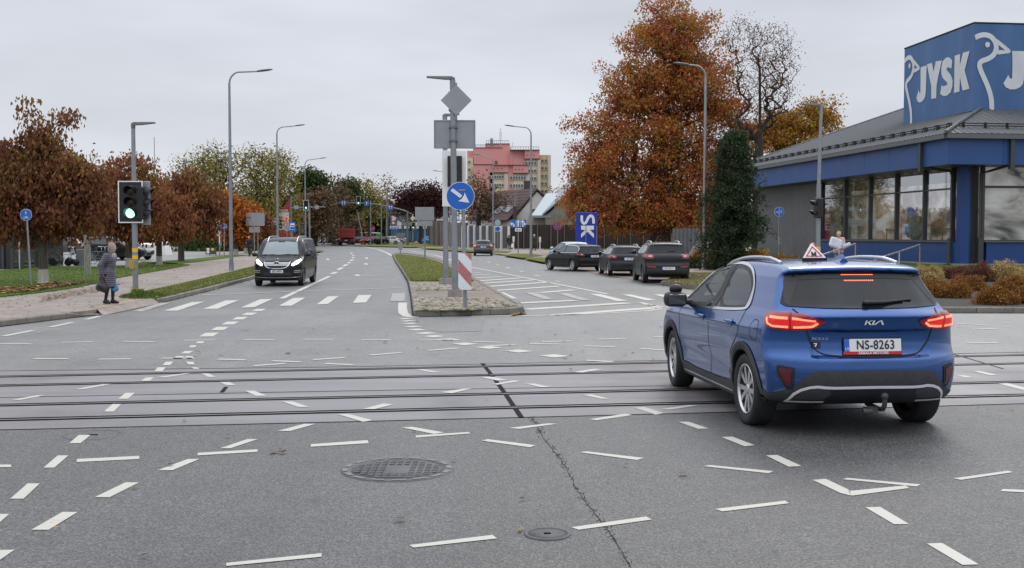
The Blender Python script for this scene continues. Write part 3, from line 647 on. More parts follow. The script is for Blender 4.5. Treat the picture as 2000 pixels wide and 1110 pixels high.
class Shape:
 """a vehicle body: side outline x plan width, rounded, with wheel arches. x from the rear bumper forward, y left, z up"""
 def __init__(s,prof,L,W,zw,wx,wr,bow_r=.22,bow_f=.3,k=.05,crown=.05,taper=None,disp=None,arch=None,ch=2,pw=3.0):
  s.L,s.W,s.wx,s.wr=L,W,wx,wr;s.tab=Table2(chaikin(prof,ch),-.4,L+.4,-.1,2.6)
  s.zs=np.array([a for a,_ in zw]);s.ws=np.array([b for _,b in zw]);s.bow_r,s.bow_f,s.k,s.crown=bow_r,bow_f,k,crown
  s.tx=np.array([a for a,_ in(taper or[(0,1),(L,1)])]);s.tw=np.array([b for _,b in(taper or[(0,1),(L,1)])]);s.disp=disp;s.arch=arch or wr+.035;s.pw=pw
 def width(s,x,z):
  return np.interp(z,s.zs,s.ws)*np.interp(x,s.tx,s.tw)
 def __call__(s,x,y,z):
  ay=np.abs(y);q=np.clip(ay/s.W,0,1.15);tr=1-sstep(x,s.L*.18,s.L*.5);tf=sstep(x,s.L*.5,s.L*.85)
  xx=x-s.bow_r*q**s.pw*tr+s.bow_f*q**2.6*tf
  zz=z+s.crown*q**2*sstep(z,.9,1.2)
  d1=s.tab(xx,zz);d2=(ay-s.width(x,z))*.93
  d=smax(d1,d2,s.k)
  if s.disp is not None:d=d+s.disp(x,y,z)
  for cx in s.wx:
   r=np.sqrt((x-cx)**2+(z-s.wr)**2)
   d=np.maximum(d,-np.maximum(r-s.arch,(s.W-.34)-ay))
  return d
 def mesh(s,h):
  W=s.W+.1;V,F=surface_net(s,(-.12,-W,.1),(s.L+.12,W,s.zs[-1]+.25),h);N,_=grad(s,V);return V,F,N
 def cast(s,yaw,u,z,off=.003,n=76):
  """project (u,z) onto the body along the horizontal direction yaw (0 = from behind, 90 = from the left, 180 = from the front)"""
  c,sn=math.cos(R(yaw)),math.sin(R(yaw));u=np.asarray(u,float);z=np.asarray(z,float)
  cx=s.L/2;ax,ay=-c,sn;ux,uy=sn,c
  if True:ox=cx-cx*ux*ux;oy=-cx*ux*uy
  S=np.linspace(3.4,-1.0,n);P=lambda t:(ox+u*ux+t*ax,oy+u*uy+t*ay,z+0*t)
  prev=s(*P(S[0]+0*u));hit=np.full(u.shape,np.nan)
  for k in range(1,n):
   cur=s(*P(S[k]+0*u));m=(prev>0)&(cur<=0)&np.isnan(hit);hit=np.where(m,S[k-1]+(S[k]-S[k-1])*prev/np.where(m,prev-cur,1),hit);prev=cur
  bad=np.isnan(hit);s.bad=bad
  if bad.any():
   good=~bad
   hit[bad]=np.nanmedian(hit)if good.any()else 0
  for _ in range(6):
   d=s(*P(hit));hit=hit-np.where(bad,0,d*.8)
  V=np.stack([a+0*u for a in P(hit)],1);N,_=grad(s,V);V=V+N*off;return V,N
 def cast_top(s,x,y,off=.003):
  x=np.asarray(x,float);y=np.asarray(y,float);z=np.full(x.shape,2.5);hit=np.full(x.shape,np.nan);S=np.linspace(2.5,.4,160);prev=s(x,y,z)
  for k in range(1,160):
   cur=s(x,y,0*x+S[k]);m=(prev>0)&(cur<=0)&np.isnan(hit);hit=np.where(m,S[k-1]+(S[k]-S[k-1])*prev/np.where(m,prev-cur,1),hit);prev=cur
  hit=np.where(np.isnan(hit),1.0,hit);V=np.stack([x,y,hit],1);N,_=grad(s,V);return V+N*off,N
def tri_poly(poly,res):
 """dense triangulation of an outline"""
 B=[Vector((p[0],p[1]))for p in resample([(p[0],p[1],0)for p in poly],res,True)];n=len(B)
 xs=[p.x for p in B];ys=[p.y for p in B];ins=[]
 gx=np.arange(min(xs)+res/2,max(xs),res);gy=np.arange(min(ys)+res/2,max(ys),res)
 if len(gx)and len(gy):
  GX,GY=np.meshgrid(gx,gy);d=poly_sdf([(p.x,p.y)for p in B],GX,GY);m=d<-res*.45
  ins=[Vector((a,b))for a,b in zip(GX[m],GY[m])]
 r=delaunay_2d_cdt(B+ins,[(i,(i+1)%n)for i in range(n)],[list(range(n))],1,1e-5)
 return np.array([(v.x,v.y)for v in r[0]]),np.array([f for f in r[2]if len(f)==3])
def to_view(s,yaw,P):
 """cast points with nice coordinates: yaw 90/-90 -> (x,z); yaw 0/180 -> (y,z); other yaws -> (u,z) on the turned plane through the body centre line end"""
 P=np.asarray(P,float);u=P[:,0].copy()
 sn,c=math.sin(R(yaw)),math.cos(R(yaw))
 if abs(sn)>.999:u=u*1.0 if sn>0 else u
 return u,P[:,1]
def orient(V,F,N):
 g=np.cross(V[F[:,1]]-V[F[:,0]],V[F[:,2]]-V[F[:,0]]);w=(g*N[F[:,0]]).sum(1)<0
 F=F.copy();F[w]=F[w][:,::-1];return F
def patch(s,name,mats,parent,yaw,poly,off=.004,res=.03,smooth=0,thick=0.0,mirror=False,flip_u=False):
 if smooth:poly=chaikin(poly,smooth)
 P,F=tri_poly(poly,res);u=P[:,0]
 if abs(abs(yaw)-90)<1:uu=(u if yaw>0 else-u)
 elif abs(yaw)>170:uu=-u
 else:uu=u
 uu=uu+0.0
 V,N=s.cast(yaw,uu if abs(abs(yaw)-90)>1 or yaw>0 else-u_fix(s,u),P[:,1],off)
 F=F[~s.bad[F].any(1)];F=orient(V,F,N)
 if mirror:V=V*np.array([1,-1,1]);N=N*np.array([1,-1,1]);F=F[:,::-1]
 return link(name,np_mesh(name,V,F,mats,N),parent)
def u_fix(s,u):return u
def strip(s,name,mats,parent,yaw,line,w,off=.004,res=.04,closed=False,mirror=False,top=False,wfun=None):
 pl=resample([(p[0],p[1],0)for p in line],res,closed);n=len(pl);A,B=[],[]
 for i,p in enumerate(pl):
  a=pl[(i-1)%n]if closed else pl[max(i-1,0)];b=pl[(i+1)%n]if closed else pl[min(i+1,n-1)]
  d=(b-a).normalized();q=Vector((-d.y,d.x,0));ww=w if wfun is None else wfun(i/max(1,n-1))
  A.append(p+q*ww/2);B.append(p-q*ww/2)
 C=np.array([(v.x,v.y)for v in A+B])
 if top:V,N=s.cast_top(C[:,0],C[:,1],off)
 else:V,N=s.cast(yaw,-C[:,0]if abs(yaw)>170 else C[:,0],C[:,1],off)
 F=np.array([(i,(i+1)%n,n+(i+1)%n,n+i)for i in range(n if closed else n-1)])
 if not top:F=F[~s.bad[F].any(1)]
 F=orient(V,F,N)
 if mirror:V=V*np.array([1,-1,1]);N=N*np.array([1,-1,1]);F=F[:,::-1]
 return link(name,np_mesh(name,V,F,mats,N),parent)
def join_objs(objs,name=None):
 """merge freshly built meshes into the first"""
 me0=objs[0].data;bm=bmesh.new()
 mats=[]
 for o in objs:
  for m in o.data.materials:
   if m not in mats:mats.append(m)
 V=[];F=[];MI=[];
 for o in objs:
  b=len(V);V+=[v.co[:]for v in o.data.vertices];mm=[mats.index(m)for m in o.data.materials]
  for p in o.data.polygons:F.append([b+i for i in p.vertices]);MI.append(mm[p.material_index])
 bm.free();me=bpy.data.meshes.new(name or objs[0].name);me.from_pydata(V,[],F)
 for m in mats:me.materials.append(m)
 me.polygons.foreach_set('material_index',MI);me.polygons.foreach_set('use_smooth',[True]*len(F));me.update()
 objs[0].data=me
 for o in objs[1:]:bpy.data.objects.remove(o)
 return objs[0]
def text_mesh(txt,size,m,name='lettering',bold=0.0,align='CENTER',sx=1.0,extr=0.0,space=1.0):
 c=bpy.data.curves.new(name,'FONT');c.body=txt;c.size=size;c.align_x=align;c.align_y='CENTER';c.offset=bold;c.extrude=extr;c.space_character=space
 o=bpy.data.objects.new('tmp',c);COL.objects.link(o);dg=bpy.context.evaluated_depsgraph_get();me=bpy.data.meshes.new_from_object(o.evaluated_get(dg));bpy.data.objects.remove(o);bpy.data.curves.remove(c)
 me.name=name;me.materials.clear();me.materials.append(m)
 if sx!=1:me.transform(Matrix.Diagonal((sx,1,1,1)))
 return me
def put(o,origin,right,up):
 """orient a flat object: local x -> right, local y -> up"""
 r=Vector(right).normalized();u=Vector(up).normalized();n=r.cross(u).normalized();u=n.cross(r)
 m=Matrix((r,u,n)).transposed().to_4x4();m.translation=origin;o.matrix_local=m;return o
def paint_car(name,c,metal=.35,rough=.34,dirt=.12,coat=.35,spec=.5):
 t=NT(name);v=t.coord('Object');n=t.noise(v,2.2,6,.7);f=t.noise(v,300,2)
 sp=t.node('ShaderNodeSeparateXYZ');t.l.new(v,sp.inputs[0]);low=t.math('MULTIPLY',t.ramp(sp.outputs[2],[(.22,1),(.62,0)]),t.ramp(n,[(.3,.25),(.7,1)]))
 base=t.mix(1.0,c,t.ramp(f,[(.3,.88),(.7,1.12)]),'MULTIPLY')
 t.color(t.mix(t.math('MULTIPLY',low,dirt*3),base,(.16,.14,.12)))
 t.set(Metallic=metal,Roughness=t.ramp(n,[(.3,rough-.04),(.7,rough+.06)]));t.b.inputs['Specular IOR Level'].default_value=spec;t.b.inputs['Coat Weight'].default_value=coat;t.b.inputs['Coat Roughness'].default_value=.06;return t.m
def glass_dark(name,c=(.012,.014,.016),rough=.04,spec=.6):
 return mat(name,c,rough,0,.05,3,spec=spec)
def glass_clear(name,tint,fac=.12,k=1.0):
 t=NT(name);tr=t.node('ShaderNodeBsdfTransparent');tr.inputs[0].default_value=(*tint,1);gl=t.node('ShaderNodeBsdfGlossy');gl.inputs['Roughness'].default_value=.02;gl.inputs[0].default_value=(.95,.97,1,1)
 fr=t.node('ShaderNodeFresnel');fr.inputs[0].default_value=1.5;mx=t.node('ShaderNodeMixShader');t.l.new(t.math('MULTIPLY_ADD',fr.outputs[0],k,fac,True),mx.inputs[0]);t.l.new(tr.outputs[0],mx.inputs[1]);t.l.new(gl.outputs[0],mx.inputs[2]);t.l.new(mx.outputs[0],t.out.inputs[0]);return t.m
M['kblue']=paint_car('blue_metallic_paint',(.012,.076,.275),.60,.23,.10,.9)
M['clad']=mat('grey_black_cladding',(.040,.041,.044),.55,0,.2,20,.1)
M['glass_rear']=glass_dark('privacy_glass',(.010,.012,.014),.04,.32)
M['glass_mid']=glass_dark('tinted_glass',(.05,.058,.065),.05)
M['glass_light']=glass_dark('windscreen_painted_sky',(.22,.26,.275),.05)  # sky reflection painted in as a pale base colour
M['glass_see']=glass_clear('clear_side_glass',(.88,.93,.92),.0,.75)
M['glass_tint']=glass_clear('tinted_side_glass',(.22,.24,.25),.03,.9)
M['seam']=mat('shut_line',(.006,.007,.010),.7,0,0)
M['brace']=mat('bright_brace',(.80,.81,.82),.35,.25,0)
M['interior']=mat('dark_interior',(.022,.022,.024),.8,0,.2,6)
M['tail_red']=mat('red_lamp_lens',(.30,.010,.014),.15,0,.05,5,coat=.6)
M['tail_dark']=mat('dark_red_lens',(.10,.006,.010),.15,0,.05,5,coat=.6)
M['tail_lit']=mat('lit_red_lamp',(.9,.08,.05),.3,0,0,emit=(1.0,.13,.07),es=3.6)
M['tail_glow']=mat('glowing_red_lens',(.5,.012,.015),.2,0,0,emit=(.9,.03,.03),es=.45)
M['head_lit']=mat('lit_headlamp',(.9,.95,.8),.2,0,0,emit=(1,1.0,.80),es=1.5)
M['head_glass']=mat('headlamp_glass',(.45,.48,.5),.12,.3,.1,8)
M['plate']=mat('number_plate_white',(.74,.75,.75),.45,0,.03,5)
M['plate_eu']=mat('number_plate_blue_band',(.02,.12,.55),.4,0,.03,5)
M['plate_txt']=mat('number_plate_black',(.012,.012,.013),.5,0,0)
M['alloy']=mat('machined_alloy',(.58,.59,.60),.3,.85,.06,8)
M['alloy_dark']=mat('dark_alloy',(.055,.056,.06),.45,.5,.15,8)
M['redplate']=mat('red_frame',(.50,.02,.03),.4,0,.05,6)
def wheel(root,x,y,r,w,side,mats=None,spokes=5,double=True,rz=0.0,rimr=.70,tag_=None):
 """tyre with its rim; side +1 = left"""
 o=empty_part('wheel',root,(x,y,r),rz)
 Mx=Matrix.Rotation(-R(90)*side,4,'X')
 ir=r*rimr;h=w/2
 mb=MB();mb.lathe([(ir,-h*.85),(r*.86,-h),(r*.95,-h*.93),(r,-h*.72),(r,h*.72),(r*.95,h*.93),(r*.86,h),(ir+.012,h*.88),(ir,h*.80)],40,0,Mx)
 for k in range(44):
  a=2*math.pi*k/44;
  p0=Mx@Vector((r*.955*math.cos(a),r*.955*math.sin(a),h*.90));p1=Mx@Vector((r*1.0*math.cos(a+.04),r*1.0*math.sin(a+.04),h*.5));mb.cyl(p0,p1,.006,n=4,cap=False)
 t=mb.build('tyre',M['rubber'],o)
 mb=MB();mb.lathe([(ir*.985,h*.75),(ir*1.0,h*.86),(ir*.945,h*.85),(ir*.925,h*.66)],40,0,Mx);mb.lathe([(ir*.925,h*.66),(ir*.90,h*.4),(ir*.86,-.05),(ir*.9,-.06)],40,1,Mx)
 mb.lathe([(ir*.9,-.04),(0,-.04)],30,1,Mx)
 mb.lathe([(ir*.62,-.02),(ir*.62,-.005),(ir*.2,-.005)],30,2,Mx)
 mb.lathe([(ir*.21,h*.2),(ir*.21,h*.66),(ir*.13,h*.72),(0,h*.72)],20,0,Mx)
 for k in range(spokes):
  a0=2*math.pi*(k+.25)/spokes
  for da in((-.17,.17)if double else(0,)):
   a=a0+da;a2=a0+da*1.75
   pr=lambda rr,aa,ww,z:(rr*math.cos(aa)-ww*math.sin(aa),rr*math.sin(aa)+ww*math.cos(aa),z)
   ww0,ww1=(.019,.024)if double else(.035,.045)
   ww0*=r/.334;ww1*=r/.334
   top=[Vector(pr(ir*.15,a,-ww0,h*.66)),Vector(pr(ir*.15,a,ww0,h*.66)),Vector(pr(ir*.93,a2,ww1,h*.70)),Vector(pr(ir*.93,a2,-ww1,h*.70))]
   bot=[v-Vector((0,0,.045))for v in top]
   mb.add([Mx@v for v in top+bot],[(0,3,2,1),(0,1,5,4),(1,2,6,5),(2,3,7,6),(3,0,4,7)]if side>0 else[(0,3,2,1),(0,1,5,4),(1,2,6,5),(2,3,7,6),(3,0,4,7)],0 if k%1==0 else 1)
 mb.build('rim',mats or[M['alloy'],M['black'],M['galv_d']],o)
 return o
def empty_part(name,root,loc,rz=0.0):
 o=bpy.data.objects.new(name,None);COL.objects.link(o);o.parent=root;o.location=loc;o.rotation_euler=(0,0,rz);o.empty_display_size=.1;return o
def plate(root,txt,loc,right,up,w=.52,h=.112,band=True,frame=None,sub=None,tsize=.086):
 p=MB();p.bbox((0,0,0),(w+.016,h+.016,.012),.003);po=p.build('number_plate',frame or M['black'],root);put(po,loc,right,up)
 q=MB();q.poly([(-w/2,-h/2,.0075),(w/2,-h/2,.0075),(w/2,h/2,.0075),(-w/2,h/2,.0075)]);q.build('plate_face',M['plate'],po)
 q=MB();b=.045;q.poly([(-w/2,-h/2,.0095),(-w/2+b,-h/2,.0095),(-w/2+b,h/2,.0095),(-w/2,h/2,.0095)]);q.build('country_band',M['plate_eu'],po)
 o=link('registration',text_mesh(txt,tsize*1.28,M['plate_txt'],'registration',.0016,sx=.86,space=1.06),po);o.location=(.024,0,.0115)
 return po
def seat(mb,x,y,m=0):
 mb.bbox((x,y,.50),(.50,.50,.16),.05,m);mb.bbox((x-.25,y,.80),(.16,.48,.62),.06,m);mb.bbox((x-.30,y,1.18),(.10,.26,.17),.04,m)
def build_hero():
 L,Wm=4.395,.913
 prof=[(.14,.30),(.05,.36),(.012,.46),(.0,.56),(.004,.645),(.012,.70),(.05,.735),(.075,.80),(.075,.92),(.062,.99),(.050,1.055),(.052,1.085),(.085,1.115),(.15,1.15),(.27,1.262),(.39,1.375),(.44,1.437),(.405,1.456),(.39,1.482),(.42,1.502),(.62,1.530),(.95,1.545),(1.35,1.552),(1.8,1.540),(2.2,1.495),(2.6,1.41),(3.0,1.245),(3.32,1.07),(3.5,1.02),(3.9,.965),(4.18,.90),(4.30,.80),(4.37,.66),(4.39,.5),(4.36,.32),(4.2,.20),(3.9,.18),(2.2,.18),(.7,.20),(.4,.26)]
 zw=[(.15,.80),(.24,.842),(.36,.875),(.50,.893),(.66,.906),(.80,.912),(.90,.906),(.98,.888),(1.04,.862),(1.12,.815),(1.25,.752),(1.40,.690),(1.50,.63),(1.58,.56),(1.65,.5)]
 wx,wr=(.86,3.51),.338
 def disp(x,y,z):
  ay=np.abs(y);rear=1-sstep(x,.2,.45)
  d=.030*rear*sstep(z,.70,.735)*(1-sstep(z,.925,.965))*(1-sstep(ay,.50,.56))
  mid=sstep(x,1.05,1.35)*(1-sstep(x,2.9,3.2))
  d=d+.022*np.exp(-((z-.52)/.10)**2)*mid*sstep(ay,.5,.7)
  d=d-.012*np.exp(-((z-(.905+.02*(2.2-x)))/.035)**2)*sstep(ay,.6,.75)*sstep(x,.3,.6)*(1-sstep(x,3.6,4))
  for cx in wx:d=d-.020*np.exp(-(((x-cx)/.46)**2+((z-.55)/.22)**2))*sstep(ay,.6,.75)
  d=d-.012*rear*np.exp(-((z-1.07)/.022)**2)*(1-sstep(ay,.55,.8))
  return d
 up=lambda P:[(x,z+.042*max(0,(z-1.05)/.37))for x,z in P]
 s=Shape(prof,L,Wm,zw,wx,wr,bow_r=.31,bow_f=.42,k=.045,crown=.045,taper=[(0,.965),(.5,.985),(1.0,1),(3.2,1),(3.9,.985),(L,.93)],disp=disp,arch=.372,ch=2,pw=3.4)
 root=empty('crossover_car',(3.165,9.50,0),0,'bright blue metallic crossover hatchback with lit brake lights and a learner triangle on its roof','car')
 V,F,N=s.mesh(.022)
 C=V[F].mean(1);cx_,cy,cz=C.T
 front_w=[(3.06,1.02),(2.98,1.085),(2.72,1.228),(2.5,1.325),(2.3,1.385),(2.1,1.418),(1.98,1.426),(2.03,1.036)]
 rear_w=[(1.90,1.040),(1.86,1.428),(1.65,1.432),(1.42,1.412),(1.24,1.362),(1.12,1.290),(1.06,1.21),(1.02,1.125),(1.10,1.075)]
 dlo=[(3.12,1.008),(3.03,1.075),(2.74,1.245),(2.5,1.345),(2.3,1.405),(2.1,1.437),(1.86,1.450),(1.64,1.452),(1.40,1.430),(1.20,1.374),(1.06,1.285),(.97,1.17),(.94,1.105),(1.02,1.072),(2.0,1.022)]
 front_w,rear_w,dlo=up(front_w),up(rear_w),up(dlo)
 fs,rs=chaikin(front_w,2),chaikin(rear_w,2)
 hole=((in_poly(front_w,cx_,cz)|in_poly(rear_w,cx_,cz))&(np.abs(cy)>.4))
 ws=(cx_>2.35)&(cx_<3.22)&(np.abs(cy)<.62-.0*cz)&(cz>1.09)&(cz<1.40)&(np.abs(cy)<(.78-(cz-1.09)*.55))
 hole|=ws&(N[F].mean(1)[:,2]>.5)
 d_f=in_poly([(3.12,1.0),(3.10,.86),(3.08,.36),(3.05,.30),(2.02,.30),(1.985,.36),(1.985,1.44),(2.4,1.42),(2.8,1.24)],cx_,cz)&(np.abs(cy)>.45)
 d_r=in_poly([(1.985,1.46),(1.985,.30),(1.38,.30),(1.34,.42),(1.28,.58),(1.18,.70),(1.05,.78),(1.00,.90),(.99,1.10),(1.10,1.34),(1.3,1.44)],cx_,cz)&(np.abs(cy)>.45)
 well=np.zeros(len(F),bool)
 for q in wx:well|=np.hypot(cx_-q,cz-wr)<.386
 gate=(cx_<.55)&(cz>.70)&(cz<1.43)&(np.abs(cy)<np.interp(cz,[.70,.76,.95,1.10,1.25,1.43],[.40,.50,.585,.62,.66,.58]))&(cx_<.50)
 keep=~hole&~well
 parts=[('body',keep&~d_f&~d_r&~gate),('door',keep&d_f&(cy>0)),('door',keep&d_r&(cy>0)),('door',keep&d_f&(cy<0)),('door',keep&d_r&(cy<0)),('tailgate',keep&gate),*[('wheel_arch',well&((cx_>2.2)==a_)&((cy>0)==b_))for a_ in(True,False)for b_ in(True,False)]]
 P=[]
 for(n_,m_),q in zip(parts,split_mesh(V,F,N,[m for _,m in parts])):P.append(link(n_,np_mesh(n_,q[0],q[1],M['black']if n_=='wheel_arch' else M['kblue'],q[2]),root))
 body,dfl,drl,dfr,drr,tg=P[:6]
 for mir,df,dr in((False,dfl,drl),(True,dfr,drr)):
  patch(s,'window',M['glass_see'],df,90,front_w,.002,.05,mirror=mir);patch(s,'window',M['glass_tint'],dr,90,rear_w,.002,.05,mirror=mir)
  strip(s,'window_surround',M['black'],df,90,fs,.05,.004,.03,True,mir);strip(s,'window_surround',M['black'],dr,90,rs,.05,.0045,.03,True,mir)
  patch(s,'pillar_cover',M['black'],df,90,[(2.05,1.035),(2.0,1.482),(1.86,1.486),(1.90,1.035)],.006,.05,mirror=mir)
  strip(s,'window_trim',M['chrome'],body,90,chaikin(dlo,2),.024,.008,.03,True,mir)
  patch(s,'quarter_trim',M['silver'],body,90,[(1.085,1.30),(1.03,1.245),(.965,1.14),(.955,1.10),(1.03,1.085),(1.025,1.17),(1.055,1.25)],.0075,.03,mirror=mir)
  strip(s,'shut_line',M['seam'],df,90,[(3.12,1.0),(3.115,.80),(3.09,.40),(3.05,.30)],.011,.0035,.05,False,mir)
  strip(s,'shut_line',M['seam'],df,90,[(1.985,1.02),(1.985,.6),(1.985,.31)],.011,.0035,.05,False,mir)
  strip(s,'shut_line',M['seam'],dr,90,chaikin([(.97,1.08),(.985,.92),(1.05,.80),(1.20,.69),(1.29,.58),(1.36,.42)],2,False),.011,.0035,.04,False,mir)
  strip(s,'fuel_flap',M['seam'],body,90,chaikin([(.50,.84),(.50,1.0),(.68,1.02),(.70,.86),(.60,.82)],2),.006,.003,.03,True,mir)
  for cx in wx:
   arc=[(cx+.414*math.cos(R(a)),wr+.414*math.sin(R(a)))for a in range(-16,197,6)]
   strip(s,'arch_trim',M['clad'],body,90,arc,.074,.008,.04,False,mir)
  patch(s,'sill_trim',M['clad'],body,90,[(3.14,.215),(3.13,.37),(2.6,.345),(1.7,.345),(1.24,.37),(1.23,.215)],.008,.05,mirror=mir)
  strip(s,'sill_strip',M['silver'],body,90,[(3.10,.262),(1.30,.262)],.020,.012,.08,False,mir)
 sgn={False:1,True:-1}
 for mir,df,dr in((False,dfl,drl),(True,dfr,drr)):
  y_=sgn[mir]
  for par,hx in((df,2.12),(dr,1.15)):
   hz=.93 if hx>2 else .945;Vh,Nh=s.cast(90,np.array([hx,hx+.11,hx+.22]),np.array([hz]*3),.0)
   patch(s,'handle_recess',M['kblue'],par,90,[(hx+.11+.085*math.cos(t*.5236),hz-.012+.042*math.sin(t*.5236))for t in range(12)],.0045,.03,mirror=mir)
   mb=MB();pts=[Vector((Vh[0][0],y_*(Vh[0][1]+.012),hz)),Vector((Vh[0][0]+.05,y_*(Vh[0][1]+.034),hz+.006)),Vector((Vh[2][0]-.05,y_*(Vh[2][1]+.034),hz+.006)),Vector((Vh[2][0],y_*(Vh[2][1]+.010),hz))]
   mb.tube(pts,.017,8);mb.build('handle',M['kblue'],par)
  mb=MB();yb=.875
  prof_=[(-.06,.0),(-.055,.5),(.0,.8),(.055,.9),(.10,.6),(.115,0.0)]
  mb.bbox((2.83,y_*1.04,1.07),(.17,.25,.165),.055)
  mb.cyl((2.86,y_*.84,1.035),(2.85,y_*.96,1.04),.035,.03,10);mo=mb.build('door_mirror',M['black'],df)
  mb=MB();mb.bbox((2.742,y_*1.04,1.07),(.02,.19,.115),.009);mb.build('mirror_glass',M['glass_mid'],mo)
 mb=MB();mb.lathe([(.001,-.048),(.03,-.045),(.052,-.03),(.062,0),(.052,.03),(.03,.045),(.001,.048)],24,0,Matrix.Translation((2.85,1.03,1.185))@Matrix.Rotation(R(90),4,'X')@Matrix.Diagonal((.8,.85,1.5,1)));mb.cyl((2.86,1.02,1.13),(2.86,1.03,1.17),.016)
 o=mb.build('training_mirror',M['black'],root)
 gl=[(-.575,1.432),(-.68,1.29),(-.735,1.175),(-.70,1.150),(-.4,1.138),(0,1.134),(.4,1.138),(.70,1.150),(.735,1.175),(.68,1.29),(.575,1.432),(.3,1.449),(0,1.453),(-.3,1.449)]
 g0=patch(s,'rear_window',M['glass_rear'],tg,0,gl,.006,.03)
 band=[(-.57,1.432),(-.62,1.37),(-.3,1.385),(0,1.389),(.3,1.385),(.62,1.37),(.57,1.432),(.3,1.4505),(0,1.4545),(-.3,1.4505)]
 patch(s,'glass_band',M['black'],g0,0,band,.009,.03)
 patch(s,'pillar_fin',M['black'],tg,35,[(.70,1.44),(.82,1.43),(.825,1.37),(.80,1.27),(.765,1.175),(.71,1.155)],.008,.03);patch(s,'pillar_fin',M['black'],tg,35,[(.70,1.44),(.82,1.43),(.825,1.37),(.80,1.27),(.765,1.175),(.71,1.155)],.008,.03,mirror=True)
 bo=strip(s,'brake_light',M['tail_lit'],tg,0,[(.15,1.427),(-.15,1.427)],.021,.014,.03)
 join_objs([patch(s,'brake_light_dots',M['tail_lit'],bo,0,[(-.135+k*.0186,1.362),(-.125+k*.0186,1.362),(-.125+k*.0186,1.371),(-.135+k*.0186,1.371)],.012,.02)for k in range(15)])
 Vw,_=s.cast(0,np.array([.02,-.14,-.34]),np.array([1.170,1.172,1.190]),.022);mb=MB();mb.tube([Vector(Vw[0]),Vector(Vw[1]),Vector(Vw[2])],.022,8,r1=.009);mb.ball(Vector(Vw[0]),(.03,.035,.025))
 Vw2,_=s.cast(0,np.array([-.05,-.42]),np.array([1.185,1.196]),.016);mb.tube([Vector(Vw2[0]),Vector(Vw2[1])],.009,6);mb.build('rear_wiper',M['black'],tg)
 gl_=0
 lamp=[(.385,1.030),(.44,1.056),(.56,1.083),(.72,1.098),(.90,1.104),(.94,1.06),(.93,.985),(.86,.958),(.66,.945),(.50,.960),(.43,.992)]
 led=[[(.47,1.035),(.60,1.050),(.66,1.053)],[(.50,.985),(.60,.978),(.655,.976)],[(.70,1.053),(.86,1.054)],[(.70,.978),(.84,.982),(.88,1.0),(.895,1.045)],[(.455,1.015),(.50,.985)]]
 for mir in(False,True):
  lo=patch(s,'tail_light',M['tail_red'],root,35,lamp,.012,.025,1,mirror=mir)
  for ln in led:strip(s,'light_strip',M['tail_lit'],lo,35,ln,.017,.017,.025,False,mir)
  inner=[(.44,1.020),(.50,1.048),(.66,1.062),(.84,1.066),(.865,.99),(.80,.966),(.66,.962),(.52,.970)]
  patch(s,'glow_panel',M['tail_glow'],lo,35,inner,.0145,.025,1,mirror=mir)
  strip(s,'lamp_joint',M['tail_dark'],lo,35,[(.68,1.094),(.68,.948)],.009,.019,.03,False,mir)
  patch(s,'reflector',M['tail_dark'],root,25,[(.69,.60),(.80,.615),(.80,.575),(.735,.47),(.705,.455)],.010,.03,mirror=mir)
  strip(s,'reflector_surround',M['black'],root,25,[(.675,.613),(.815,.63),(.815,.57),(.735,.445),(.69,.435)],.022,.007,.03,True,mir)
 for mir in(False,True):
  strip(s,'shut_line',M['seam'],tg,0,chaikin([(0,.715),(.34,.722),(.46,.745),(.53,.82),(.57,.93),(.60,1.04),(.66,1.13)],2,False),.012,.004,.04,False,mir)
 patch(s,'bumper_cladding',M['clad'],root,0,[(-.86,.28),(-.90,.375),(-.84,.385),(-.76,.41),(-.66,.48),(-.57,.58),(-.50,.60),(0,.606),(.50,.60),(.57,.58),(.66,.48),(.76,.41),(.84,.385),(.90,.375),(.86,.28),(0,.27)],.006,.035)
 for mir in(False,True):
  patch(s,'bumper_corner',M['clad'],root,50,[(.46,.26),(.46,.39),(.62,.38),(.80,.38),(.93,.43),(.95,.36),(.93,.26)],.005,.04,mirror=mir)
 patch(s,'diffuser',M['black'],root,0,[(-.60,.40),(-.47,.435),(-.38,.44),(.38,.44),(.47,.435),(.60,.40),(.66,.36),(.52,.30),(-.52,.30),(-.66,.36)],.010,.04)
 patch(s,'brace_panel',M['clad'],root,0,[(-.70,.345),(-.64,.41),(-.52,.455),(-.4,.44),(-.38,.40),(-.44,.345)],.011,.03);patch(s,'brace_panel',M['clad'],root,0,[(-.70,.345),(-.64,.41),(-.52,.455),(-.4,.44),(-.38,.40),(-.44,.345)],.011,.03,mirror=True)
 strip(s,'silver_brace',M['brace'],root,0,chaikin([(.72,.318),(.66,.42),(.53,.468),(.40,.455),(.2,.458),(0,.46),(-.2,.458),(-.40,.455),(-.53,.468),(-.66,.42),(-.72,.318)],1,False),.024,.014,.03)
 for sg in(1,-1):strip(s,'silver_brace',M['brace'],root,0,[(sg*.73,.322),(sg*.42,.330)],.018,.014,.03)
 mb=MB();mb.tube([(.30,-.06,.27),(.05,-.06,.26),(-.03,-.06,.27),(-.06,-.06,.31),(-.06,-.06,.37)],.022,10);mb.ball((-.06,-.06,.385),.032);mb.box((.0,.04,.255),(.08,.10,.06));mb.cyl((-.02,.04,.25),(-.02,.12,.25),.03)
 mb.build('tow_bar',M['clad'],root)
 Vp,Np=s.cast(0,np.array([-.01]),np.array([.815]),.016);pl=plate(root,'NS-8263',Vp[0],(0,-1,0),(.12,0,1))
 pl.parent=tg
 q=MB();q.bbox((0,-.068,.004),(.54,.030,.014),.003);fr=q.build('plate_holder',M['redplate'],pl)
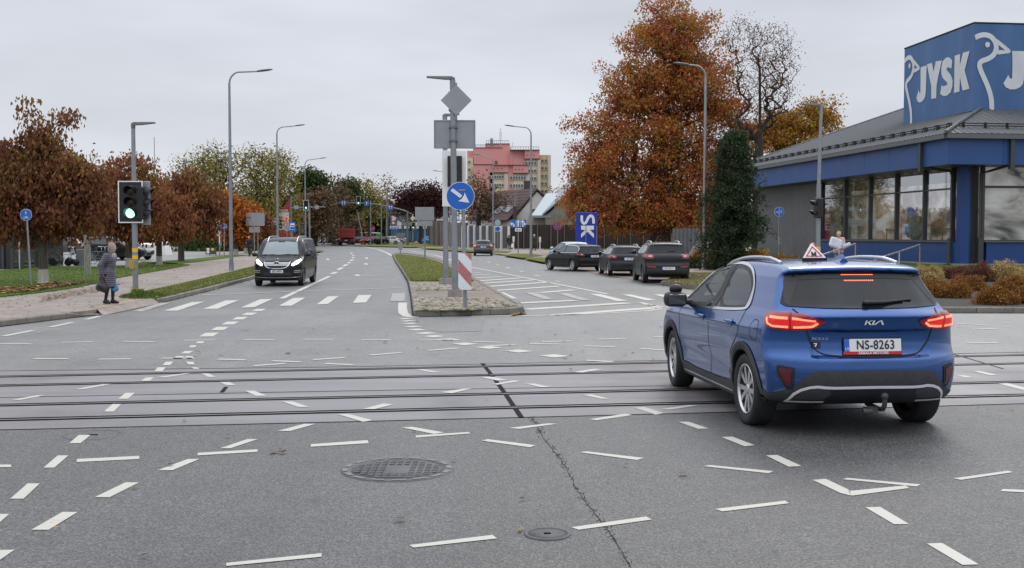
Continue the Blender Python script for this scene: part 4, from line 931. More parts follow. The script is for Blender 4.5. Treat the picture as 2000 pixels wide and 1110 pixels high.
 o=link('dealer_lettering',text_mesh('ARBALA MOTORS',.030,M['signwhite'],'dealer_lettering',.0006,sx=1.15),pl);o.location=(0,-.069,.0135)
 o=link('country_code',text_mesh('LV',.034,M['signwhite'],'country_code',.0005),pl);o.location=(-.237,-.03,.0125)
 def badge(name,polys,cx,cz,size,m,par):
  obs=[patch(s,name,m,par,0,[(cx-(x)*size,cz+y*size)for x,y in p],.011,.02)for p in polys]
  return join_objs(obs,name)
 k_=[[(0,0),(.18,0),(.32,1),(.14,1)],[(.20,.42),(.40,.5),(.98,1),(.72,1)],[(.30,.62),(.56,.0),(.80,.0),(.50,.72)],[(.80,.0),(1.02,0),(1.20,1),(1.0,1)],[(1.02,0),(1.24,0),(1.95,1),(1.75,1)],[(1.75,1),(1.95,1),(2.22,0.0),(2.02,0)]]
 badge('maker_badge',[[(x-1.1,(y-.5)*.54)for x,y in p]for p in k_],-.005,1.022,.080,M['signwhite'],tg)
 let={'X':[[(0,0),(.25,0),(.9,1),(.65,1)],[(.65,0),(.9,0),(.25,1),(0,1)]],'C':[[(.1,0),(.8,0),(.8,.22),(.1,.22)],[(.1,.78),(.8,.78),(.8,1),(.1,1)],[(0,0),(.22,0),(.22,1),(0,1)]],'E':[[(0,0),(.8,0),(.8,.2),(0,.2)],[(0,.4),(.75,.4),(.75,.6),(0,.6)],[(0,.8),(.8,.8),(.8,1),(0,1)]],'D':[[(0,0),(.7,0),(.7,.2),(0,.2)],[(0,.8),(.7,.8),(.7,1),(0,1)],[(.62,.1),(.85,.25),(.85,.75),(.62,.9)]]}
 pol=[]
 for i,ch in enumerate('XCEED'):
  sc_=1.3 if i==0 else 1.0
  for p in let[ch]:pol.append([(x*sc_+i*1.15+(.3 if i else 0),y*sc_)for x,y in p])
 badge('model_badge',[[(x,y*.62)for x,y in p]for p in pol],.535,.868,.026,M['silver'],tg)
 patch(s,'warranty_sticker',M['black'],tg,0,[(.525,.79),(.525,.845),(.45,.845),(.45,.79)],.009,.03)
 badge('warranty_numeral',[[(0,.75),(1,.75),(1,1),(0,1)],[(.3,0),(.62,0),(1,.8),(.68,.8)]],.508,.803,.032,M['signwhite'],tg)
 for sg in(1,-1):
  mb=MB();xs=np.linspace(.80,2.55,13);Vr,_=s.cast_top(xs,np.full(13,.565),.0);pts=[Vector((v[0],sg*v[1],v[2]+.030*min(1,math.sin(math.pi*k/12)*2.2)+.002))for k,v in enumerate(Vr)]
  mb.tube(pts,.018,8);mb.build('roof_rail',M['silver'],root)
 z0=s.cast_top(np.array([.80]),np.array([0.0]),0)[0][0][2]
 mb=MB();mb.add([(.70,-.045,z0-.01),(.70,.045,z0-.01),(.98,.02,z0-.005),(.98,-.02,z0-.005),(.70,-.018,z0+.025),(.70,.018,z0+.025),(.735,-.008,z0+.068),(.735,.008,z0+.068),(.80,.008,z0+.062),(.80,-.008,z0+.062)],[(0,4,5,1),(4,6,7,5),(6,9,8,7),(1,5,7,8,2),(0,3,9,6,4),(2,8,9,3)]);mb.build('antenna_fin',M['kblue'],root)
 patch(s,'windscreen',M['glass_see'],root,180,[(-.76,1.09),(-.60,1.41),(0,1.435),(.60,1.41),(.76,1.09),(0,1.07)],.002,.06)
 mb=MB();mb.box((1.95,0,.36),(2.9,1.5,.12));seat(mb,2.15,.37);seat(mb,2.15,-.37);mb.bbox((1.22,0,.52),(.5,1.3,.2),.06);mb.bbox((.98,0,.82),(.18,1.3,.6),.06)
 for y in(.4,-.4,0):mb.bbox((.94,y,1.16),(.09,.24,.15),.03)
 mb.bbox((3.05,0,.90),(.5,1.42,.26),.08);mb.box((.75,0,.8),(.05,1.3,.7));mb.build('cabin',M['interior'],root)
 mb=MB();mb.lathe([(.185+.016*math.cos(t*1.0472),.016*math.sin(t*1.0472))for t in range(7)],24,0,Matrix.Translation((2.66,.37,.98))@Matrix.Rotation(R(-65),4,'Y'));mb.box((2.68,.37,.98),(.03,.30,.05));mb.build('steering_wheel',M['interior'],root)
 for x in wx:
  for sg in(1,-1):wheel(root,x,sg*.785,wr,.225,sg,[M['alloy'],M['alloy_dark'],M['galv_d']],5,True,R(-4)if x>2 else 0)
 mb=MB();mb.box((2.3,0,.27),(3.4,1.2,.08))
 for x in wx:mb.box((x,0,.46),(.80,1.16,.26))
 mb.build('underbody',M['black'],root)
 for sg in(False,True):patch(s,'headlight',M['head_glass'],root,180,[(.55,.80),(.86,.84),(.84,.74),(.6,.72)],.006,.04,mirror=sg)
 patch(s,'grille',M['black'],root,180,[(-.5,.72),(.5,.72),(.45,.60),(-.45,.60)],.006,.05)
 root.rotation_euler=(0,0,R(90+6.3))
 return root,s
hero,hero_s=build_hero()
def learner_sign():
 p=Vector((1.02,.19));xs,ys=np.array([p.x]),np.array([p.y]);z0=hero_s.cast_top(xs,ys,0)[0][0][2]
 bpy.context.view_layer.update();loc=hero.matrix_world@Vector((p.x,p.y,z0))
 e=empty('learner_triangle',loc,hero.rotation_euler.z,'white three-sided learner driver roof sign with red triangles and a black letter','roof sign')
 a,h=.140,.158;base=[Vector((a*math.cos(R(k)),a*math.sin(R(k)),.022))for k in(125,245,5)];top=[b*.055+Vector((0,0,h))for b in base]
 mb=MB();mb.add(base+top,[(0,1,4,3),(1,2,5,4),(2,0,3,5),(3,4,5),(2,1,0)]);o=mb.build('sign_body',M['white'],e)
 mb=MB();mb.add([b*1.06-Vector((0,0,.026))for b in base]+[b*1.06 for b in base],[(2,1,0),(0,1,4,3),(1,2,5,4),(2,0,3,5),(3,4,5)]);mb.build('magnetic_base',M['black'],e)
 for k in range(3):
  p0,p1,pt=base[k],base[(k+1)%3],(top[k]+top[(k+1)%3])/2;c=(p0+p1+pt)/3;n=(p1-p0).cross(pt-p0).normalized()
  if n.dot(c)<0:n=-n
  mb=MB();tri=[p0,p1,pt];o_=[c+(q-c)*.74+n*.004 for q in tri];i_=[c+(q-c)*.56+n*.004 for q in tri]
  mb.add(o_+i_,[(0,1,4,3),(1,2,5,4),(2,0,3,5)]);mb.build('red_triangle',M['signred'],o)
  r=(p1-p0).normalized();u=(pt-(p0+p1)/2).normalized()
  if r.cross(u).dot(n)<0:r=-r
  t=link('letter',text_mesh('M',.078,M['plate_txt'],'letter',.0012,sx=.95),o);put(t,c+n*.005-u*.016,r,u)
learner_sign()
PROF={'wagon':([(.10,.28),(.02,.38),(0,.55),(.02,.66),(.06,.72),(.05,.90),(.07,.98),(.16,1.04),(.40,1.34),(.38,1.37),(.55,1.41),(1.1,1.45),(1.8,1.455),(2.3,1.42),(2.75,1.28),(3.2,1.06),(3.5,.97),(4.1,.87),(4.5,.74),(4.62,.62),(4.66,.45),(4.6,.26),(4.3,.18),(.5,.22)],4.66,1.47),'suv':([(.12,.36),(.03,.46),(0,.62),(.02,.74),(.07,.80),(.06,1.00),(.10,1.12),(.22,1.18),(.42,1.50),(.38,1.54),(.50,1.59),(1.0,1.63),(1.7,1.635),(2.2,1.60),(2.6,1.47),(3.0,1.24),(3.25,1.10),(3.9,1.0),(4.25,.88),(4.38,.72),(4.42,.52),(4.36,.30),(4.1,.22),(.5,.26)],4.44,1.64),'hatch':([(.10,.28),(.02,.38),(0,.55),(.02,.66),(.05,.72),(.05,.90),(.10,1.0),(.16,1.04),(.46,1.34),(.44,1.37),(.6,1.41),(1.0,1.44),(1.6,1.45),(2.0,1.42),(2.45,1.26),(2.85,1.05),(3.1,.98),(3.7,.88),(4.0,.76),(4.16,.62),(4.2,.45),(4.15,.26),(3.9,.18),(.5,.22)],4.2,1.46),'sedan':([(.10,.28),(.02,.38),(0,.55),(.02,.68),(.05,.82),(.06,.97),(.15,1.02),(.55,1.05),(.95,1.24),(1.35,1.40),(1.8,1.45),(2.3,1.43),(2.75,1.28),(3.15,1.06),(3.4,.98),(4.05,.88),(4.4,.76),(4.55,.62),(4.6,.45),(4.54,.26),(4.3,.18),(.5,.22)],4.6,1.46),'van':([(.08,.36),(.0,.50),(0,.9),(.05,1.2),(.12,1.75),(.22,1.86),(.6,1.90),(2.2,1.91),(3.3,1.895),(3.65,1.80),(4.0,1.55),(4.32,1.22),(4.42,1.15),(4.75,1.06),(4.98,.94),(5.07,.80),(5.10,.6),(5.12,.42),(5.06,.26),(4.9,.19),(.5,.26)],5.14,1.91)}
SIDEW={'wagon':([(3.05,1.00),(2.70,1.19),(2.35,1.33),(2.1,1.36),(1.98,1.365),(2.0,1.0)],[(1.90,1.0),(1.88,1.37),(1.2,1.365),(.62,1.31),(.50,1.22),(.46,1.06),(.6,1.02)]),'suv':([(2.92,1.15),(2.6,1.35),(2.3,1.49),(2.05,1.53),(1.93,1.53),(1.95,1.14)],[(1.86,1.14),(1.84,1.53),(1.1,1.52),(.72,1.46),(.6,1.36),(.62,1.24),(1.0,1.17)]),'hatch':([(2.75,1.0),(2.4,1.19),(2.1,1.31),(1.8,1.35),(1.70,1.355),(1.72,1.0)],[(1.62,1.0),(1.60,1.355),(1.0,1.34),(.75,1.28),(.62,1.14),(.9,1.03)]),'sedan':([(3.05,1.0),(2.7,1.19),(2.35,1.33),(2.1,1.36),(1.98,1.365),(2.0,1.0)],[(1.90,1.0),(1.88,1.37),(1.5,1.34),(1.1,1.22),(.85,1.06),(1.1,1.02)]),'van':([(4.15,1.16),(3.9,1.45),(3.62,1.68),(3.35,1.74),(3.1,1.75),(3.1,1.12)],[(2.95,1.14),(2.95,1.75),(1.6,1.76),(.35,1.72),(.25,1.2),(1.6,1.14)])}
WHEELS={'wagon':(.98,3.72,.325),'suv':(.90,3.54,.355),'hatch':(.78,3.36,.315),'sedan':(.98,3.66,.325),'van':(1.02,4.22,.335)}
WID={'wagon':.905,'suv':.93,'hatch':.885,'sedan':.905,'van':.96}
SHAPES={}
def shape_of(kind):
 if kind in SHAPES:return SHAPES[kind]
 P,L,H=PROF[kind];W=WID[kind];xr,xf,wr=WHEELS[kind];b=SIDEW[kind][0][0][1]
 if kind=='van':zw=[(.15,.86),(.35,.93),(.6,.955),(.95,.96),(1.15,.945),(1.5,.89),(1.8,.80),(2.0,.74)]
 else:zw=[(.15,W*.91),(.32,W*.965),(.5,W*.985),(b-.3,W),(b-.12,W*.985),(b-.02,W*.945),(b+.1,W*.875),(H-.15,W*.74),(H,W*.63),(H+.1,W*.58)]
 s=Shape(P,L,W,zw,(xr,xf),wr,bow_r=.26,bow_f=.38,k=.06,crown=.05,taper=[(0,.95),(.7,1),(L-1,1),(L,.92)],arch=wr+.04,ch=2)
 V,F,N=s.mesh(.045);SHAPES[kind]=(s,V,F,N,b);return SHAPES[kind]
def build_car(kind,color,name,label,group,rear=True,front=False,glass='glass_mid',rails=None,plate_txt=None,lamp=None,lit=False,detail=True,cat='car',wheels=True,rimm=None,arch_clad=False):
 s,V,F,N,b=shape_of(kind);xr,xf,wr=WHEELS[kind];L,W,H=s.L,s.W,PROF[kind][2]
 root=empty(name,(0,0,0),0,label,cat,group);C=V[F].mean(1);cx,cy,cz=C.T
 fw,rw=SIDEW[kind];ym=min(fw[-1][0],9);bm=.30
 well=np.zeros(len(F),bool)
 for q in(xr,xf):well|=np.hypot(cx-q,cz-wr)<wr+.052
 ac=np.abs(cy)>W*.52
 df=in_poly([(fw[0][0]+.05,.3),(fw[0][0]+.08,b),(fw[2][0],H*.95),(fw[-1][0]-.05,H*.97),(fw[-1][0]-.05,.3)],cx,cz)&ac&~well
 dr=in_poly([(fw[-1][0]-.05,.3),(fw[-1][0]-.05,H*.97),(xr+.35,H*.95),(xr+.08,b),(xr+.33,.62),(xr+.42,.3)],cx,cz)&ac&~well
 if kind=='van':dr&=cx>1.6
 gt=(cx<.6)&(cz>.62 if kind!='suv' else cz>.74)&(cz<H*.955)&(np.abs(cy)<np.interp(cz,[.6,b,H],[W*.62,W*.72,W*.56]))&~well
 if kind=='sedan':gt&=cz<1.03
 hood=(cx>fw[0][0]+.2)&(N[F].mean(1)[:,2]>.62)&(np.abs(cy)<W*.80)&~well
 rest=~(well|df|dr|gt|hood)
 pr=[('body',rest,color),('door',df&(cy>0),color),('door',dr&(cy>0),color),('door',df&(cy<0),color),('door',dr&(cy<0),color),('tailgate',gt,color),('bonnet',hood,color)]+[('wheel_arch',well&((cx>L/2)==a_)&((cy>0)==b_),M['black'])for a_ in(True,False)for b_ in(True,False)]
 O=[]
 for(n_,m_,mt),q in zip(pr,split_mesh(V,F,N,[m for _,m,_ in pr])):O.append(link(n_,np_mesh(n_,q[0],q[1],mt,q[2]),root)if q else None)
 body,dfl,drl,dfr,drr,tg,hd=O[:7]
 g=M[glass]
 r_=.07
 for mir,f_,q_ in((False,dfl,drl),(True,dfr,drr)):
  patch(s,'window',g,f_,90,fw,.006,r_,mirror=mir);patch(s,'window',g,q_,90,rw,.006,r_,mirror=mir)
  strip(s,'window_trim',M['black'],body,90,[fw[0]]+fw[1:-1]+rw[2:-1]+[rw[-1],rw[0],fw[-1]],.045,.0075,.08,True,mir)
  if detail:
   strip(s,'shut_line',M['seam'],f_,90,[(fw[-1][0]-.05,b),(fw[-1][0]-.05,.32)],.014,.004,.08,False,mir)
   strip(s,'shut_line',M['seam'],f_,90,[(fw[0][0]+.06,b),(fw[0][0]+.03,.32)],.014,.004,.08,False,mir)
   for par,hx in((f_,fw[-1][0]+.1),(q_,xr+.42)):
    Vh,_=s.cast(90,np.array([hx,hx+.2]),np.array([b-.09]*2),0);sg=-1 if mir else 1
    mb=MB();mb.tube([Vector((v[0],sg*(v[1]+.025),v[2]))for v in Vh],.017,6);mb.build('handle',color,par)
 for sg,par in((1,dfl),(-1,dfr)):
  x0=fw[0][0]-.28;mb=MB();mb.lathe([(.001,-.10),(.065,-.08),(.085,-.02),(.08,.06),(.001,.11)],14,0,Matrix.Translation((x0,sg*(W+.10),b+.06))@Matrix.Rotation(R(90),4,'X'));mb.cyl((x0+.03,sg*(W-.1),b+.02),(x0+.02,sg*(W+.06),b+.04),.03);mb.build('door_mirror',color if kind!='van' else M['black'],par)
 zt=H*.93;zb=fw[0][1]+.05
 wsc=patch(s,'windscreen',M['glass_light']if kind=='van' else g,root,180,[(-W*.78,zb),(-W*.66,zt-.05),(0,zt),(W*.66,zt-.05),(W*.78,zb),(0,zb-.02)],.006,r_)
 if kind=='sedan':gl=[(-W*.70,1.10),(W*.70,1.10),(W*.60,1.33),(0,1.36),(-W*.60,1.33)]
 else:gl=[(-W*.74,b+.07),(0,b+.05),(W*.74,b+.07),(W*.64,H*.885),(0,H*.915),(-W*.64,H*.885)]
 patch(s,'rear_window',M['glass_rear']if glass!='glass_light' else g,tg if kind!='sedan' else root,0,gl,.006,r_)
 if kind!='sedan' and detail:
  Vw,_=s.cast(0,np.array([.0,-.30]),np.array([b+.10,b+.12]),.02);mb=MB();mb.tube([Vector(v)for v in Vw],.016,6);mb.build('rear_wiper',M['black'],tg)
 lz=b-.07 if kind!='van' else 1.0
 lamp=lamp or[(.52,lz-.10),(.55,lz+.03),(.75,lz+.07),(.93,lz+.06),(.93,lz-.06),(.75,lz-.11)]
 for mir in(False,True):
  lo=patch(s,'tail_light',M['tail_red'],root,35,lamp,.012,.06,1,mirror=mir)
  if lit:patch(s,'lit_lamp',M['tail_lit'],lo,35,[(.66,lz-.05),(.66,lz+.02),(.82,lz+.02),(.82,lz-.05)],.016,.06,mirror=mir)
  else:patch(s,'reversing_lens',M['head_glass'],lo,35,[(.60,lz-.03),(.62,lz+.01),(.74,lz+.015),(.74,lz-.03)],.016,.06,mirror=mir)
  patch(s,'headlight',M['head_lit']if front else M['head_glass'],root,180,[(.48,lz-.20),(.50,lz-.12),(.70,lz-.06),(.84,lz-.05),(.82,lz-.18)]if kind!='van' else[(.55,.80),(.56,.88),(.70,.985),(.84,1.06),(.88,1.0),(.80,.88),(.62,.79)],.010,.05,mirror=mir)
 if kind!='van':
  patch(s,'grille',M['black'],root,180,[(-.45,.70),(.45,.70),(.38,.50),(-.38,.50)],.008,.08)
  patch(s,'rear_lower_bumper',M['clad'],root,0,[(-W*.86,.31),(-W*.84,.42),(W*.84,.42),(W*.86,.31)]if not arch_clad else[(-W*.88,.36),(-W*.88,.58),(-.5,.62),(.5,.62),(W*.88,.58),(W*.88,.36)],.008,.07)
  if arch_clad:
   for mir in(False,True):
    for q in(xr,xf):strip(s,'arch_trim',M['clad'],body,90,[(q+(wr+.082)*math.cos(R(a)),wr+(wr+.082)*math.sin(R(a)))for a in range(-14,195,10)],.07,.008,.06,False,mir)
    strip(s,'bumper_reflector',M['tail_red'],root,0,[(.80,.66),(.48,.655)],.05,.010,.06,False,mir)
 if plate_txt is not None:
  pz={'wagon':.82,'suv':.60,'hatch':.80,'sedan':.80,'van':.58}[kind]
  if front:Vp,_=s.cast(180,np.array([.0]),np.array([pz]),.02);plate(root,plate_txt,Vp[0],(0,1,0),(0,0,1))
  else:Vp,_=s.cast(0,np.array([.0]),np.array([pz]),.02);plate(root,plate_txt,Vp[0],(0,-1,0),(.1,0,1))
 if rails:
  for sg in(1,-1):
   xs=np.linspace(xr-.1,fw[2][0]+.05,9);Vr,_=s.cast_top(xs,np.full(9,W*.60),0);mb=MB()
   mb.tube([Vector((v[0],sg*v[1],v[2]+.05*min(1,math.sin(math.pi*k/8)*2.4)))for k,v in enumerate(Vr)],.022,6);mb.build('roof_rail',rails,root)
 for x in(xr,xf):
  for sg in(1,-1):wheel(root,x,sg*(W-.125),wr,.215,sg,rimm or[M['alloy'],M['black'],M['galv_d']],5,True)
 mb=MB();mb.box((L/2,0,.27),(L-.9,W*1.25,.10));
 for x in(xr,xf):mb.box((x,0,.44),(.8,W*1.25,.28))
 mb.build('underbody',M['black'],root)
 return root,s,tg
def place(o,p_left_rear,p_left_front,kind,sc=1.0):
 """stand a car on its rear-left and front-left wheel contacts"""
 a,b=G(*p_left_rear),G(*p_left_front);d=(b-a).normalized();xr,xf,wr=WHEELS[kind];W=WID[kind]-.06
 ang=math.atan2(d.y,d.x);o.scale=(sc,)*3;n=Vector((d.y,-d.x,0));o.location=a-d*xr*sc+n*W*sc;o.rotation_euler=(0,0,ang)
PAINT={k:paint_car('paint_'+k,*v)for k,v in{'black':((.004,.004,.005),.0,.30,.06,.1,.25),'graphite':((.015,.017,.020),.1,.32,.1,.15,.35),'anthracite':((.011,.013,.017),.1,.3,.1,.15,.35),'grey':((.085,.088,.09),.5,.32),'navy':((.035,.048,.070),.4,.3),'white':((.62,.62,.60),.0,.35),'brown':((.085,.075,.068),.4,.32),'silver':((.42,.44,.46),.55,.3),'red':((.36,.02,.025),.1,.3),'skyblue':((.04,.26,.62),.2,.3),'lightblue':((.42,.52,.62),.3,.3),'vanblack':((.004,.004,.005),.0,.25,.05,.12,.25)}.items()}
PG='cars parked along the right kerb'
suv,s_,tg=build_car('suv',PAINT['anthracite'],'parked_car','dark blue-grey sport utility with silver rails, nearest of the parked row',PG,rails=M['silver'],plate_txt='NV-6171',arch_clad=True,rimm=[M['galv_d'],M['black'],M['galv_d']])
place(suv,(1256,552.5),(1240,547.5),'suv',.94)
wag,s_,tg=build_car('wagon',PAINT['graphite'],'parked_car','dark grey estate car standing between the black estate and the sport utility',PG,rails=M['silver'],plate_txt='KO-291')
place(wag,(1188,539),(1171,534.8),'wagon',.93)
maz,s_,tg=build_car('wagon',PAINT['black'],'parked_car','black estate car turned sideways with bright alloy wheels and chrome window line',PG,plate_txt='NZ-853',lamp=[(.50,.83),(.55,.92),(.75,.95),(.98,.97),(1.0,.93),(.8,.86),(.62,.82)])
place(maz,(1118,530),(1067,526.8),'wagon',.92)
strip(shape_of('wagon')[0],'chrome_line',M['chrome'],maz,90,chaikin([(3.0,.985),(1.9,.985),(.55,1.0),(.42,1.06),(.47,1.24),(.62,1.335),(1.2,1.385),(1.9,1.39)],1,False),.02,.012,.06)
a3,s_,tg=build_car('hatch',PAINT['grey'],'driving_car','mid grey hatchback driving away with its brake lights glowing',None,plate_txt='LB-402',lit=True,rimm=[M['galv'],M['black'],M['galv_d']])
place(a3,(926,499.6),(930,493.6),'hatch',.96)
sil=copy_tree(a3);tag(sil,'pale silver-blue hatchback showing only its roof over the black estate','car',PG);sil.location=at(1133,486,62);sil.location.z=0.0;sil.rotation_euler=(0,0,R(104));sil.scale=(.98,)*3
def repaint(root,old,new):
 def rec(o):
  if o.type=='MESH':
   for sl in o.material_slots:
    if sl.material==old:sl.link='OBJECT';sl.material=new
  for c in o.children:rec(c)
 rec(root)
bpy.context.view_layer.update()
repaint(sil,PAINT['grey'],PAINT['lightblue']);repaint(sil,M['tail_lit'],M['tail_red'])
van,vs,tg=build_car('van',PAINT['vanblack'],'passenger_van','shiny black passenger van with lit headlamps coming towards the zebra crossing',None,front=True,rails=M['silver'],plate_txt='ND-4991',glass='glass_rear',cat='van',rimm=[M['galv_d'],M['black'],M['galv_d']])
def van_front():
 s=vs
 patch(s,'grille',M['black'],van,180,[(-.47,.94),(0,.955),(.47,.94),(.45,.84),(.36,.745),(.2,.715),(0,.705),(-.2,.715),(-.36,.745),(-.45,.84)],.010,.05)
 for ln in([(-.46,.895),(.46,.895)],[(-.44,.825),(.44,.825)]):strip(s,'grille_bar',M['chrome'],van,180,ln,.024,.022,.06)
 strip(s,'grille_frame',M['chrome'],van,180,chaikin([(-.50,.95),(-.47,.84),(-.37,.735),(-.2,.70),(0,.69),(.2,.70),(.37,.735),(.47,.84),(.50,.95)],1,False),.022,.018,.05)
 Vc,Nc=s.cast(180,np.array([0.0]),np.array([.855]),.03);c=Vector(Vc[0])
 mb=MB();mb.tube([c+Vector((0,.095*math.cos(t*R(15)),.095*math.sin(t*R(15))))for t in range(25)],.013,6)
 for k in range(3):a=R(90+120*k);mb.tube([c,c+Vector((0,.09*math.cos(a),.09*math.sin(a)))],.014,5,r1=.006)
 mb.build('star_emblem',M['chrome'],van);mb=MB();mb.disc(c+Vector((-.012,0,0)),(1,0,0),.09);mb.build('emblem_disc',M['black'],van)
 Vc,_=s.cast(180,np.array([0.0]),np.array([1.045]),.01);mb=MB();mb.ball(Vector(Vc[0]),.025);mb.build('bonnet_badge',M['chrome'],van)
 patch(s,'lower_intake',M['black'],van,180,[(-.48,.54),(.48,.54),(.60,.40),(-.60,.40)],.006,.06)
 strip(s,'bumper_chrome',M['chrome'],van,180,chaikin([(-.86,.38),(-.6,.35),(0,.345),(.6,.35),(.86,.38)],1,False),.022,.012,.06)
 for sg in(1,-1):
  patch(s,'side_intake',M['black'],van,180,[(sg*.60,.63),(sg*.90,.66),(sg*.92,.46),(sg*.62,.50)],.006,.06)
  for z in(.545,.61):strip(s,'intake_blade',M['silver'],van,180,[(sg*.66,z),(sg*.90,z+.01)],.018,.014,.06)
 for a,b_,c_ in((.02,.62,1.20),(-.62,.02,1.19)):
  Vw,_=s.cast(180,np.array([-a,-(a+b_)/2,-b_]),np.array([c_,c_+.03,c_]),.012);mb=MB();mb.tube([Vector(v)for v in Vw],.014,5);mb.build('wiper',M['black'],van)
 Vm,_=s.cast(180,np.array([0.0]),np.array([1.70]),.004);mb=MB();mb.bbox(Vector(Vm[0])+Vector((-.02,0,0)),(.02,.26,.08),.008);mb.build('sensor_panel',M['clad'],van)
 zb,zt=1.21,1.75
 strip(s,'windscreen_frame',M['black'],van,180,[(-.75,zb),(-.62,zt-.02),(0,zt+.02),(.62,zt-.02),(.75,zb),(0,zb-.02)],.05,.009,.07,True)
van_front()
aL,aR=G(509,559.5),G(585,556.5)
van.scale=(.90,)*3
dv=Vector((.045,-1,0)).normalized();fr=(aL+aR)/2;van.rotation_euler=(0,0,math.atan2(dv.y,dv.x));van.location=Vector((fr.x,fr.y,0))-dv*WHEELS['van'][1]*.90
LG='cars in the car park on the left'
def park(kind,col,label,px,py,heading,sc=1.0,base=None,**k):
 if base is None:o,_,_=build_car(kind,PAINT[col],'parked_car',label,LG,detail=False,**k)
 else:
  o=copy_tree(base[0]);tag(o,label,'car',LG);bpy.context.view_layer.update();repaint(o,PAINT[base[1]],PAINT[col])
 p=G(px,py,.132);o.location=p;o.rotation_euler=(0,0,R(heading));o.scale=(sc,)*3;return o
sedan_o=park('sedan','navy','slate blue saloon behind the round blue sign pole',97,506,172)
tag(sedan_o,'slate blue saloon seen from the side behind the blue sign pole at far left','car')
park('suv','black','black sport utility facing right behind the bicycles',160,509,8,.93,(suv,'anthracite'))
park('suv','white','white sport utility with its tail toward the traffic light pole',288,508,150,.95,(suv,'anthracite'))
park('hatch','brown','brown-grey hatchback nosing out behind the chestnut trunk',165,497,186,1.0,(a3,'grey'))
bpy.context.view_layer.update()
def bark(name,c,white=0.0):
 t=NT(name);v=t.coord('Object');n=t.noise(t.coord('Object',(6,6,1.2)),3,6,.7);col=t.ramp(n,[(.3,tuple(x*.5 for x in c)),(.7,tuple(x*1.4 for x in c))])
 if white:
  sp=t.node('ShaderNodeSeparateXYZ');t.l.new(v,sp.inputs[0]);h=t.math('ADD',sp.outputs[2],t.math('MULTIPLY',n,.25));col=t.mix(t.ramp(h,[((white-.02)/3,1),((white+.02)/3,0)])if False else t.math('LESS_THAN',h,white),col,t.ramp(n,[(.3,(.34,.32,.29)),(.7,(.52,.50,.46))]))
 t.color(col);t.set(Roughness=.9);t.bump(n,.6,.03);return t.m
def foliage(name,cols,tr=.25,var=.35,drift=.75,rnd_=.55):
 """leaf colour differs leaf by leaf and in drifts through the crown"""
 t=NT(name);g=t.node('ShaderNodeNewGeometry');v=t.coord('Object');n=t.noise(v,.55,4,.6)
 f=t.math('ADD',t.math('MULTIPLY',n,drift),t.math('MULTIPLY',g.outputs['Random Per Island'],rnd_));f=t.math('SUBTRACT',f,(drift+rnd_)/2-.5)
 k=len(cols);c=t.ramp(f,[(.22+.56*i/(k-1),cols[i])for i in range(k)])
 rnd=t.node('ShaderNodeTexWhiteNoise');rnd.noise_dimensions='1D';t.l.new(g.outputs['Random Per Island'],rnd.inputs['W'])
 c=t.mix(1.0,c,t.ramp(rnd.outputs['Value'],[(0,1-var),(1,1+var)]),'MULTIPLY')
 t.color(c);t.set(Roughness=.75);t.b.inputs['Specular IOR Level'].default_value=.22
 tb=t.node('ShaderNodeBsdfTranslucent');t.l.new(c,tb.inputs[0]);mx=t.node('ShaderNodeMixShader');mx.inputs[0].default_value=tr;t.l.new(t.b.outputs[0],mx.inputs[1]);t.l.new(tb.outputs[0],mx.inputs[2]);t.l.new(mx.outputs[0],t.out.inputs[0]);return t.m
M['bark']=bark('bark',(.075,.062,.05));M['bark_dark']=bark('bark_dark',(.035,.03,.026));M['bark_lime']=bark('limewashed_bark',(.085,.075,.055),.62);M['birch']=bark('birch_bark',(.26,.25,.23))
F_={'chestnut':foliage('chestnut_leaves',[(.102,.043,.029),(.198,.077,.041),(.264,.120,.046),(.192,.162,.042)],.3,.25,1.3,.3),'chestnut_red':foliage('chestnut_red_leaves',[(.106,.045,.030),(.225,.083,.043),(.312,.131,.048),(.213,.181,.044)],.3,.25,1.3,.3),'orange':foliage('orange_leaves',[(.28,.075,.02),(.44,.14,.025),(.50,.20,.045)]),'oak':foliage('oak_leaves',[(.305,.085,.040),(.427,.128,.054),(.476,.177,.051),(.439,.226,.055),(.305,.232,.055)],.34,.18,1.8,.2),'olive':foliage('olive_leaves',[(.13,.115,.03),(.25,.21,.05),(.38,.30,.08)]),'greenish':foliage('green_leaves',[(.022,.040,.012),(.045,.075,.018),(.09,.11,.025)]),'dark':foliage('dark_evergreen',[(.013,.024,.014),(.033,.055,.024),(.072,.099,.039)],.08,.3,.9,.5),'brown':foliage('brown_leaves',[(.09,.055,.036),(.16,.10,.055),(.21,.145,.07)]),'wine':foliage('wine_leaves',[(.030,.010,.011),(.065,.020,.020),(.10,.035,.03)]),'yellow':foliage('yellow_leaves',[(.28,.12,.02),(.42,.22,.03),(.36,.24,.05)]),'sparse':foliage('dry_twig_leaves',[(.10,.045,.022),(.20,.09,.03),(.25,.14,.05)]),'shrub_tan':foliage('tan_shrub_leaves',[(.224,.14,.049),(.504,.336,.14),(.7,.532,.28),(.308,.308,.07)]),'shrub_rust':foliage('rust_shrub_leaves',[(.084,.035,.0168),(.238,.091,.0308),(.378,.161,.042),(.308,.196,.042)]),'shrub_purple':foliage('purple_shrub_leaves',[(.077,.0308,.028),(.182,.07,.0588),(.308,.154,.084)]),'shrub_gold':foliage('gold_shrub_leaves',[(.224,.105,.028),(.42,.21,.042),(.504,.322,.07)])}
def rand_in_blob(b,rr,shell=.55):
 while True:
  v=Vector((rr.uniform(-1,1),rr.uniform(-1,1),rr.uniform(-1,1)));L=v.length
  if .05<L<=1 and(L>shell or rr.random()<.35):return Vector((b[0]+v.x*b[3],b[1]+v.y*b[4],b[2]+v.z*b[5]))
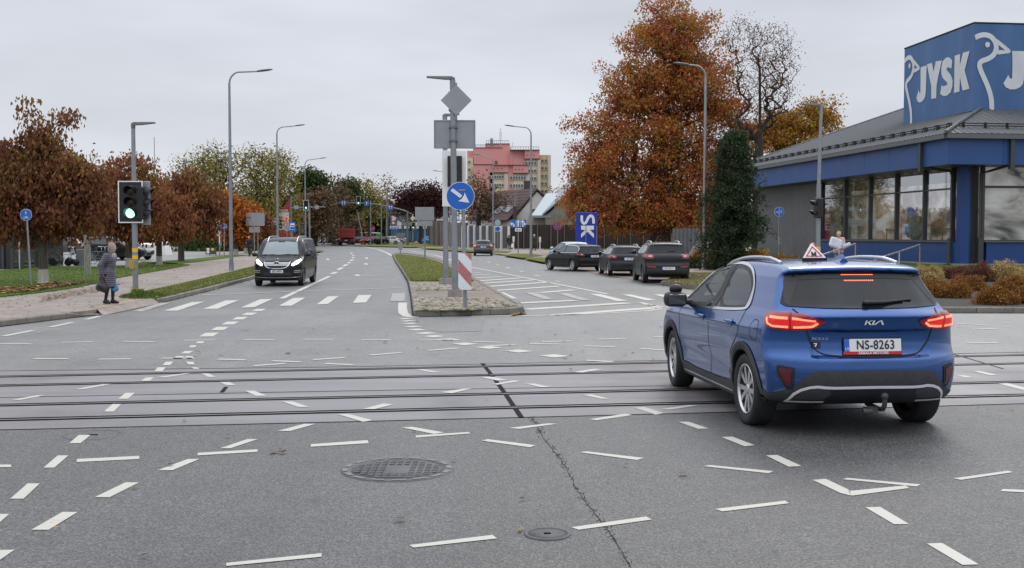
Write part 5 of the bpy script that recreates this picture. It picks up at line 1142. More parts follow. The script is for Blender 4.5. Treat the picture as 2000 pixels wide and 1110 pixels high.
def leaf_cloud(name,pts,nper,spread,size,m,rr,droop=0.0,parent=None,aspect=.55,flat=.5):
 n=len(pts)*nper;P=np.array([p[:]for p in pts]);P=np.repeat(P,nper,0)
 g=np.random.default_rng(rr.randrange(1<<30));off=g.normal(0,1,(n,3));off/=np.maximum(1,np.linalg.norm(off,axis=1,keepdims=True)/1.9);P=P+off*spread*np.array([1,1,.75])
 d=g.normal(0,1,(n,3));d[:,2]-=droop*2;d/=np.linalg.norm(d,axis=1,keepdims=True);e=g.normal(0,1,(n,3));e-=(e*d).sum(1,keepdims=True)*d;e/=np.linalg.norm(e,axis=1,keepdims=True)
 s=size*g.uniform(.55,1.35,(n,1));nn=np.cross(d,e)*s*.18
 a=P;b=P+d*s*.5+e*s*aspect*.5+nn;c=P+d*s;f=P+d*s*.5-e*s*aspect*.5+nn
 V=np.stack([a,b,c,f],1).reshape(-1,3);me=bpy.data.meshes.new(name)
 me.vertices.add(4*n);me.vertices.foreach_set('co',V.ravel());me.loops.add(4*n);me.loops.foreach_set('vertex_index',np.arange(4*n));me.polygons.add(n);me.polygons.foreach_set('loop_start',np.arange(0,4*n,4));me.polygons.foreach_set('loop_total',np.full(n,4))
 me.materials.append(m);me.update();me.validate();return link(name,me,parent)
def tree(name,base,blobs,leaf,label,cat='tree',group=None,trunk_r=.2,trunk_h=None,n_tip=150,nper=60,spread=.5,size=.2,bark_m='bark',seed=1,droop=.3,lean=0.0,twig=1.0,cone=False,shell=.55,clump=0,ck=4,dep=1.0):
 """blobs: (px, py, rx, ry) in photo pixels at the depth of the trunk; base: ground point"""
 rr=random.Random(seed);Y=base.y;k=Y/F
 B=[]
 for q in blobs:
  px,py,rx,ry=q[:4];p=at(px,py,Y);B.append((p.x-base.x,rr.uniform(-.25,.25)*rx*k*dep,p.z-base.z,rx*k,max(rx,ry*.8)*k*dep*.9,ry*k))
 e=empty(name,base,0,label,cat,group)
 zlo=min(b[2]-b[5]for b in B);zhi=max(b[2]+b[5]for b in B);th=trunk_h if trunk_h else max(.6,zlo+.12*(zhi-zlo))
 vol=[b[3]*b[5]for b in B];tips=[]
 for _ in range(n_tip//ck if clump else n_tip):tips.append(rand_in_blob(rr.choices(B,vol)[0],rr,shell))
 if clump:tips=[p+Vector((rr.gauss(0,1),rr.gauss(0,1),rr.gauss(0,.6)))*clump for p in tips for _ in range(ck)]
 cx=sum(b[0]*v for b,v in zip(B,vol))/sum(vol)
 nodes=[];par=[]
 def addn(p,q):nodes.append(np.array(p[:]));par.append(q);return len(nodes)-1
 steps=10;top=th+(zhi-th)*.72;last=-1
 for i in range(steps+1):
  t=i/steps;z=top*t;w=max(0,(z-th)/max(.1,top-th));last=addn(Vector((cx*w*.8+math.sin(t*5+seed)*.04*trunk_r*10*w,math.cos(t*4+seed)*.03*trunk_r*10*w,z)),last)
 ntr=len(nodes);tips.sort(key=lambda p:(p.x-cx)**2+p.y**2+.5*(p.z-th)**2)
 ends=[]
 for tp in tips:
  A=np.array(nodes);tpv=np.array(tp[:]);d=A-tpv;cost=np.sqrt((d**2).sum(1))+np.maximum(0,A[:,2]-tpv[2]+.2)*1.3+np.where(A[:,2]<th*.92,50,0)
  j=int(cost.argmin());a=Vector(nodes[j]);L=(tp-a).length;m=max(1,min(4,int(L/(spread*1.2))+1));q=j
  for s_ in range(1,m+1):
   u=s_/m;p=a.lerp(tp,u);p.z+=math.sin(u*math.pi)*L*.08;p+=Vector((rr.uniform(-1,1),rr.uniform(-1,1),rr.uniform(-1,1)))*L*.06*(u<1);q=addn(p,q)
  ends.append(q)
 w=np.zeros(len(nodes))
 for q in ends:
  while q>=0:w[q]+=1;q=par[q]
 wm=w.max();rad=trunk_r*.9*np.power(np.maximum(w,1)/wm,.52 if nper>6 else .64)
 mb=MB()
 for i in range(len(nodes)):
  if par[i]<0:continue
  j=par[i];r0,r1=(rad[j]if j>=ntr or i<ntr else min(rad[j],rad[i]*1.3)),rad[i]
  if i<ntr and nodes[i][2]<=th*1.02:r0=trunk_r*(1.16-.16*min(1,nodes[j][2]/th));r1=trunk_r*(1.16-.16*min(1,nodes[i][2]/th))*(1 if i<ntr-1 else .8)
  rr_=max(r1,.012*twig);mb.cyl(nodes[j],nodes[i],max(r0,rr_),rr_,7 if max(r0,r1)>.07 else 4,cap=False)
  mb.ball(nodes[i],rr_*.98,n=6,k=4)if r1>.06 else None
 for s_ in range(7):a=s_*.9+seed;mb.cyl((0,0,.12*trunk_r/.2),(math.cos(a)*trunk_r*1.9,math.sin(a)*trunk_r*1.9,-.05),trunk_r*.55,trunk_r*.2,6,cap=False)
 mb.build('trunk',M[bark_m],e)
 if nper:leaf_cloud('crown',tips,nper,spread,size,F_[leaf]if isinstance(leaf,str)else leaf,rr,droop,e)
 return e
TG='chestnut trees along the left pavement'
tree('chestnut_tree',G(85,554,.13),[(62,245,16,28),(118,240,14,26),(30,285,20,20),(90,290,45,34),(-5,300,20,26),(150,305,26,26),(20,350,62,44),(120,355,62,48),(60,400,90,46),(150,405,50,40),(170,370,24,26),(95,428,90,26),(20,424,60,28),(-60,380,60,70),(140,448,40,14),(185,428,20,20),(55,452,50,12),(60,215,7,16),(118,205,8,14),(200,340,12,20)],'chestnut','broad brown-leaved chestnut tree with a limewashed trunk foot beside the blue sign pole','tree',TG,.155,1.55,520,48,.24,.165,'bark_lime',3,1.2,shell=.5,clump=.26,ck=4,dep=.5)
tree('bare_tree',G(171,538,.13),[(180,330,18,40),(168,390,22,60)],'chestnut','thin pale-barked tree with bare upright twigs behind the big chestnut','tree',None,.12,3.0,60,3,.3,.16,'birch',5,.6)
tree('chestnut_tree',G(252,523,.13),[(275,318,14,18),(240,325,14,18),(262,345,34,26),(230,365,24,24),(250,390,52,32),(292,395,24,28),(235,425,46,24),(280,432,40,24),(255,452,44,12)],'chestnut_red','rust-brown chestnut tree directly behind the near traffic light','tree',TG,.15,1.9,340,32,.30,.21,'bark_lime',8,1.1,shell=.5,clump=.34,ck=4)
tree('chestnut_tree',G(311,518,.13),[(318,385,20,18),(312,410,36,26),(342,412,16,20),(318,436,40,20),(298,448,24,14),(340,446,22,14)],'chestnut_red','reddish chestnut tree with green lower leaves just right of the near traffic light','tree',TG,.15,1.9,260,32,.30,.22,'bark_lime',12,1.1,shell=.5,clump=.34,ck=4)
tree('chestnut_tree',G(354,511,.13),[(378,350,20,18),(355,365,20,16),(385,380,36,26),(355,395,32,28),(400,415,30,24),(362,428,44,22),(345,445,24,12),(395,440,24,14)],'chestnut','dense dark brown chestnut tree, right end of the row','tree',TG,.18,2.0,360,36,.34,.24,'bark',15,1.1,shell=.5,clump=.34,ck=4)
OG='orange trees beyond the tall street lamp'
tree('maple_tree',G(461,498.5,.13),[(440,400,24,28),(470,425,38,32),(455,450,40,22)],'orange','bright orange tree with a limewashed trunk beyond the tall lamp post','tree',OG,.17,2.2,240,40,.36,.28,'bark_lime',21,.4)
tree('maple_tree',G(480,495,.13),[(500,440,26,24),(488,458,32,16),(515,455,16,14)],'chestnut_red','smaller red-orange tree behind the grey sign backs','tree',OG,.16,2.2,170,36,.36,.28,'bark_lime',23,.4)
def far_tree(px,Y,blobs,leaf,label,seed,n=150,nper=26,spread=.95,size=.5,r=.35,group='far trees beyond the car park',barkm='bark_dark',droop=.2,name='tree',twig=2.0,th=None):
 b=at(px,470,Y);b.z=0;return tree(name,b,blobs,leaf,label,'tree',group,r,th,int(n*1.3),int(nper*1.0)if nper>8 else nper,spread,size,barkm,seed,droop,0,twig)
far_tree(395,150,[(380,330,34,26),(410,350,36,40),(395,400,45,35)],'olive','tall yellow-green tree with a rounded top above the dark chestnut',31,280,14,1.0,.34,twig=3.5)
far_tree(440,140,[(415,305,30,20),(450,320,34,28),(435,360,44,40),(440,420,45,35)],'olive','half bare spreading tree left of the tall lamp post',32,480,5,.8,.30,twig=3.5)
far_tree(500,135,[(500,312,28,22),(520,345,38,40),(495,385,44,45),(515,430,40,30)],'olive','yellow-green tree with bare upper twigs between the two tall lamps',33,480,9,.8,.30,twig=3.5)
far_tree(556,150,[(545,320,22,26),(555,365,22,34),(560,420,30,30)],'olive','narrow yellowing tree behind the second tall lamp',34,240,14,.9,.32,twig=3.5)
far_tree(608,190,[(600,352,20,16),(622,360,18,16),(606,375,26,12)],'greenish','dark green tree rising above the brown wood near the third lamp',35,110,40)
far_tree(615,185,[(600,410,30,26),(625,400,24,26),(610,440,36,24)],'brown','brown-leaved tree beside the left traffic light arm',36,190,34)
far_tree(652,200,[(648,365,16,22),(665,385,18,22),(650,420,22,28)],'brown','bare brown tree with fine twigs left of the red truck',37,200,5,1.2,.6)
far_tree(680,215,[(678,372,18,17),(688,392,22,18),(668,400,18,18)],'greenish','round green tree above the red truck',38,140,40)
far_tree(722,230,[(718,368,16,18),(730,390,20,18),(720,410,20,20)],'olive','pale half bare tree behind the middle blue lane sign',39,170,6,1.2,.6)
far_tree(757,240,[(756,358,10,16),(752,385,14,24),(762,410,14,22)],'sparse','bare birch with drooping twigs left of the wine-red trees',40,190,2,1.0,.5,barkm='birch')
far_tree(822,215,[(800,385,22,18),(830,378,26,16),(855,392,22,20),(820,405,40,16)],'wine','wide wine-red tree above the grey shop hall',41,260,26,1.2,.5)
far_tree(885,230,[(880,385,18,22),(900,400,14,20),(870,410,16,16)],'wine','wine-red tree behind the white signal board on the island',42,90,10)
far_tree(935,160,[(930,368,24,24),(945,395,34,28),(970,400,22,22),(915,400,18,22),(960,420,26,16)],'brown','half bare brown and green tree before the pink tower block',43,300,6,1.0,.4)
far_tree(990,175,[(985,400,16,18),(1000,412,14,14)],'olive','small olive tree left of the brown roof',44,70,22)
far_tree(1085,300,[(1085,380,14,14),(1105,382,16,14),(1120,390,14,14)],'sparse','grey bare tree right of the pink tower block',45,130,2,1.4,.6)
def wood(name,y0,x0,x1,Y,top,leaf,n,seed,size=1.1,kind='stuff'):
 rr=random.Random(seed);pts=[]
 a,b=at(x0,470,Y),at(x1,470,Y)
 for _ in range(n):
  t=rr.random();px=x0+(x1-x0)*t;h=(460-top(px))*Y/F+1.78;z=h*rr.random()**.75;pts.append(Vector((a.x+(b.x-a.x)*t,Y+rr.uniform(-4,8),max(.6,z))))
 o=leaf_cloud(name,pts,26,1.5,size,F_[leaf],rr,.2);o['kind']=kind;return o
wob=lambda px,c,a:c+a*math.sin(px*.11)+a*.6*math.sin(px*.047+1)
wood('far_wood',0,560,690,245,lambda p:wob(p,402,9),'brown',420,51)
wood('far_wood',0,640,800,262,lambda p:wob(p,408,7),'greenish',480,52)
wood('far_wood',0,350,590,215,lambda p:wob(p,405,14),'olive',520,53)
wood('far_wood',0,-250,380,210,lambda p:wob(p,425,10),'brown',600,54)
wood('far_wood',0,1080,1420,330,lambda p:wob(p,400,6),'brown',420,55,1.4)
wood('hedge_row',0,370,490,118,lambda p:wob(p,466,3),'greenish',260,56,.5)
ob=at(1290,489,104);ob.z=.12
tree('oak_tree',ob,[(1318,40,46,40),(1275,85,52,42),(1345,95,55,55),(1225,175,62,50),(1300,165,75,60),(1375,165,55,60),(1180,235,42,36),(1250,255,85,60),(1340,255,85,65),(1420,225,45,55),(1185,330,58,46),(1265,345,85,55),(1350,340,80,55),(1430,320,50,60),(1160,385,40,30),(1225,410,72,34),(1310,410,75,32),(1390,400,60,40),(1320,440,30,10),(1185,425,50,18),(1240,440,40,12),(1395,430,40,18),(1150,412,36,20),(1170,300,32,30),(1128,350,16,24),(1290,20,20,20),(1355,40,24,30)],'oak','huge rust-orange oak tree towering over the parked cars','tree',None,.95,2.6,1900,52,.50,.28,'bark_dark',61,.4,shell=.4,clump=.95,ck=5)
bb=at(1478,480,100);bb.z=.12
tree('bare_tree',bb,[(1450,70,40,38),(1500,90,45,45),(1530,130,30,40),(1475,150,55,50),(1520,190,36,40),(1470,230,50,40)],'sparse','tall almost bare tree with dark fine twigs right of the great oak','tree',None,.42,5,1000,4,.6,.17,'bark_dark',62,.3,twig=1.7)
yb=at(1560,470,112);yb.z=.4
tree('yellow_tree',yb,[(1590,215,26,24),(1560,235,38,26),(1520,250,36,22),(1600,240,22,26),(1550,275,50,24),(1495,265,26,24)],'yellow','golden yellow tree showing over the blue shop roof','tree',None,.35,5,420,36,.5,.28,'bark_dark',63,.4,shell=.5,clump=.7,ck=6)
cb=G(1431,527,.13)
def conifer(base,label,seed):
 rr=random.Random(seed);e=empty('yew_tree',base,0,label,'tree');pts=[]
 k=base.y/F;H=at(1440,255,base.y).z-base.z
 prof=[(0,.80),(.08,1.05),(.22,1.12),(.40,1.0),(.55,.80),(.66,.78),(.78,.55),(.86,.50),(.95,.30),(1,.14)]
 twigs=[]
 for _ in range(230):
  z=rr.random()**.85;w=np.interp(z,[a for a,_ in prof],[b for _,b in prof])*51*k*rr.choice((.62,.85,1.0,1.12));a=rr.uniform(0,6.283);L=w;tip=None
  for j in range(12):
   u=(j+1)/12;r=L*u;s_=.10+.16*u*(1-.4*u)+.07*w;dz=.55*u*L*.5-.75*L*u*u*.55
   q=Vector((.15*z*52*k*.2+r*math.cos(a)+rr.gauss(0,s_),r*math.sin(a)+rr.gauss(0,s_),max(.12,z*H*.96+dz+rr.gauss(0,.10))));pts.append(q)
  twigs.append((z*H,q))
 leaf_cloud('crown',pts,30,.14,.15,F_['dark'],rr,.1,e,.32)
 mb=MB();mb.cyl((0,0,-.1),(.4,0,H*.9),.22,.03,8)
 for z,p in twigs[:120]:mb.cyl((.4*z/H,0,z),p,.03,.008,4,cap=False)
 mb.build('trunk',M['bark_dark'],e);return e
conifer(cb,'dense dark green conifer between the oak and the blue shop',71)
def shrub(px,py,rx,ry,leaf,label,group,seed,z=.16,size=.07,n=None,cat='shrub'):
 rr=random.Random(seed);b=G(px,py,z);k=b.y/F;e=empty('shrub',b,0,label,cat,group);pts=[]
 rx_,h=rx*k,2*ry*k
 for _ in range(n or 220):
  v=Vector((rr.gauss(0,1),rr.gauss(0,1),abs(rr.gauss(0,1)))).normalized()*(.62+.38*rr.random());q=1+.16*math.sin(v.x*7+seed)+.13*math.sin(v.y*9+seed*2);pts.append(Vector((v.x*rx_*q,v.y*rx_*.9*q,v.z*h*.80*q)))
 leaf_cloud('foliage',pts,30,size*1.3,size,F_[leaf],rr,-.25,e,.5)
 mb=MB()
 for p in pts[:90]:mb.cyl((p.x*.12,p.y*.12,0),p,.012,.004,4,cap=False)
 mb.build('stems',M['bark_dark'],e);return e
SG='autumn shrubs in the bark bed before the blue shop'
px_sheet('flower_bed',[(1700,578),(1760,545),(1795,530),(1900,512),(2300,510),(2600,600),(2050,601.5),(1836,601),(1760,592)],PZ+.02,M['soil'],PZ)
SH=[(1812,548,30,16,'shrub_tan','pale tan dome shrub at the left end of the bed'),(1868,543,30,13,'shrub_purple','purple-brown shrub second in the back row'),(1915,548,28,20,'shrub_purple','taller purple-brown shrub in the middle of the back row'),(1935,528,30,14,'shrub_tan','pale shrub behind, left of the large pale one'),(1968,548,42,22,'shrub_tan','large pale tan shrub in front of the blue wall'),(2020,530,35,18,'shrub_purple','reddish shrub cut by the right edge, back row'),(1815,572,32,14,'shrub_rust','rust shrub close to the blue car, front row'),(1892,566,34,16,'shrub_rust','rust shrub behind the glowing orange one'),(1862,579,36,18,'shrub_rust','glowing orange-rust shrub, front row centre'),(1985,571,36,17,'shrub_rust','rust shrub second from the right in front of the pale one'),(1942,592,34,18,'shrub_rust','nearest rust shrub at the kerb'),(2010,590,34,17,'shrub_rust','rust shrub cut by the right edge, front row'),(2070,580,40,20,'shrub_rust','rust shrub just past the right edge')]
for i,(px,py,rx,ry,lf,lb)in enumerate(SH):shrub(px,py,rx,ry,lf,lb,SG,80+i,.17,.045,420)
SG2='shrubs at the foot of the conifer'
for i,(px,py,rx,ry,lf,lb)in enumerate([(1474,526,46,21,'shrub_gold','golden brown shrub right of the conifer'),(1530,520,36,10,'shrub_gold','low golden shrub under the blue round sign'),(1372,512,20,13,'shrub_rust','red-brown shrub left of the lamp pole'),(1352,523,24,9,'greenish','low green shrub left of the conifer'),(1398,524,22,10,'shrub_gold','yellow-brown shrub before the conifer trunk')]):shrub(px,py,rx,ry,lf,lb,SG2,120+i,.15,.11,260)
M['jblue']=mat('shop_blue_cladding',(.008,.050,.20),.45,0,.10,1.2)
M['jblue2']=mat('shop_blue_fascia',(.017,.070,.225),.5,0,.12,.8)
def canvas():
 t=NT('sign_canvas_blue');v=t.coord('Object');n=t.noise(t.coord('Object',(1,1,.35)),.7,5);c=t.ramp(n,[(.3,(.042,.108,.25)),(.7,(.066,.150,.315))]);t.color(c);t.set(Roughness=.6);t.bump(n,.5,.12);return t.m
M['canvas']=canvas();M['canvas_w']=mat('sign_canvas_white',(.60,.62,.64),.6,0,.08,1)
def ribbed(name,c,axis,freq,rough=.5,metal=.4):
 t=NT(name);v=t.coord('Object');sp=t.node('ShaderNodeSeparateXYZ');t.l.new(v,sp.inputs[0]);w=t.math('SINE',t.math('MULTIPLY',sp.outputs[axis],freq*6.283));w=t.math('MULTIPLY_ADD',w,.5,.5);n=t.noise(v,.8,4)
 t.color(t.mix(1.0,t.mix(w,tuple(x*.72 for x in c),tuple(x*1.15 for x in c)),t.ramp(n,[(.3,.85),(.7,1.12)]),'MULTIPLY'));t.set(Roughness=rough,Metallic=metal);t.bump(w,.8,.04);return t.m
M['frame_grey']=mat('dark_grey_frame',(.060,.062,.066),.45,.3,.1,4)
M['trim_grey']=mat('grey_trim',(.13,.135,.14),.5,.3,.12,3)
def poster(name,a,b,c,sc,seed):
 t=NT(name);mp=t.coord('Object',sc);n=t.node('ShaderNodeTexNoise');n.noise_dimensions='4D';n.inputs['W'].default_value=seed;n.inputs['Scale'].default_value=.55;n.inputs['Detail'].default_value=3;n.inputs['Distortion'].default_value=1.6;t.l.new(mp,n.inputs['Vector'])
 t.color(t.ramp(n.outputs['Fac'],[(.30,a),(.48,b),(.66,c)]));t.set(Roughness=.6);t.l.new(t.b.inputs['Base Color'].links[0].from_socket,t.b.inputs['Emission Color']);t.b.inputs['Emission Strength'].default_value=.22;return t.m  # emission added to the print colours to imitate a lit shop interior
def shop():
 o3=Vector((19.7,48,.55));a=Vector((-.1357,.9907,0));b=Vector((.9907,.1357,0))
 rz=math.atan2(b.y,b.x)
 e=empty('furniture_shop',o3,rz,'blue and grey single-storey shop with a metal hip roof and a wide window front','building')
 LX,LY=30,24.5;Z1=5.5
 mb=MB()
 mb.box((LX/2+.2,LY/2+.2,2.7),(LX-.4,LY-.4,5.6))
 core=mb.build('core_wall',mat('interior_wall',(.10,.095,.09),.8,0,.1,1),e)
 mb=MB();mb.box((-.02,19.7,2.2),(.30,9.8,4.6));mb.build('ribbed_wall',ribbed('grey_ribbed_wall',(.165,.17,.18),1,5.5),e)
 mb=MB();mb.box((-.02,7.35,.46),(.30,14.7,.94));mb.box((LX/2+.45,-.02,.46),(LX-1.2,.30,.94));mb.build('plinth_wall',M['jblue'],e)
 mb=MB();mb.box((-.06,7.3,-.18),(.44,15.4,.34));mb.box((LX/2+.2,-.06,-.18),(LX,.44,.34));mb.build('concrete_base',M['conc'],e)
 mb=MB();mb.cyl((.12,.12,-.3),(.12,.12,4.4),.30,n=24);mb.build('corner_column',M['jblue'],e)
 for x,y in((-.17,.62),(.72,-.17)):mb=MB();mb.box((x,y,.45),(.24,.24,1.3));mb.box((x,y,-.14),(.45,.45,.2));mb.build('corner_post',M['frame_grey'],e)
 ys=[.62,3.05,5.75,8.55,11.45,14.55];zs,zt,ztr=.98,4.42,3.30
 cols=[((.03,.028,.026),(.20,.11,.07),(.66,.63,.58)),((.05,.05,.05),(.25,.17,.10),(.75,.75,.74)),((.50,.48,.44),(.40,.25,.14),(.72,.70,.66)),((.04,.04,.04),(.26,.22,.16),(.50,.48,.45)),((.015,.017,.017),(.05,.055,.05),(.16,.17,.16))]
 gl=glass_clear('shop_window_glass',(.92,.93,.94),.0,.42)
 for i in range(5):
  y0,y1=ys[i],ys[i+1];yc,wy=(y0+y1)/2,y1-y0
  mb=MB();w_=.10
  for z in(zs,ztr,zt):mb.box((-.10,yc,z),(.16,wy,w_ if z!=ztr else .07))
  for y in((y0,y1)if i==4 else(y0,)):mb.box((-.105,y,(zs+zt)/2),(.20,.13,zt-zs+.12))
  f=mb.build('window',M['frame_grey'],e)
  mb=MB();mb.poly([(-.08,y0+.06,zs+.05),(-.08,y1-.06,zs+.05),(-.08,y1-.06,zt-.05),(-.08,y0+.06,zt-.05)]);mb.build('pane',gl,f)
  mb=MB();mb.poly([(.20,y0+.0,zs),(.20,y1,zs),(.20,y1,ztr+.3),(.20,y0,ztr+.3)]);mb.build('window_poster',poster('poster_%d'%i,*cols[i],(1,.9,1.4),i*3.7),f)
  rr=random.Random(i)
  if i in(1,4):
   mb=MB();mb.ball((.08,yc,zs+.5),(.08,.9,.45));mb.ball((.06,yc-.3,zs+.95),(.06,.35,.45));mb.build('display_chair',mat('display_fabric_%d'%i,(.16,.17,.15),.8,0,.2,3),f)
  if i in(0,2):
   mb=MB();mb.box((.10,yc-.4,zs+.55),(.12,.9,.06));[mb.cyl((.10,yc-.8+.8*k,zs),(.10,yc-.8+.8*k,zs+.55),.03,n=6)for k in(0,1)];mb.build('display_table',mat('display_wood_%d'%i,(.24,.15,.08),.6,0,.2,3),f)
  mb=MB()
  for k in range(3):y=y0+wy*(k+.5)/3;mb.cyl((.15,y,zt-.25),(.15,y,zt-.2),.12,n=10)
  mb.build('ceiling_lamp',M['white'],f)
 mb=MB();mb.box((-.17,7.6,.955),(.20,14.2,.05));mb.box((LX/2+.5,-.17,.955),(LX-.8,.2,.05));mb.build('window_sill',M['trim_grey'],e)
 xs=[.85,4.6,8.4,12.2,16,20]
 for i in range(5):
  x0,x1=xs[i],xs[i+1];xc=(x0+x1)/2;mb=MB()
  for z in(zs,ztr+.05,zt):mb.box((xc,-.10,z),(x1-x0,.16,.10))
  for x in((x0,x1)if i==4 else(x0,)):mb.box((x,-.105,(zs+zt)/2),(.13,.20,zt-zs+.12))
  f=mb.build('window',M['frame_grey'],e)
  mb=MB();mb.poly([(x0+.06,-.08,zs),(x1-.06,-.08,zs),(x1-.06,-.08,zt),(x0+.06,-.08,zt)]);mb.build('pane',gl,f)
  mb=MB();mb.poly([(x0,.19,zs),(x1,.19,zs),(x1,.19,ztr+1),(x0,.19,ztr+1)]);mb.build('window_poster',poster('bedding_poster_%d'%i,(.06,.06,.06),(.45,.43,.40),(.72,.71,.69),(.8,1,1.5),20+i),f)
 oh=1.62;zf0,zf1=4.22,5.30
 mb=MB();mb.box((LX/2-oh/2,LY/2-oh/2,zf0+.03),(LX+oh-.1,LY+oh-.1,.06));mb.build('soffit',M['frame_grey'],e)
 mb=MB();ch=1.0
 P=[(-oh,LY+.6),(-oh,-oh+ch*.0),(-oh+ch,-oh),(LX+.6,-oh)]
 P=[(-oh,LY+2.4),(-oh,-oh),(LX+.6,-oh)]
 for p,q in zip(P[:-1],P[1:]):
  d=Vector((q[0]-p[0],q[1]-p[1],0));n_=max(1,int(d.length/2.4));u=d/n_;nn=Vector((d.y,-d.x,0)).normalized()
  for k in range(n_):
   s0=Vector((p[0],p[1],0))+u*k+u.normalized()*.008;s1=Vector((p[0],p[1],0))+u*(k+1)-u.normalized()*.008
   vs=[s0+Vector((0,0,zf0)),s1+Vector((0,0,zf0)),s1+Vector((0,0,zf1)),s0+Vector((0,0,zf1))];inn=[v-nn*.08*(1 if nn.dot(Vector((10,10,0))-s0)<0 else-1)for v in vs]
   mb.add(vs+inn,[(0,1,2,3),(7,6,5,4),(0,4,5,1),(3,2,6,7),(0,3,7,4),(1,5,6,2)])
 mb.build('fascia',M['jblue2'],e)
 mb=MB();g=oh+.14
 mb.box((-g,LY/2+.4,zf1+.09),(.24,LY+4.2,.20));mb.box((LX/2-.5,-g,zf1+.09),(LX+2.6,.24,.20));mb.build('gutter',M['trim_grey'],e)
 mb=MB()
 for x,y in((-oh-.06,.55),(1.2,-oh-.06)):mb.box((x,y,zf0+.45),(.18,.18,1.3))
 mb.tube([(1.2,-oh,zf0),(1.2,-.3,zf0-.15),(.7,-.2,zf0-.3),(.7,-.2,.9)],.06,8);mb.tube([(-oh,.55,zf0),(-.3,.55,zf0-.15),(-.2,.6,zf0-.3)],.06,8);mb.build('downpipe',M['frame_grey'],e)
 z0=zf1+.20;sl=.39;X0,X1,Y0,Y1=-1.9,LX+1.9,-1.9,LY+3;hd=min(X1-X0,Y1-Y0)/2;zr=z0+sl*hd
 R0,R1=Vector((X0+hd,Y0+hd,zr)),Vector((X1-hd,Y0+hd,zr));A,B,C,D=[Vector((x,y,z0))for x,y in((X0,Y0),(X1,Y0),(X1,Y1),(X0,Y1))]
 rm_y=ribbed('roof_metal_a',(.125,.13,.135),1,3.2,.5,.3);rm_x=ribbed('roof_metal_b',(.125,.13,.135),0,3.2,.5,.3)
 mb=MB();mb.add([A,B,R1,R0],[(0,1,2,3)],1);mb.add([D,A,R0],[(0,1,2)],0);mb.add([B,C,R1],[(0,1,2)],0);mb.add([C,D,R0,R1],[(0,1,2,3)],1);rf=mb.build('roof',[rm_y,rm_x],e)
 mb=MB();st=.30
 y=Y0+.25
 while y<Y1:
  d=min(y-Y0,Y1-y,hd);mb.add([(X0,y-.035,z0+.0),(X0,y+.035,z0+.0),(X0+d,y+.035,z0+sl*d),(X0+d,y-.035,z0+sl*d),(X0,y,z0+.05),(X0+d,y,z0+sl*d+.05)],[(0,4,5,3),(4,1,2,5),(0,1,4)]);y+=st
 mb.build('roof_ribs',M['trim_grey'],rf);mb=MB();x=X0+.25
 while x<X0+14:
  d=min(x-X0,hd);mb.add([(x-.035,Y0,z0),(x+.035,Y0,z0),(x+.035,Y0+d,z0+sl*d),(x-.035,Y0+d,z0+sl*d),(x,Y0,z0+.05),(x,Y0+d,z0+sl*d+.05)],[(0,4,5,3),(4,1,2,5),(0,1,4)]);x+=st
 mb.build('roof_ribs',M['trim_grey'],rf)
 mb=MB();mb.tube([A+Vector((0,0,.05)),R0+Vector((0,0,.05))],.075,6);mb.tube([D+Vector((0,0,.05)),R0+Vector((0,0,.05))],.07,6);mb.build('ridge_cap',M['trim_grey'],rf)
 mb=MB();d=.75;zz=z0+sl*d
 for h in(.10,.20):mb.tube([(X0+d,Y0+1.0,zz+h),(X0+d,Y1-1.0,zz+h)],.028,6);mb.tube([(X0+1.0,Y0+d,zz+h),(X0+16,Y0+d,zz+h)],.028,6)
 for k in range(28):y=Y0+1.0+k*(Y1-Y0-2)/27;mb.box((X0+d,y,zz+.11),(.16,.05,.26));mb.tube([(X0+d-.1,y-.16,zz+.02),(X0+d-.06,y-.14,zz+.22),(X0+d-.06,y+.14,zz+.22),(X0+d-.1,y+.16,zz+.02)],.022,5)
 for k in range(16):mb.box((X0+1.2+k*1.0,Y0+d,zz+.11),(.05,.16,.26))
 mb.build('snow_guard',M['black'],rf)
 sg=empty('roof_sign',o3,rz,'big blue canvas box sign with white goose and lettering on the shop roof','sign')
 c0=Vector((1.46,1.82,0));cl=Vector((1.72,8.75,0));cr=Vector((9.2,1.70,0));cb_=Vector((9.4,8.6,0));zb,zt_=7.42-.55,11.38-.55
 zrf=lambda p:z0+sl*min(p.x-X0,p.y-Y0)
 mb=MB();q=[c0,cr,cb_,cl]
 n_=4;mb.add([Vector((p.x,p.y,zb))for p in q]+[Vector((p.x,p.y,zt_))for p in q],[(3,2,1,0),(4,5,6,7)]+[(i,(i+1)%4,4+(i+1)%4,4+i)for i in range(4)]);box=mb.build('sign_box',M['canvas'],sg)
 mb=MB()
 for p,r in((c0,cr),(c0,cl)):
  for k in(.03,.33,.66,.97):w=p.lerp(r,k)+Vector((.25,.25,0));mb.box((w.x,w.y,(zb+zrf(w))/2-.1),(.16,.16,zb-zrf(w)+.25))
 mb.build('sign_legs',M['black'],sg)
 mb=MB();mb.tube([Vector((p.x,p.y,zb-.02))for p in(cl,c0,cr)],.05,6);mb.tube([Vector((p.x,p.y,zt_+.01))for p in(cl,c0,cr)],.04,6);mb.build('sign_edge',M['black'],sg)
 H=zt_-zb
 def rx(x,y):return((x-585)/183.0,(1-(y-92)/728.0)*H)
 def lx(x,y):
  t=(x-(39-24*(y-283)/642))/(543+12*(y-283)/700);yt=283+(92-283)*t;yb=925+(820-925)*t
  u=t/728/1;u=t*(1/642)/((1-t)*(1/728)*1+t*(1/642))if False else(t*728/(t*728+(1-t)*642));return(u*6.93,(1-(y-yt)/(yb-yt))*H)
 neck=chaikin([rx(*p)for p in[(590,215),(640,192),(690,188),(735,203),(768,240),(783,285),(772,335),(742,370),(695,393),(652,406),(632,432),(642,475),(672,535),(708,605),(736,680),(749,740),(751,818)]],2,False)
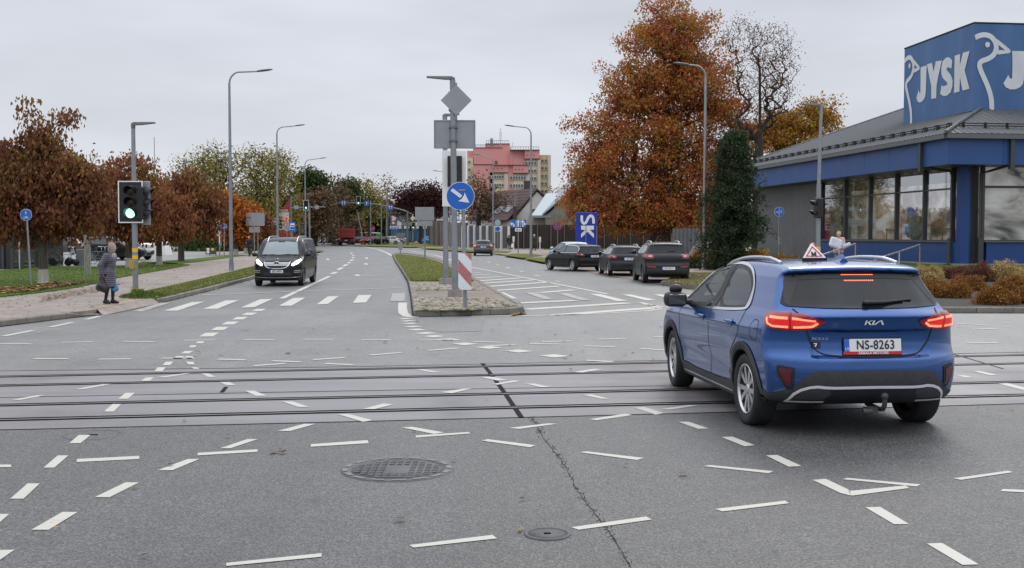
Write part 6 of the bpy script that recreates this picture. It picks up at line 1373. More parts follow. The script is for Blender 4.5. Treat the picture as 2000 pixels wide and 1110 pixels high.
 beak=[rx(*p)for p in[(765,212),(800,232),(900,305),(908,322),(898,336),(800,350),(775,330),(803,312),(858,313),(804,274),(790,270)]]
 eye=[(rx(702,270)[0]+.115*math.cos(t*.4),rx(702,270)[1]+.125*math.sin(t*.4))for t in range(16)]
 J=[(165,442),(213,428),(207,560),(203,640),(198,680),(188,707),(170,728),(150,734),(135,722),(127,695),(147,625),(150,648),(155,655),(160,645),(163,560)]
 Yg=[(215,420),(255,408),(268,482),(285,398),(333,392),(300,540),(289,600),(285,703),(245,708),(247,600)]
 S=[(416,395),(408,462),(395,455),(384,451),(372,457),(370,472),(385,490),(405,520),(417,560),(415,610),(400,660),(370,685),(345,688),(317,670),(328,600),(345,606),(357,602),(372,598),(375,580),(360,562),(338,535),(328,500),(328,450),(340,400),(365,372),(390,368)]
 K=[(435,358),(478,345),(474,440),(500,335),(552,322),(512,480),(550,635),(495,648),(475,540),(470,655),(427,665)]
 lets=[[lx(*p)for p in g]for g in(J,Yg,S,K)]
 def face(o_,uvec,name):
  u=(uvec-o_).normalized();n=u.cross(Vector((0,0,1)))
  if n.dot(Vector((5,5,0))-o_)>0:n=-n
  L=(uvec-o_).length
  def W(p):return Vector((o_.x,o_.y,zb))+u*p[0]+Vector((0,0,p[1]))+n*.02
  mb=MB();w=.115
  for i in range(len(neck)):
   pass
  vs=[]
  for i,p in enumerate(neck):
   a_,b_=neck[max(i-1,0)],neck[min(i+1,len(neck)-1)];d=Vector((b_[0]-a_[0],b_[1]-a_[1])).normalized();vs+=[W((max(p[0]-d.y*w,.01),p[1]+d.x*w)),W((max(p[0]+d.y*w,.01),p[1]-d.x*w))]
  mb.add(vs,[(2*i,2*i+1,2*i+3,2*i+2)for i in range(len(neck)-1)])
  def fill(P):
   r=delaunay_2d_cdt([Vector(p)for p in P],[(i,(i+1)%len(P))for i in range(len(P))],[list(range(len(P)))],1,1e-5);mb.add([W((v.x,v.y))+n*.003 for v in r[0]],[tuple(f)for f in r[2]])
  fill(beak);fill(eye);mb.build('goose_emblem',M['canvas_w'],box)
  for g_,nm in zip(lets,'jysk'):
   mb=MB();fill(g_)if False else None
   r=delaunay_2d_cdt([Vector(p)for p in g_],[(i,(i+1)%len(g_))for i in range(len(g_))],[list(range(len(g_)))],1,1e-5);mb.add([W((v.x,v.y))for v in r[0]],[tuple(f)for f in r[2]]);mb.build('sign_letter',M['canvas_w'],box)
 face(cl,c0,'left');face(c0,cr,'right')
 return e
shop_o=shop()
def terrace():
 o3=Vector((19.7,48,0));a=Vector((-.1357,.9907,0));b=Vector((.9907,.1357,0));P=lambda s,t,z:o3+a*s+b*t+Vector((0,0,z))
 mb=MB();S=[(-5.5,.10),(-3.2,.30),(-1.8,.47),(0.2,.47)]
 rows=[]
 for d,z in S:rows.append([P(30,d,z),P(d if d<0 else .2,d if d<0 else .2,z),P(d if d<0 else .2,40,z)]if True else None)
 for r0,r1 in zip(rows[:-1],rows[1:]):mb.add(r0+r1,[(0,1,4,3),(1,2,5,4)])
 return mb.build('grass_bank',M['lawn'],kind='structure')
terrace()
px_sheet('shop_path',[(1560,505),(1690,520),(1800,530),(1795,545),(1690,548),(1500,520)],PZ+.006,M['paver_r'],PZ)
def block(mb,px0,px1,y0,y1,Y,depth,m=0):
 a,b=at(px0,y1,Y),at(px1,y0,Y);mb.box(((a.x+b.x)/2,Y+depth/2,(a.z+b.z)/2),(b.x-a.x,depth,b.z-a.z),m)
def tower():
 Y=320;e=empty('apartment_tower',at(995,470,Y)*1,0,'tall stepped apartment tower in pink and cream with roof antennas','building');e.location.z=0;off=e.location
 pink=mat('pink_render',(.62,.285,.27),.85,0,.07,.12);cream=mat('cream_render',(.60,.51,.38),.85,0,.06,.2);pale=mat('pale_render',(.56,.49,.41),.85,0,.06,.2);ochre=mat('ochre_panel',(.54,.39,.21),.85,0,.06,.2)
 win=mat('tower_glass',(.06,.07,.085),.12,0,.3,.3);wf=mat('tower_window_frame',(.62,.62,.60),.6,0,.05,1);dk=mat('tower_dark_edge',(.09,.06,.06),.8,0,.1,1)
 def part(name,rects,m,dep=12):
  mb=MB();[mb.__class__.box(mb,*(lambda a,b,yy:(((a.x+b.x)/2-off.x,yy+dep/2-off.y,(a.z+b.z)/2),(b.x-a.x,dep,b.z-a.z)))(at(r[0],r[3],r[4]if len(r)>4 else Y),at(r[1],r[2],r[4]if len(r)>4 else Y),r[4]if len(r)>4 else Y))for r in rects];return mb.build(name,m,e)
 part('pink_wall',[(912.5,925,295,309,324),(924,997,289,323,322),(948,996,281,300,323),(925,962,322,480,319),(961,993,322,338,318.4),(992,1003,322,480,318.8),(1002,1032,323,339,318.2),(996,1054,293,325,321),(1025,1054,293,311,319.4),(1003,1030,310,325,320.4),(985,993,338,480,319.2)],pink)
 part('cream_wall',[(957,985,337,480,319),(1003,1028,338,480,318.9),(1027,1052,310,480,320),(912.5,925,308,480,322)],cream)
 part('pale_wall',[(985,992.5,338,480,318.5),(1028,1034.5,338,480,318.5),(1050,1056,310,480,319.4),(1070,1076,303,480,320.5)],pale)
 part('ochre_wall',[(1054,1072,303,480,321)],ochre)
 part('roof_edge',[(924,981,288.2,289.3,321.8),(948,996,280.4,281.5,322.8),(996,1054,292.4,293.8,319),(925,962,320.8,322.2,318.8),(961,1032,322,323.2,317.9),(961,992,336.6,338,318.2),(1002,1033,337.6,339.2,318),(1025,1055,309.6,311.4,319.2),(967,971,314.5,320.5,321.6)],dk,2)
 def window(x0,x1,y0,y1,YY,nb):
  a,b=at(x0,y1,YY),at(x1,y0,YY);w,h=b.x-a.x,b.z-a.z;c=Vector(((a.x+b.x)/2-off.x,YY-off.y,(a.z+b.z)/2))
  mb=MB();mb.box(c,(w,.3,h));
  f=mb.build('window',wf,e);mb=MB()
  for k in range(nb):
   ww=w/nb;mb.box((c.x-w/2+ww*(k+.5),c.y-.16,c.z),(ww*.78,.03,h*.8))
  mb.build('pane',win,f)
 for fl in range(7):
  y=343+fl*15.6
  if y<400:
   window(955,984,y,y+6.5,318.8,6);window(996,1027,y+1,y+7.8,318.6,6)
  y2=316+fl*15.2*.98
  window(1025.5,1048,y2,y2+6.3,319.7,4);window(1056.5,1069,y2-5,y2+1.3,320.8,2)
 for fl in range(6):window(914,919,314+fl*15,319+fl*15,321.7,1)
 mb=MB()
 for x,y in((965,329.5),(972,329.5),(980,329.7),(1007,331),(1014,331),(1021,331),(1029,303),(1036,303),(1043,303)):p=at(x,y,318 if y>315 else 319);mb.box((p.x-off.x,p.y-off.y-.05,p.z),(.32,.1,.32))
 mb.build('vent_hole',dk,e)
 mb=MB()
 for x0,x1,y,z in((950,994,281,5),(924,950,289,3),(997,1052,293,3.5)):
  a,b=at(x0,y,322),at(x1,y,322);mb.tube([(a.x-off.x,2,a.z+.9),(b.x-off.x,2,a.z+.9)],.06,4)
  for k in range(12):t=k/11;mb.cyl((a.x+(b.x-a.x)*t-off.x,2,a.z),(a.x+(b.x-a.x)*t-off.x,2,a.z+.95),.05,n=4)
 mb.build('roof_railing',M['galv_d'],e)
 mb=MB();p=at(977.5,278,322);x,z=p.x-off.x,p.z
 mb.cyl((x,3,z-1),(x,3,z+4.2),.12,n=6)
 for dx in(-.28,0,.28):mb.box((x+dx,2.8,z+1.9),(.24,.2,2.5))
 for dx in(-.2,.2):mb.cyl((x+dx,3,z+3),(x+dx,3,z+4.0),.04,n=4)
 mb.build('antenna_mast',M['white'],e);mb=MB();p=at(960,276,322);mb.cyl((p.x-off.x,3,p.z-1),(p.x-off.x,3,p.z+.9),.42,n=10);mb.build('roof_tank',M['galv'],e)
 mb=MB();p=at(1000,285,322);mb.tube([(p.x-off.x-.3,2,p.z-1.2),(p.x-off.x+.3,2,p.z+1)],.05,4);mb.build('aerial',M['galv'],e)
tower()
def house(name,label,Y,ridge,eave_l,eave_r,gable_m,roof_m,z_extra,items,depth,ridge_back):
 """gable facing us: ridge, eave points in photo pixels; the roof runs back and to the left"""
 e=empty(name,at(ridge[0],470,Y),0,label,'house');e.location.z=0;o=e.location
 L=lambda p:Vector((p.x-o.x,p.y-o.y,p.z))
 rp,l,r=L(at(*ridge,Y)),L(at(*eave_l,Y)),L(at(*eave_r,Y));bk=Vector(ridge_back)
 mb=MB();gl=[Vector((l.x+.35,0,0)),Vector((r.x-.35,0,0)),Vector((r.x-.35,0,r.z-.1)),rp-Vector((0,0,.25)),Vector((l.x+.35,0,l.z-.1))]
 mb.add([g+Vector((0,.3,0))for g in gl]+[g+bk for g in gl],[(0,1,2,3,4),(9,8,7,6,5)]+[(i,(i+1)%5,5+(i+1)%5,5+i)for i in range(5)]);w=mb.build('wall',gable_m,e)
 mb=MB();t=Vector((0,0,.22))
 for a_ in(l,r):q=[a_,rp,rp+bk,a_+bk];mb.add(q+[v+t for v in q],[(0,1,2,3),(7,6,5,4),(0,4,5,1),(1,5,6,2),(2,6,7,3),(3,7,4,0)])
 rf=mb.build('roof',roof_m,e)
 items(e,L,w,rf,Y);return e
M['roof_brown']=ribbed('brown_tile_roof',(.085,.045,.042),2,2.2,.7,0);M['roof_grey']=mat('pale_metal_roof',(.27,.31,.34),.45,.35,.1,.6)
M['wall_white']=mat('white_render',(.56,.53,.49),.85,0,.08,.8);M['wall_stain']=mat('stained_concrete_wall',(.235,.22,.185),.9,0,.35,.5,.3)
def win_items(e,L,w,rf,Y,wins,par=None):
 for(x0,x1,y0,y1)in wins:
  a,b=L(at(x0,y1,Y)),L(at(x1,y0,Y));mb=MB();mb.box(((a.x+b.x)/2,.27,(a.z+b.z)/2),(b.x-a.x,.1,b.z-a.z));f=mb.build('window',M['white'],e)
  mb=MB();mb.box(((a.x+b.x)/2,.21,(a.z+b.z)/2+.05),((b.x-a.x)*.86,.04,(b.z-a.z)*.74));mb.build('pane',M['glass_mid'],f)
def brown_items(e,L,w,rf,Y):
 win_items(e,L,w,rf,Y,[(1039,1048,408,416)])
 mb=MB();p=L(at(1030,364,Y+8));mb.box((p.x,8,p.z),(1.1,1.0,1.6));mb.build('chimney',mat('dark_chimney',(.06,.055,.055),.8,0,.2,2),rf)
 mb=MB();p=L(at(1005.5,410,Y));q=L(at(1005.5,390,Y));mb.box((p.x,-.6,p.z-.8),(.55,.6,2.6));mb.build('chimney_stack',mat('brown_brick',(.075,.05,.045),.85,0,.3,3),e);mb=MB();mb.cyl((p.x,-.6,p.z),(p.x,-.6,q.z),.15,n=8);mb.cyl((p.x,-.6,q.z),(p.x,-.6,q.z+.15),.17,n=8);mb.build('flue',M['galv'],e)
br=house('brown_roof_house','white gabled house with a steep brown roof and two skylights',158,(1049,371),(1000,428),(1073,392),M['wall_white'],M['roof_brown'],0,brown_items,10,(-7.2,13,0))
def wing():
 e=br;o=e.location;L=lambda p:Vector((p.x-o.x,p.y-o.y,p.z));Y=156.5
 mb=MB();q=[L(at(*p,yy))for p,yy in(((954,431),Y),((990,430),Y),((1047,372),Y+6),((1004,374),Y+6))];mb.add(q+[v-Vector((0,-.1,.25))for v in q],[(0,1,2,3),(7,6,5,4),(0,4,5,1),(3,2,6,7),(1,5,6,2),(0,3,7,4)])
 rf=mb.build('roof',M['roof_brown'],e)
 n=(q[1]-q[0]).cross(q[3]-q[0]).normalized();n=-n if n.y>0 else n
 for p0,p1,w in(((967,418),(981,405),2.2),((986,414.5),(998,403.5),2.2)):
  a,b=[on_plane(*p,q[0]+o,n)-o for p in(p0,p1)];s=(b-a);side=s.cross(n).normalized()*.42;mb=MB();mb.add([v+n*h for h in(.03,.12)for v in(a-side,a+side,b+side,b-side)],[(4,5,6,7),(0,1,5,4),(1,2,6,5),(2,3,7,6),(3,0,4,7)]);f=mb.build('skylight',M['galv'],rf)
 mb=MB();a,b=L(at(956,470,Y+1)),L(at(999,431,Y+1));mb.box(((a.x+b.x)/2,a.y+3,b.z/2),(b.x-a.x,6,b.z));mb.build('wall',M['wall_white'],e)
 mb=MB();a,b=L(at(982,459,Y)),L(at(992,451,Y));mb.box(((a.x+b.x)/2,a.y+.95,(a.z+b.z)/2),(b.x-a.x,.1,b.z-a.z));mb.build('window',M['glass_mid'],e)
wing()
def grey_items(e,L,w,rf,Y):
 win_items(e,L,w,rf,Y,[(1108,1126,441,451),(1172,1197,441,450)])
 for x in(1050,1061):win_items(e,L,w,rf,Y,[(x,x+4,441,450)])
 mb=MB();mb.box((-2.5,2.5,2),(9,5,4.6))
house('grey_shed','long low house with a pale metal roof and stained concrete gable',142,(1165,330),(1060,421),(1262,421),M['wall_stain'],M['roof_grey'],0,grey_items,10,(-1.5,16,0))
def shed_front():
 e=empty('garage',at(1060,470,143),0,'low stained concrete lean-to left of the metal-roofed gable','house');e.location.z=0;a,b=at(1041,470,143),at(1072,424,143);o=e.location
 mb=MB();mb.box(((a.x+b.x)/2-o.x,3,b.z/2),(b.x-a.x,6,b.z));mb.build('wall',M['wall_stain'],e)
 mb=MB();p,q=at(1038,421,142.2),at(1075,421,142.2);mb.add([(p.x-o.x,-.8,p.z),(q.x-o.x,-.8,p.z),(q.x-o.x+2.6,8,p.z+3.2),(p.x-o.x+2.2,8,p.z+3.2)]+[(p.x-o.x,-.8,p.z-.3),(q.x-o.x,-.8,p.z-.3),(q.x-o.x+2.6,8,p.z+2.9),(p.x-o.x+2.2,8,p.z+2.9)],[(0,1,2,3),(0,4,5,1),(4,7,6,5),(0,3,7,4),(1,5,6,2)]);mb.build('roof',M['roof_grey'],e)
 for x in(1050,1061.5):a,b=at(x,451,143),at(x+4,441,143);mb=MB();mb.box(((a.x+b.x)/2-o.x,-.03,(a.z+b.z)/2),(b.x-a.x,.08,b.z-a.z));mb.build('window',M['glass_mid'],e)
shed_front()
def pale_house():
 Y=112;e=empty('pale_house',at(1330,470,Y),0,'pale cream house glimpsed under the oak with dark steps beside it','house');e.location.z=0;o=e.location
 a,b=at(1300,470,Y),at(1368,421,Y);mb=MB();mb.box(((a.x+b.x)/2-o.x,3,b.z/2),(b.x-a.x,6,b.z));mb.build('wall',mat('cream_wall',(.52,.50,.42),.85,0,.08,.6),e)
 mb=MB();mb.box(((a.x+b.x)/2-o.x,3,b.z+.1),(b.x-a.x+.6,6.6,.25));mb.build('roof',M['roof_grey'],e)
 e=empty('stair_enclosure',at(1345,486,92),0,'grey ribbed screen with dark steps beside the conifer','building');e.location.z=.1;o=e.location
 a,b=at(1315,486,92),at(1366,449,92);mb=MB();mb.box(((a.x+b.x)/2-o.x,.3,(b.z)/2),(b.x-a.x,.3,b.z));mb.build('screen_wall',ribbed('grey_screen',(.13,.135,.14),0,3,.6,.2),e)
 mb=MB()
 for k in range(7):mb.box((.7+k*.12,-2.6+k*.32,.10+k*.13),(2.2,.34,.18))
 mb.build('stair',M['conc'],e)
pale_house()
def fence(name,label,p0,p1,y_top0,y_top1,m,post_m,n,cat='fence',board=True,z0=.1,post_w=.12,proud=.1):
 e=empty(name,p0,0,label,cat);d=Vector((p1.x-p0.x,p1.y-p0.y,0));L=d.length;u=d/L;nn=Vector((u.y,-u.x,0));rz=math.atan2(u.y,u.x);mb=MB()
 for k in range(n):
  c=u*L*(k+.5)/n;h=y_top0+(y_top1-y_top0)*(k+.5)/n;mb.box((c.x,c.y,h/2+.06),(L/n-.02,.05,h-.08),0,rz)
 mb.build('panel',m,e)
 for k in range(n+1):
  c=u*L*k/n+nn*proud;h=y_top0+(y_top1-y_top0)*k/n;mb=MB();mb.box((c.x,c.y,h/2),(post_w,post_w,h+.06),0,rz);mb.build('post',post_m,e)
 return e
g0=lambda x,y:Vector((*G(x,y)[:2],.1))
fence('brown_fence','long dark brown metal sheet fence behind the parked cars',g0(996,489.5),g0(1306,488.5),2.9,3.0,ribbed('brown_sheet',(.040,.027,.024),0,4.5,.6,.2),mat('fence_post_brown',(.16,.13,.11),.7,0,.15,2),12,post_w=.09)
fence('block_fence','grey concrete panel fence with white block posts behind the driving grey car',g0(905,485.5),g0(996,489.5),3.0,2.75,mat('grey_panel',(.075,.078,.082),.85,0,.2,1,.3),M['white'],7,post_w=.24,proud=.14)
fence('grey_board_fence','weathered grey board fence at the junction beyond the island poles',g0(840,480),g0(905,485.5),4.2,3.4,ribbed('grey_boards',(.14,.125,.115),0,2.2,.85,0),mat('grey_post',(.13,.115,.105),.8,0,.2,2),6,post_w=.2)
def hall():
 Y=232;e=empty('shop_hall',at(800,470,Y),0,'grey metal hall with blue lower wall and a red and white advert','building');e.location.z=0;o=e.location
 def bx(name,x0,x1,y0,y1,m,yy=0,dep=10,par=None):a,b=at(x0,y1,Y+yy),at(x1,y0,Y+yy);mb=MB();mb.box(((a.x+b.x)/2-o.x,yy+dep/2,(a.z+b.z)/2),(b.x-a.x,dep,b.z-a.z));return mb.build(name,m,par or e)
 bx('upper_wall',762,862,417,442,ribbed('hall_grey',(.27,.29,.31),2,1.5,.6,.2));bx('lower_wall',763,840,441,470,mat('hall_blue',(.06,.15,.28),.6,0,.1,.3),.3)
 bx('roof',760,864,414.5,418,M['galv_d'],-.6,12)
 ad=bx('advert',764,772,420,438.5,M['signred'],-.3,.3);mb=MB();
 for x,y,r in((767,424,.35),(769.5,427.5,.5),(767.5,430,.3),(768,436,.35)):p=at(x,y,Y-.4);mb.ball((p.x-o.x,-.34,p.z),(r,.03,r*.8),n=8,k=5)
 mb.build('advert_figures',M['white'],ad)
 for x0,x1,y0,y1 in((776,784,433,441),(779,784,442,447),(789,795,442,447),(797,803,442,447),(812,818,432,441),(813,821,442,447),(826,834,442,447)):bx('window_panel',x0,x1,y0,y1,M['white'],-.05,.3)
 for x in(774.5,785.5,796,807,822,835):bx('pilaster',x,x+1,434,470,M['galv'],-.08,.3)
 bx('dark_door',804,808,447,470,M['black'],.1,.3)
 e2=empty('red_pavilion',at(850,470,225),0,'red framed glass pavilion with a slanted pillar beyond the sign back','building');e2.location.z=0;o2=e2.location
 def b2(name,x0,x1,y0,y1,m,yy=0,dep=6):a,b=at(x0,y1,225+yy),at(x1,y0,225+yy);mb=MB();mb.box(((a.x+b.x)/2-o2.x,yy+dep/2,(a.z+b.z)/2),(b.x-a.x,dep,b.z-a.z));return mb.build(name,m,e2)
 b2('glass_wall',840,945,436,470,mat('dark_shop_glass',(.03,.025,.04),.1,0,.4,.4),.5);b2('roof',836,950,428,431,M['white'],-1,9);b2('canopy',838,852,430,441,M['signred'],-.6,3);b2('awning',905,932,436,441,mat('brown_awning',(.24,.06,.05),.7,0,.2,1),-.5,1)
 for x in(842,870,905,925):b2('column',x,x+2,436,470,mat('red_column',(.25,.03,.035),.6,0,.1,1),.2,.4)
 mb=MB();p=[at(849.5,416,224),at(852,430,224),at(857,452,224),at(852,452,224)];mb.add([(q.x-o2.x,-1.2,q.z)for q in p]+[(q.x-o2.x,-.8,q.z)for q in p],[(0,1,2,3),(7,6,5,4),(0,4,5,1),(1,5,6,2),(2,6,7,3),(3,7,4,0)]);mb.build('slanted_pillar',M['signred'],e2)
hall()
def left_block():
 e=empty('glass_shopfront',G(12,526,.13),0,'dark glass shopfront corner cut by the left edge','building');o=e.location;Y=o.y
 a,b=at(-120,526,Y),at(24,440,Y);mb=MB();mb.box(((a.x+b.x)/2-o.x,3,(b.z-o.z)/2),(b.x-a.x,6,b.z-o.z));mb.build('glass_wall',glass_dark('shopfront_glass',(.02,.025,.03),.06),e)
 mb=MB()
 for x in(-60,-30,7,24):p=at(x,500,Y);mb.box((p.x-o.x,-.03,(b.z-o.z)/2),(.12,.14,b.z-o.z))
 mb.box(((a.x+b.x)/2-o.x,0,b.z-o.z+.15),(b.x-a.x+.5,.5,.35));mb.build('frame',M['frame_grey'],e)
 mb=MB();p=at(45,500,Y-.3);mb.box((p.x-o.x,-.5,(b.z-o.z)/2),(.16,.16,b.z-o.z));mb.build('canopy_post',M['frame_grey'],e)
 mb=MB();q=at(49,500,Y);mb.cyl((q.x-o.x,-.6,0),(q.x-o.x,-.6,1.5),.04,n=8);mb.build('bollard_pipe',M['steel'],e)
 Y=175;e=empty('low_building',at(300,470,Y),0,'dark low building with a yellow and blue sign behind the chestnut trees','building');e.location.z=0;o=e.location
 a,b=at(180,480,Y),at(345,430,Y);mb=MB();mb.box(((a.x+b.x)/2-o.x,5,b.z/2),(b.x-a.x,10,b.z));mb.build('wall',mat('dark_cladding',(.06,.06,.065),.7,0,.1,.3),e)
 a,b=at(292,378,Y-2),at(318,358,Y-2);mb=MB();mb.bbox(((a.x+b.x)/2-o.x,-2,(a.z+b.z)/2),(b.x-a.x,.4,b.z-a.z),.1);mb.build('yellow_sign',mat('yellow_sign_face',(.75,.48,.02),.5,0,.05,1),e)
 a,b=at(319,370,Y-2),at(330,358,Y-2);mb=MB();mb.box(((a.x+b.x)/2-o.x,-2,(a.z+b.z)/2),(b.x-a.x,.4,b.z-a.z));mb.build('blue_sign',M['signblue'],e)
 mb=MB();
 for x in(300,326):p=at(x,375,Y-2);mb.cyl((p.x-o.x,-1.7,0),(p.x-o.x,-1.7,p.z),.25,n=8)
 mb.build('sign_post',M['galv'],e)
 e=empty('white_kiosk',G(305,498.5,.12),0,'white rounded kiosk wall beyond the white sport utility','building');o=e.location;Y=o.y
 a,b=at(291,498,Y),at(325,461,Y);mb=MB();w=b.x-a.x;h=b.z-o.z;mb.add([(a.x-o.x,0,0),(b.x-o.x,0,0),(b.x-o.x-w*.1,0,h*.45),(a.x-o.x+w*.55,0,h),(a.x-o.x,0,h)]+[(a.x-o.x,1.6,0),(b.x-o.x,1.6,0),(b.x-o.x-w*.1,1.6,h*.45),(a.x-o.x+w*.55,1.6,h),(a.x-o.x,1.6,h)],[(0,1,2,3,4),(9,8,7,6,5)]+[(i,5+i,5+(i+1)%5,(i+1)%5)for i in range(5)]);mb.build('wall',M['white'],e)
 e=empty('tall_mast',at(304,470,300),0,'very thin tall mast above the trees on the left','mast');e.location.z=0;mb=MB();t=at(304,268,300).z;mb.cyl((0,0,0),(0,0,t),.14,.08,6);mb.build('pole',M['galv_d'],e)
left_block()
def pole_base(px,py,z=.13):return G(px,py,z)
def lamp_tall(px,py,ytop,xhead,yhead,label,z=.13,group='tall street lamps'):
 b=G(px,py,z);Y=b.y;e=empty('street_lamp',b,0,label,'street lamp',group);top=at(px,ytop,Y).z-b.z;hd=at(xhead,yhead,Y);hx,hz=hd.x-b.x,hd.z-b.z
 mb=MB();mb.cyl((0,0,0),(0,0,.35),.12,.11,12);mb.cyl((0,0,.35),(0,0,top-.0),.098,.055,12);mb.cyl((0,0,.3),(0,0,.36),.125,n=12);mb.build('pole',M['galv'],e)
 s=1 if hx>0 else-1;r=.55
 pts=[(0,0,top-.05)]+[(s*r*(1-math.cos(R(t))),0,top+r*math.sin(R(t)))for t in(15,35,55,72)]+[(hx-s*.6,0,hz-.04)]
 mb=MB();mb.tube(pts,.048,8,r1=.035);mb.build('arm',M['galv'],e)
 mb=MB();c=Vector((hx-s*.32,0,hz+.01));mb.lathe([(.001,-.40),(.10,-.32),(.13,-.1),(.12,.2),(.06,.36),(.001,.40)],12,0,Matrix.Translation(c)@Matrix.Rotation(math.atan2(.06,.5)*-s,4,'Y')@Matrix.Rotation(R(90*s),4,'Y')@Matrix.Diagonal((.42,1,1,1)));mb.build('lamp_head',M['galv_d'],e);return e
lamp_tall(452,528,163,530,138,'tall grey street lamp on the verge left of the black van')
lamp_tall(543,502,262,594,245,'tall grey street lamp rising behind the black van')
lamp_tall(597,489,322,636,309,'street lamp with the far left green traffic light on its pole')
lamp_tall(639,477.5,385,622,374,'small far street lamp with its arm to the left, beside the red truck')
lamp_tall(372,489,326,354,316,'far street lamp whose head shows above the olive trees on the left')
lamp_tall(1375,526,150,1318,125,'tall grey street lamp in front of the great oak')
lamp_tall(1037,503,263,987,246,'tall grey street lamp on the right pavement before the pink tower')
lamp_tall(963,491,318,925,302,'street lamp between the pink tower and the driving grey car')
lamp_tall(879,485.5,343,846,334,'far street lamp half hidden by the island poles')
for i,(x,y,yt,h)in enumerate([(662,477,392,-8),(724,479,392,0),(745,479,398,0),(755.5,476,366,-12),(711,477,410,0)]):
 b=G(x,y,.1);e=empty('thin_pole',b,0,['thin grey pole behind the red truck','thin pole right of the truck before the parked cars','thin pole over the red parked car','tall thin pole with bent top left of the wine-red tree','slanting thin pole over the white van'][i],'pole','thin poles at the far junction');mb=MB();t=at(x,yt,b.y).z-b.z
 mb.tube([(0,0,0),(-1.2 if i==4 else 0,0,t*.9),(h*b.y/F*.3-(1.4 if i==4 else 0),0,t)],.11,6,r1=.07);mb.build('pole',M['galv'],e)
def flat_head(mb,top,s,L=.62):
 """short-armed LED crossing lamp"""
 mb.cyl((0,0,top-.12),(0,0,top+.03),.062,n=12);mb.add([(s*.0,-.055,top-.03),(s*.0,.055,top-.03),(s*.22,.11,top-.015),(s*L,.10,top+.03),(s*L,-.10,top+.03),(s*.22,-.11,top-.015)]+[(s*.0,-.05,top+.06),(s*.0,.05,top+.06),(s*.25,.10,top+.055),(s*L,.09,top+.06),(s*L,-.09,top+.06),(s*.25,-.10,top+.055)],[(0,1,2,3,4,5),(11,10,9,8,7,6)]+[(i,6+i,6+(i+1)%6,(i+1)%6)for i in range(6)])
def signal(root,c,face,lenses,w=.36,h=1.05,board=True,lit=2,name='signal_head',depth=.22,mats=None):
 """three-lens signal at c (centre, local), looking along `face`"""
 f=Vector(face).normalized();r=Vector((0,0,1)).cross(f);M3=Matrix((r,f,Vector((0,0,1)))).transposed().to_4x4();M3.translation=c
 def T(mb,name,m,par):
  o=mb.build(name,m,par);
  if par is root:o.matrix_local=M3
  return o
 mb=MB();mb.bbox((0,-depth/2,0),(w,depth,h),.03);hd=T(mb,name,M['black'],root)
 if board:
  bw,bh=w+.24,h+.24;mb=MB();mb.bbox((0,-.04,0),(bw,.03,bh),.012);mb.build('backing_board',M['black'],hd)
  mb=MB();t=.032
  for x in(-1,1):mb.box((x*(bw/2-t/2),-.020,0),(t,.014,bh))
  for z in(-1,1):mb.box((0,-.020,z*(bh/2-t/2)),(bw-2*t,.014,t))
  mb.build('white_border',M['white'],hd)
 R_=w*.30
 for k in range(lenses):
  z=h*(.5-(k+.5)/lenses);mb=MB();mb.lathe([(R_,.0),(R_*.8,.02),(.0,.032)],20,0,Matrix.Translation((0,.004,z))@Matrix.Rotation(-R(90),4,'X'));mb.build('lens',M['green_lens']if k==lit else M['dark_lens'],hd)
  mb=MB();n=14;vs=[];
  for q in range(n+1):
   a=R(-30+240*q/n);cl=.20 if 0<q<n else .05
   vs+=[(R_*1.08*math.cos(a),.0,z+R_*1.08*math.sin(a)),(R_*1.1*math.cos(a),.05+cl*max(0.05,(math.sin(a)+.55)/1.55),z+R_*1.08*math.sin(a)-.015)]
  mb.add(vs,[(2*q,2*q+2,2*q+3,2*q+1)for q in range(n)]);mb.build('visor',M['black'],hd)
 return hd
def left_light():
 b=G(265,572,.13);Y=b.y;e=empty('traffic_light',b,0,'near traffic light showing green on a grey pole with yellow bands','traffic light');top=at(265,243,Y).z-b.z;k=Y/F
 mb=MB();mb.cyl((0,0,-.05),(0,0,top*.62),.078,n=14);mb.cyl((0,0,top*.62),(0,0,top),.066,.055,14);po=mb.build('pole',M['galv'],e)
 mb=MB()
 for y in(488.5,502.5,566.5):z=at(265,y,Y).z-b.z;mb.cyl((0,0,z-.055),(0,0,z+.055),.081,n=14,cap=False)
 mb.build('yellow_band',M['yellow'],po)
 mb=MB();z=at(265,517,Y).z-b.z;mb.bbox((-.05,-.12,z),(.13,.12,.24),.01);mb.build('push_button',mat('dull_yellow',(.42,.27,.04),.6,0,.1,8),e)
 mb=MB();flat_head(mb,top,1);mb.build('lamp_head',M['galv_d'],e)
 zc=at(265,395,Y).z-b.z;h=70*k
 signal(e,Vector((-.06,-.16,zc)),(0.03,-1,0),3,.46,h*.93,True,2)
 zc2=at(285,397,Y).z-b.z;hd=signal(e,Vector((.34,-.02,zc2)),(1,-.12,0),3,.40,h*.9,False,-1,'side_signal_head')
 mb=MB();mb.bbox((.30,.10,zc2),(.26,.06,1.26),.02);mb.build('side_signal_back',M['signback'],e)
 mb=MB()
 for dz in(-.45,.45):mb.box((-.02,-.08,zc+dz),(.08,.14,.05));mb.box((.16,0,zc2+dz),(.26,.05,.05))
 mb.build('bracket',M['galv_d'],e)
left_light()
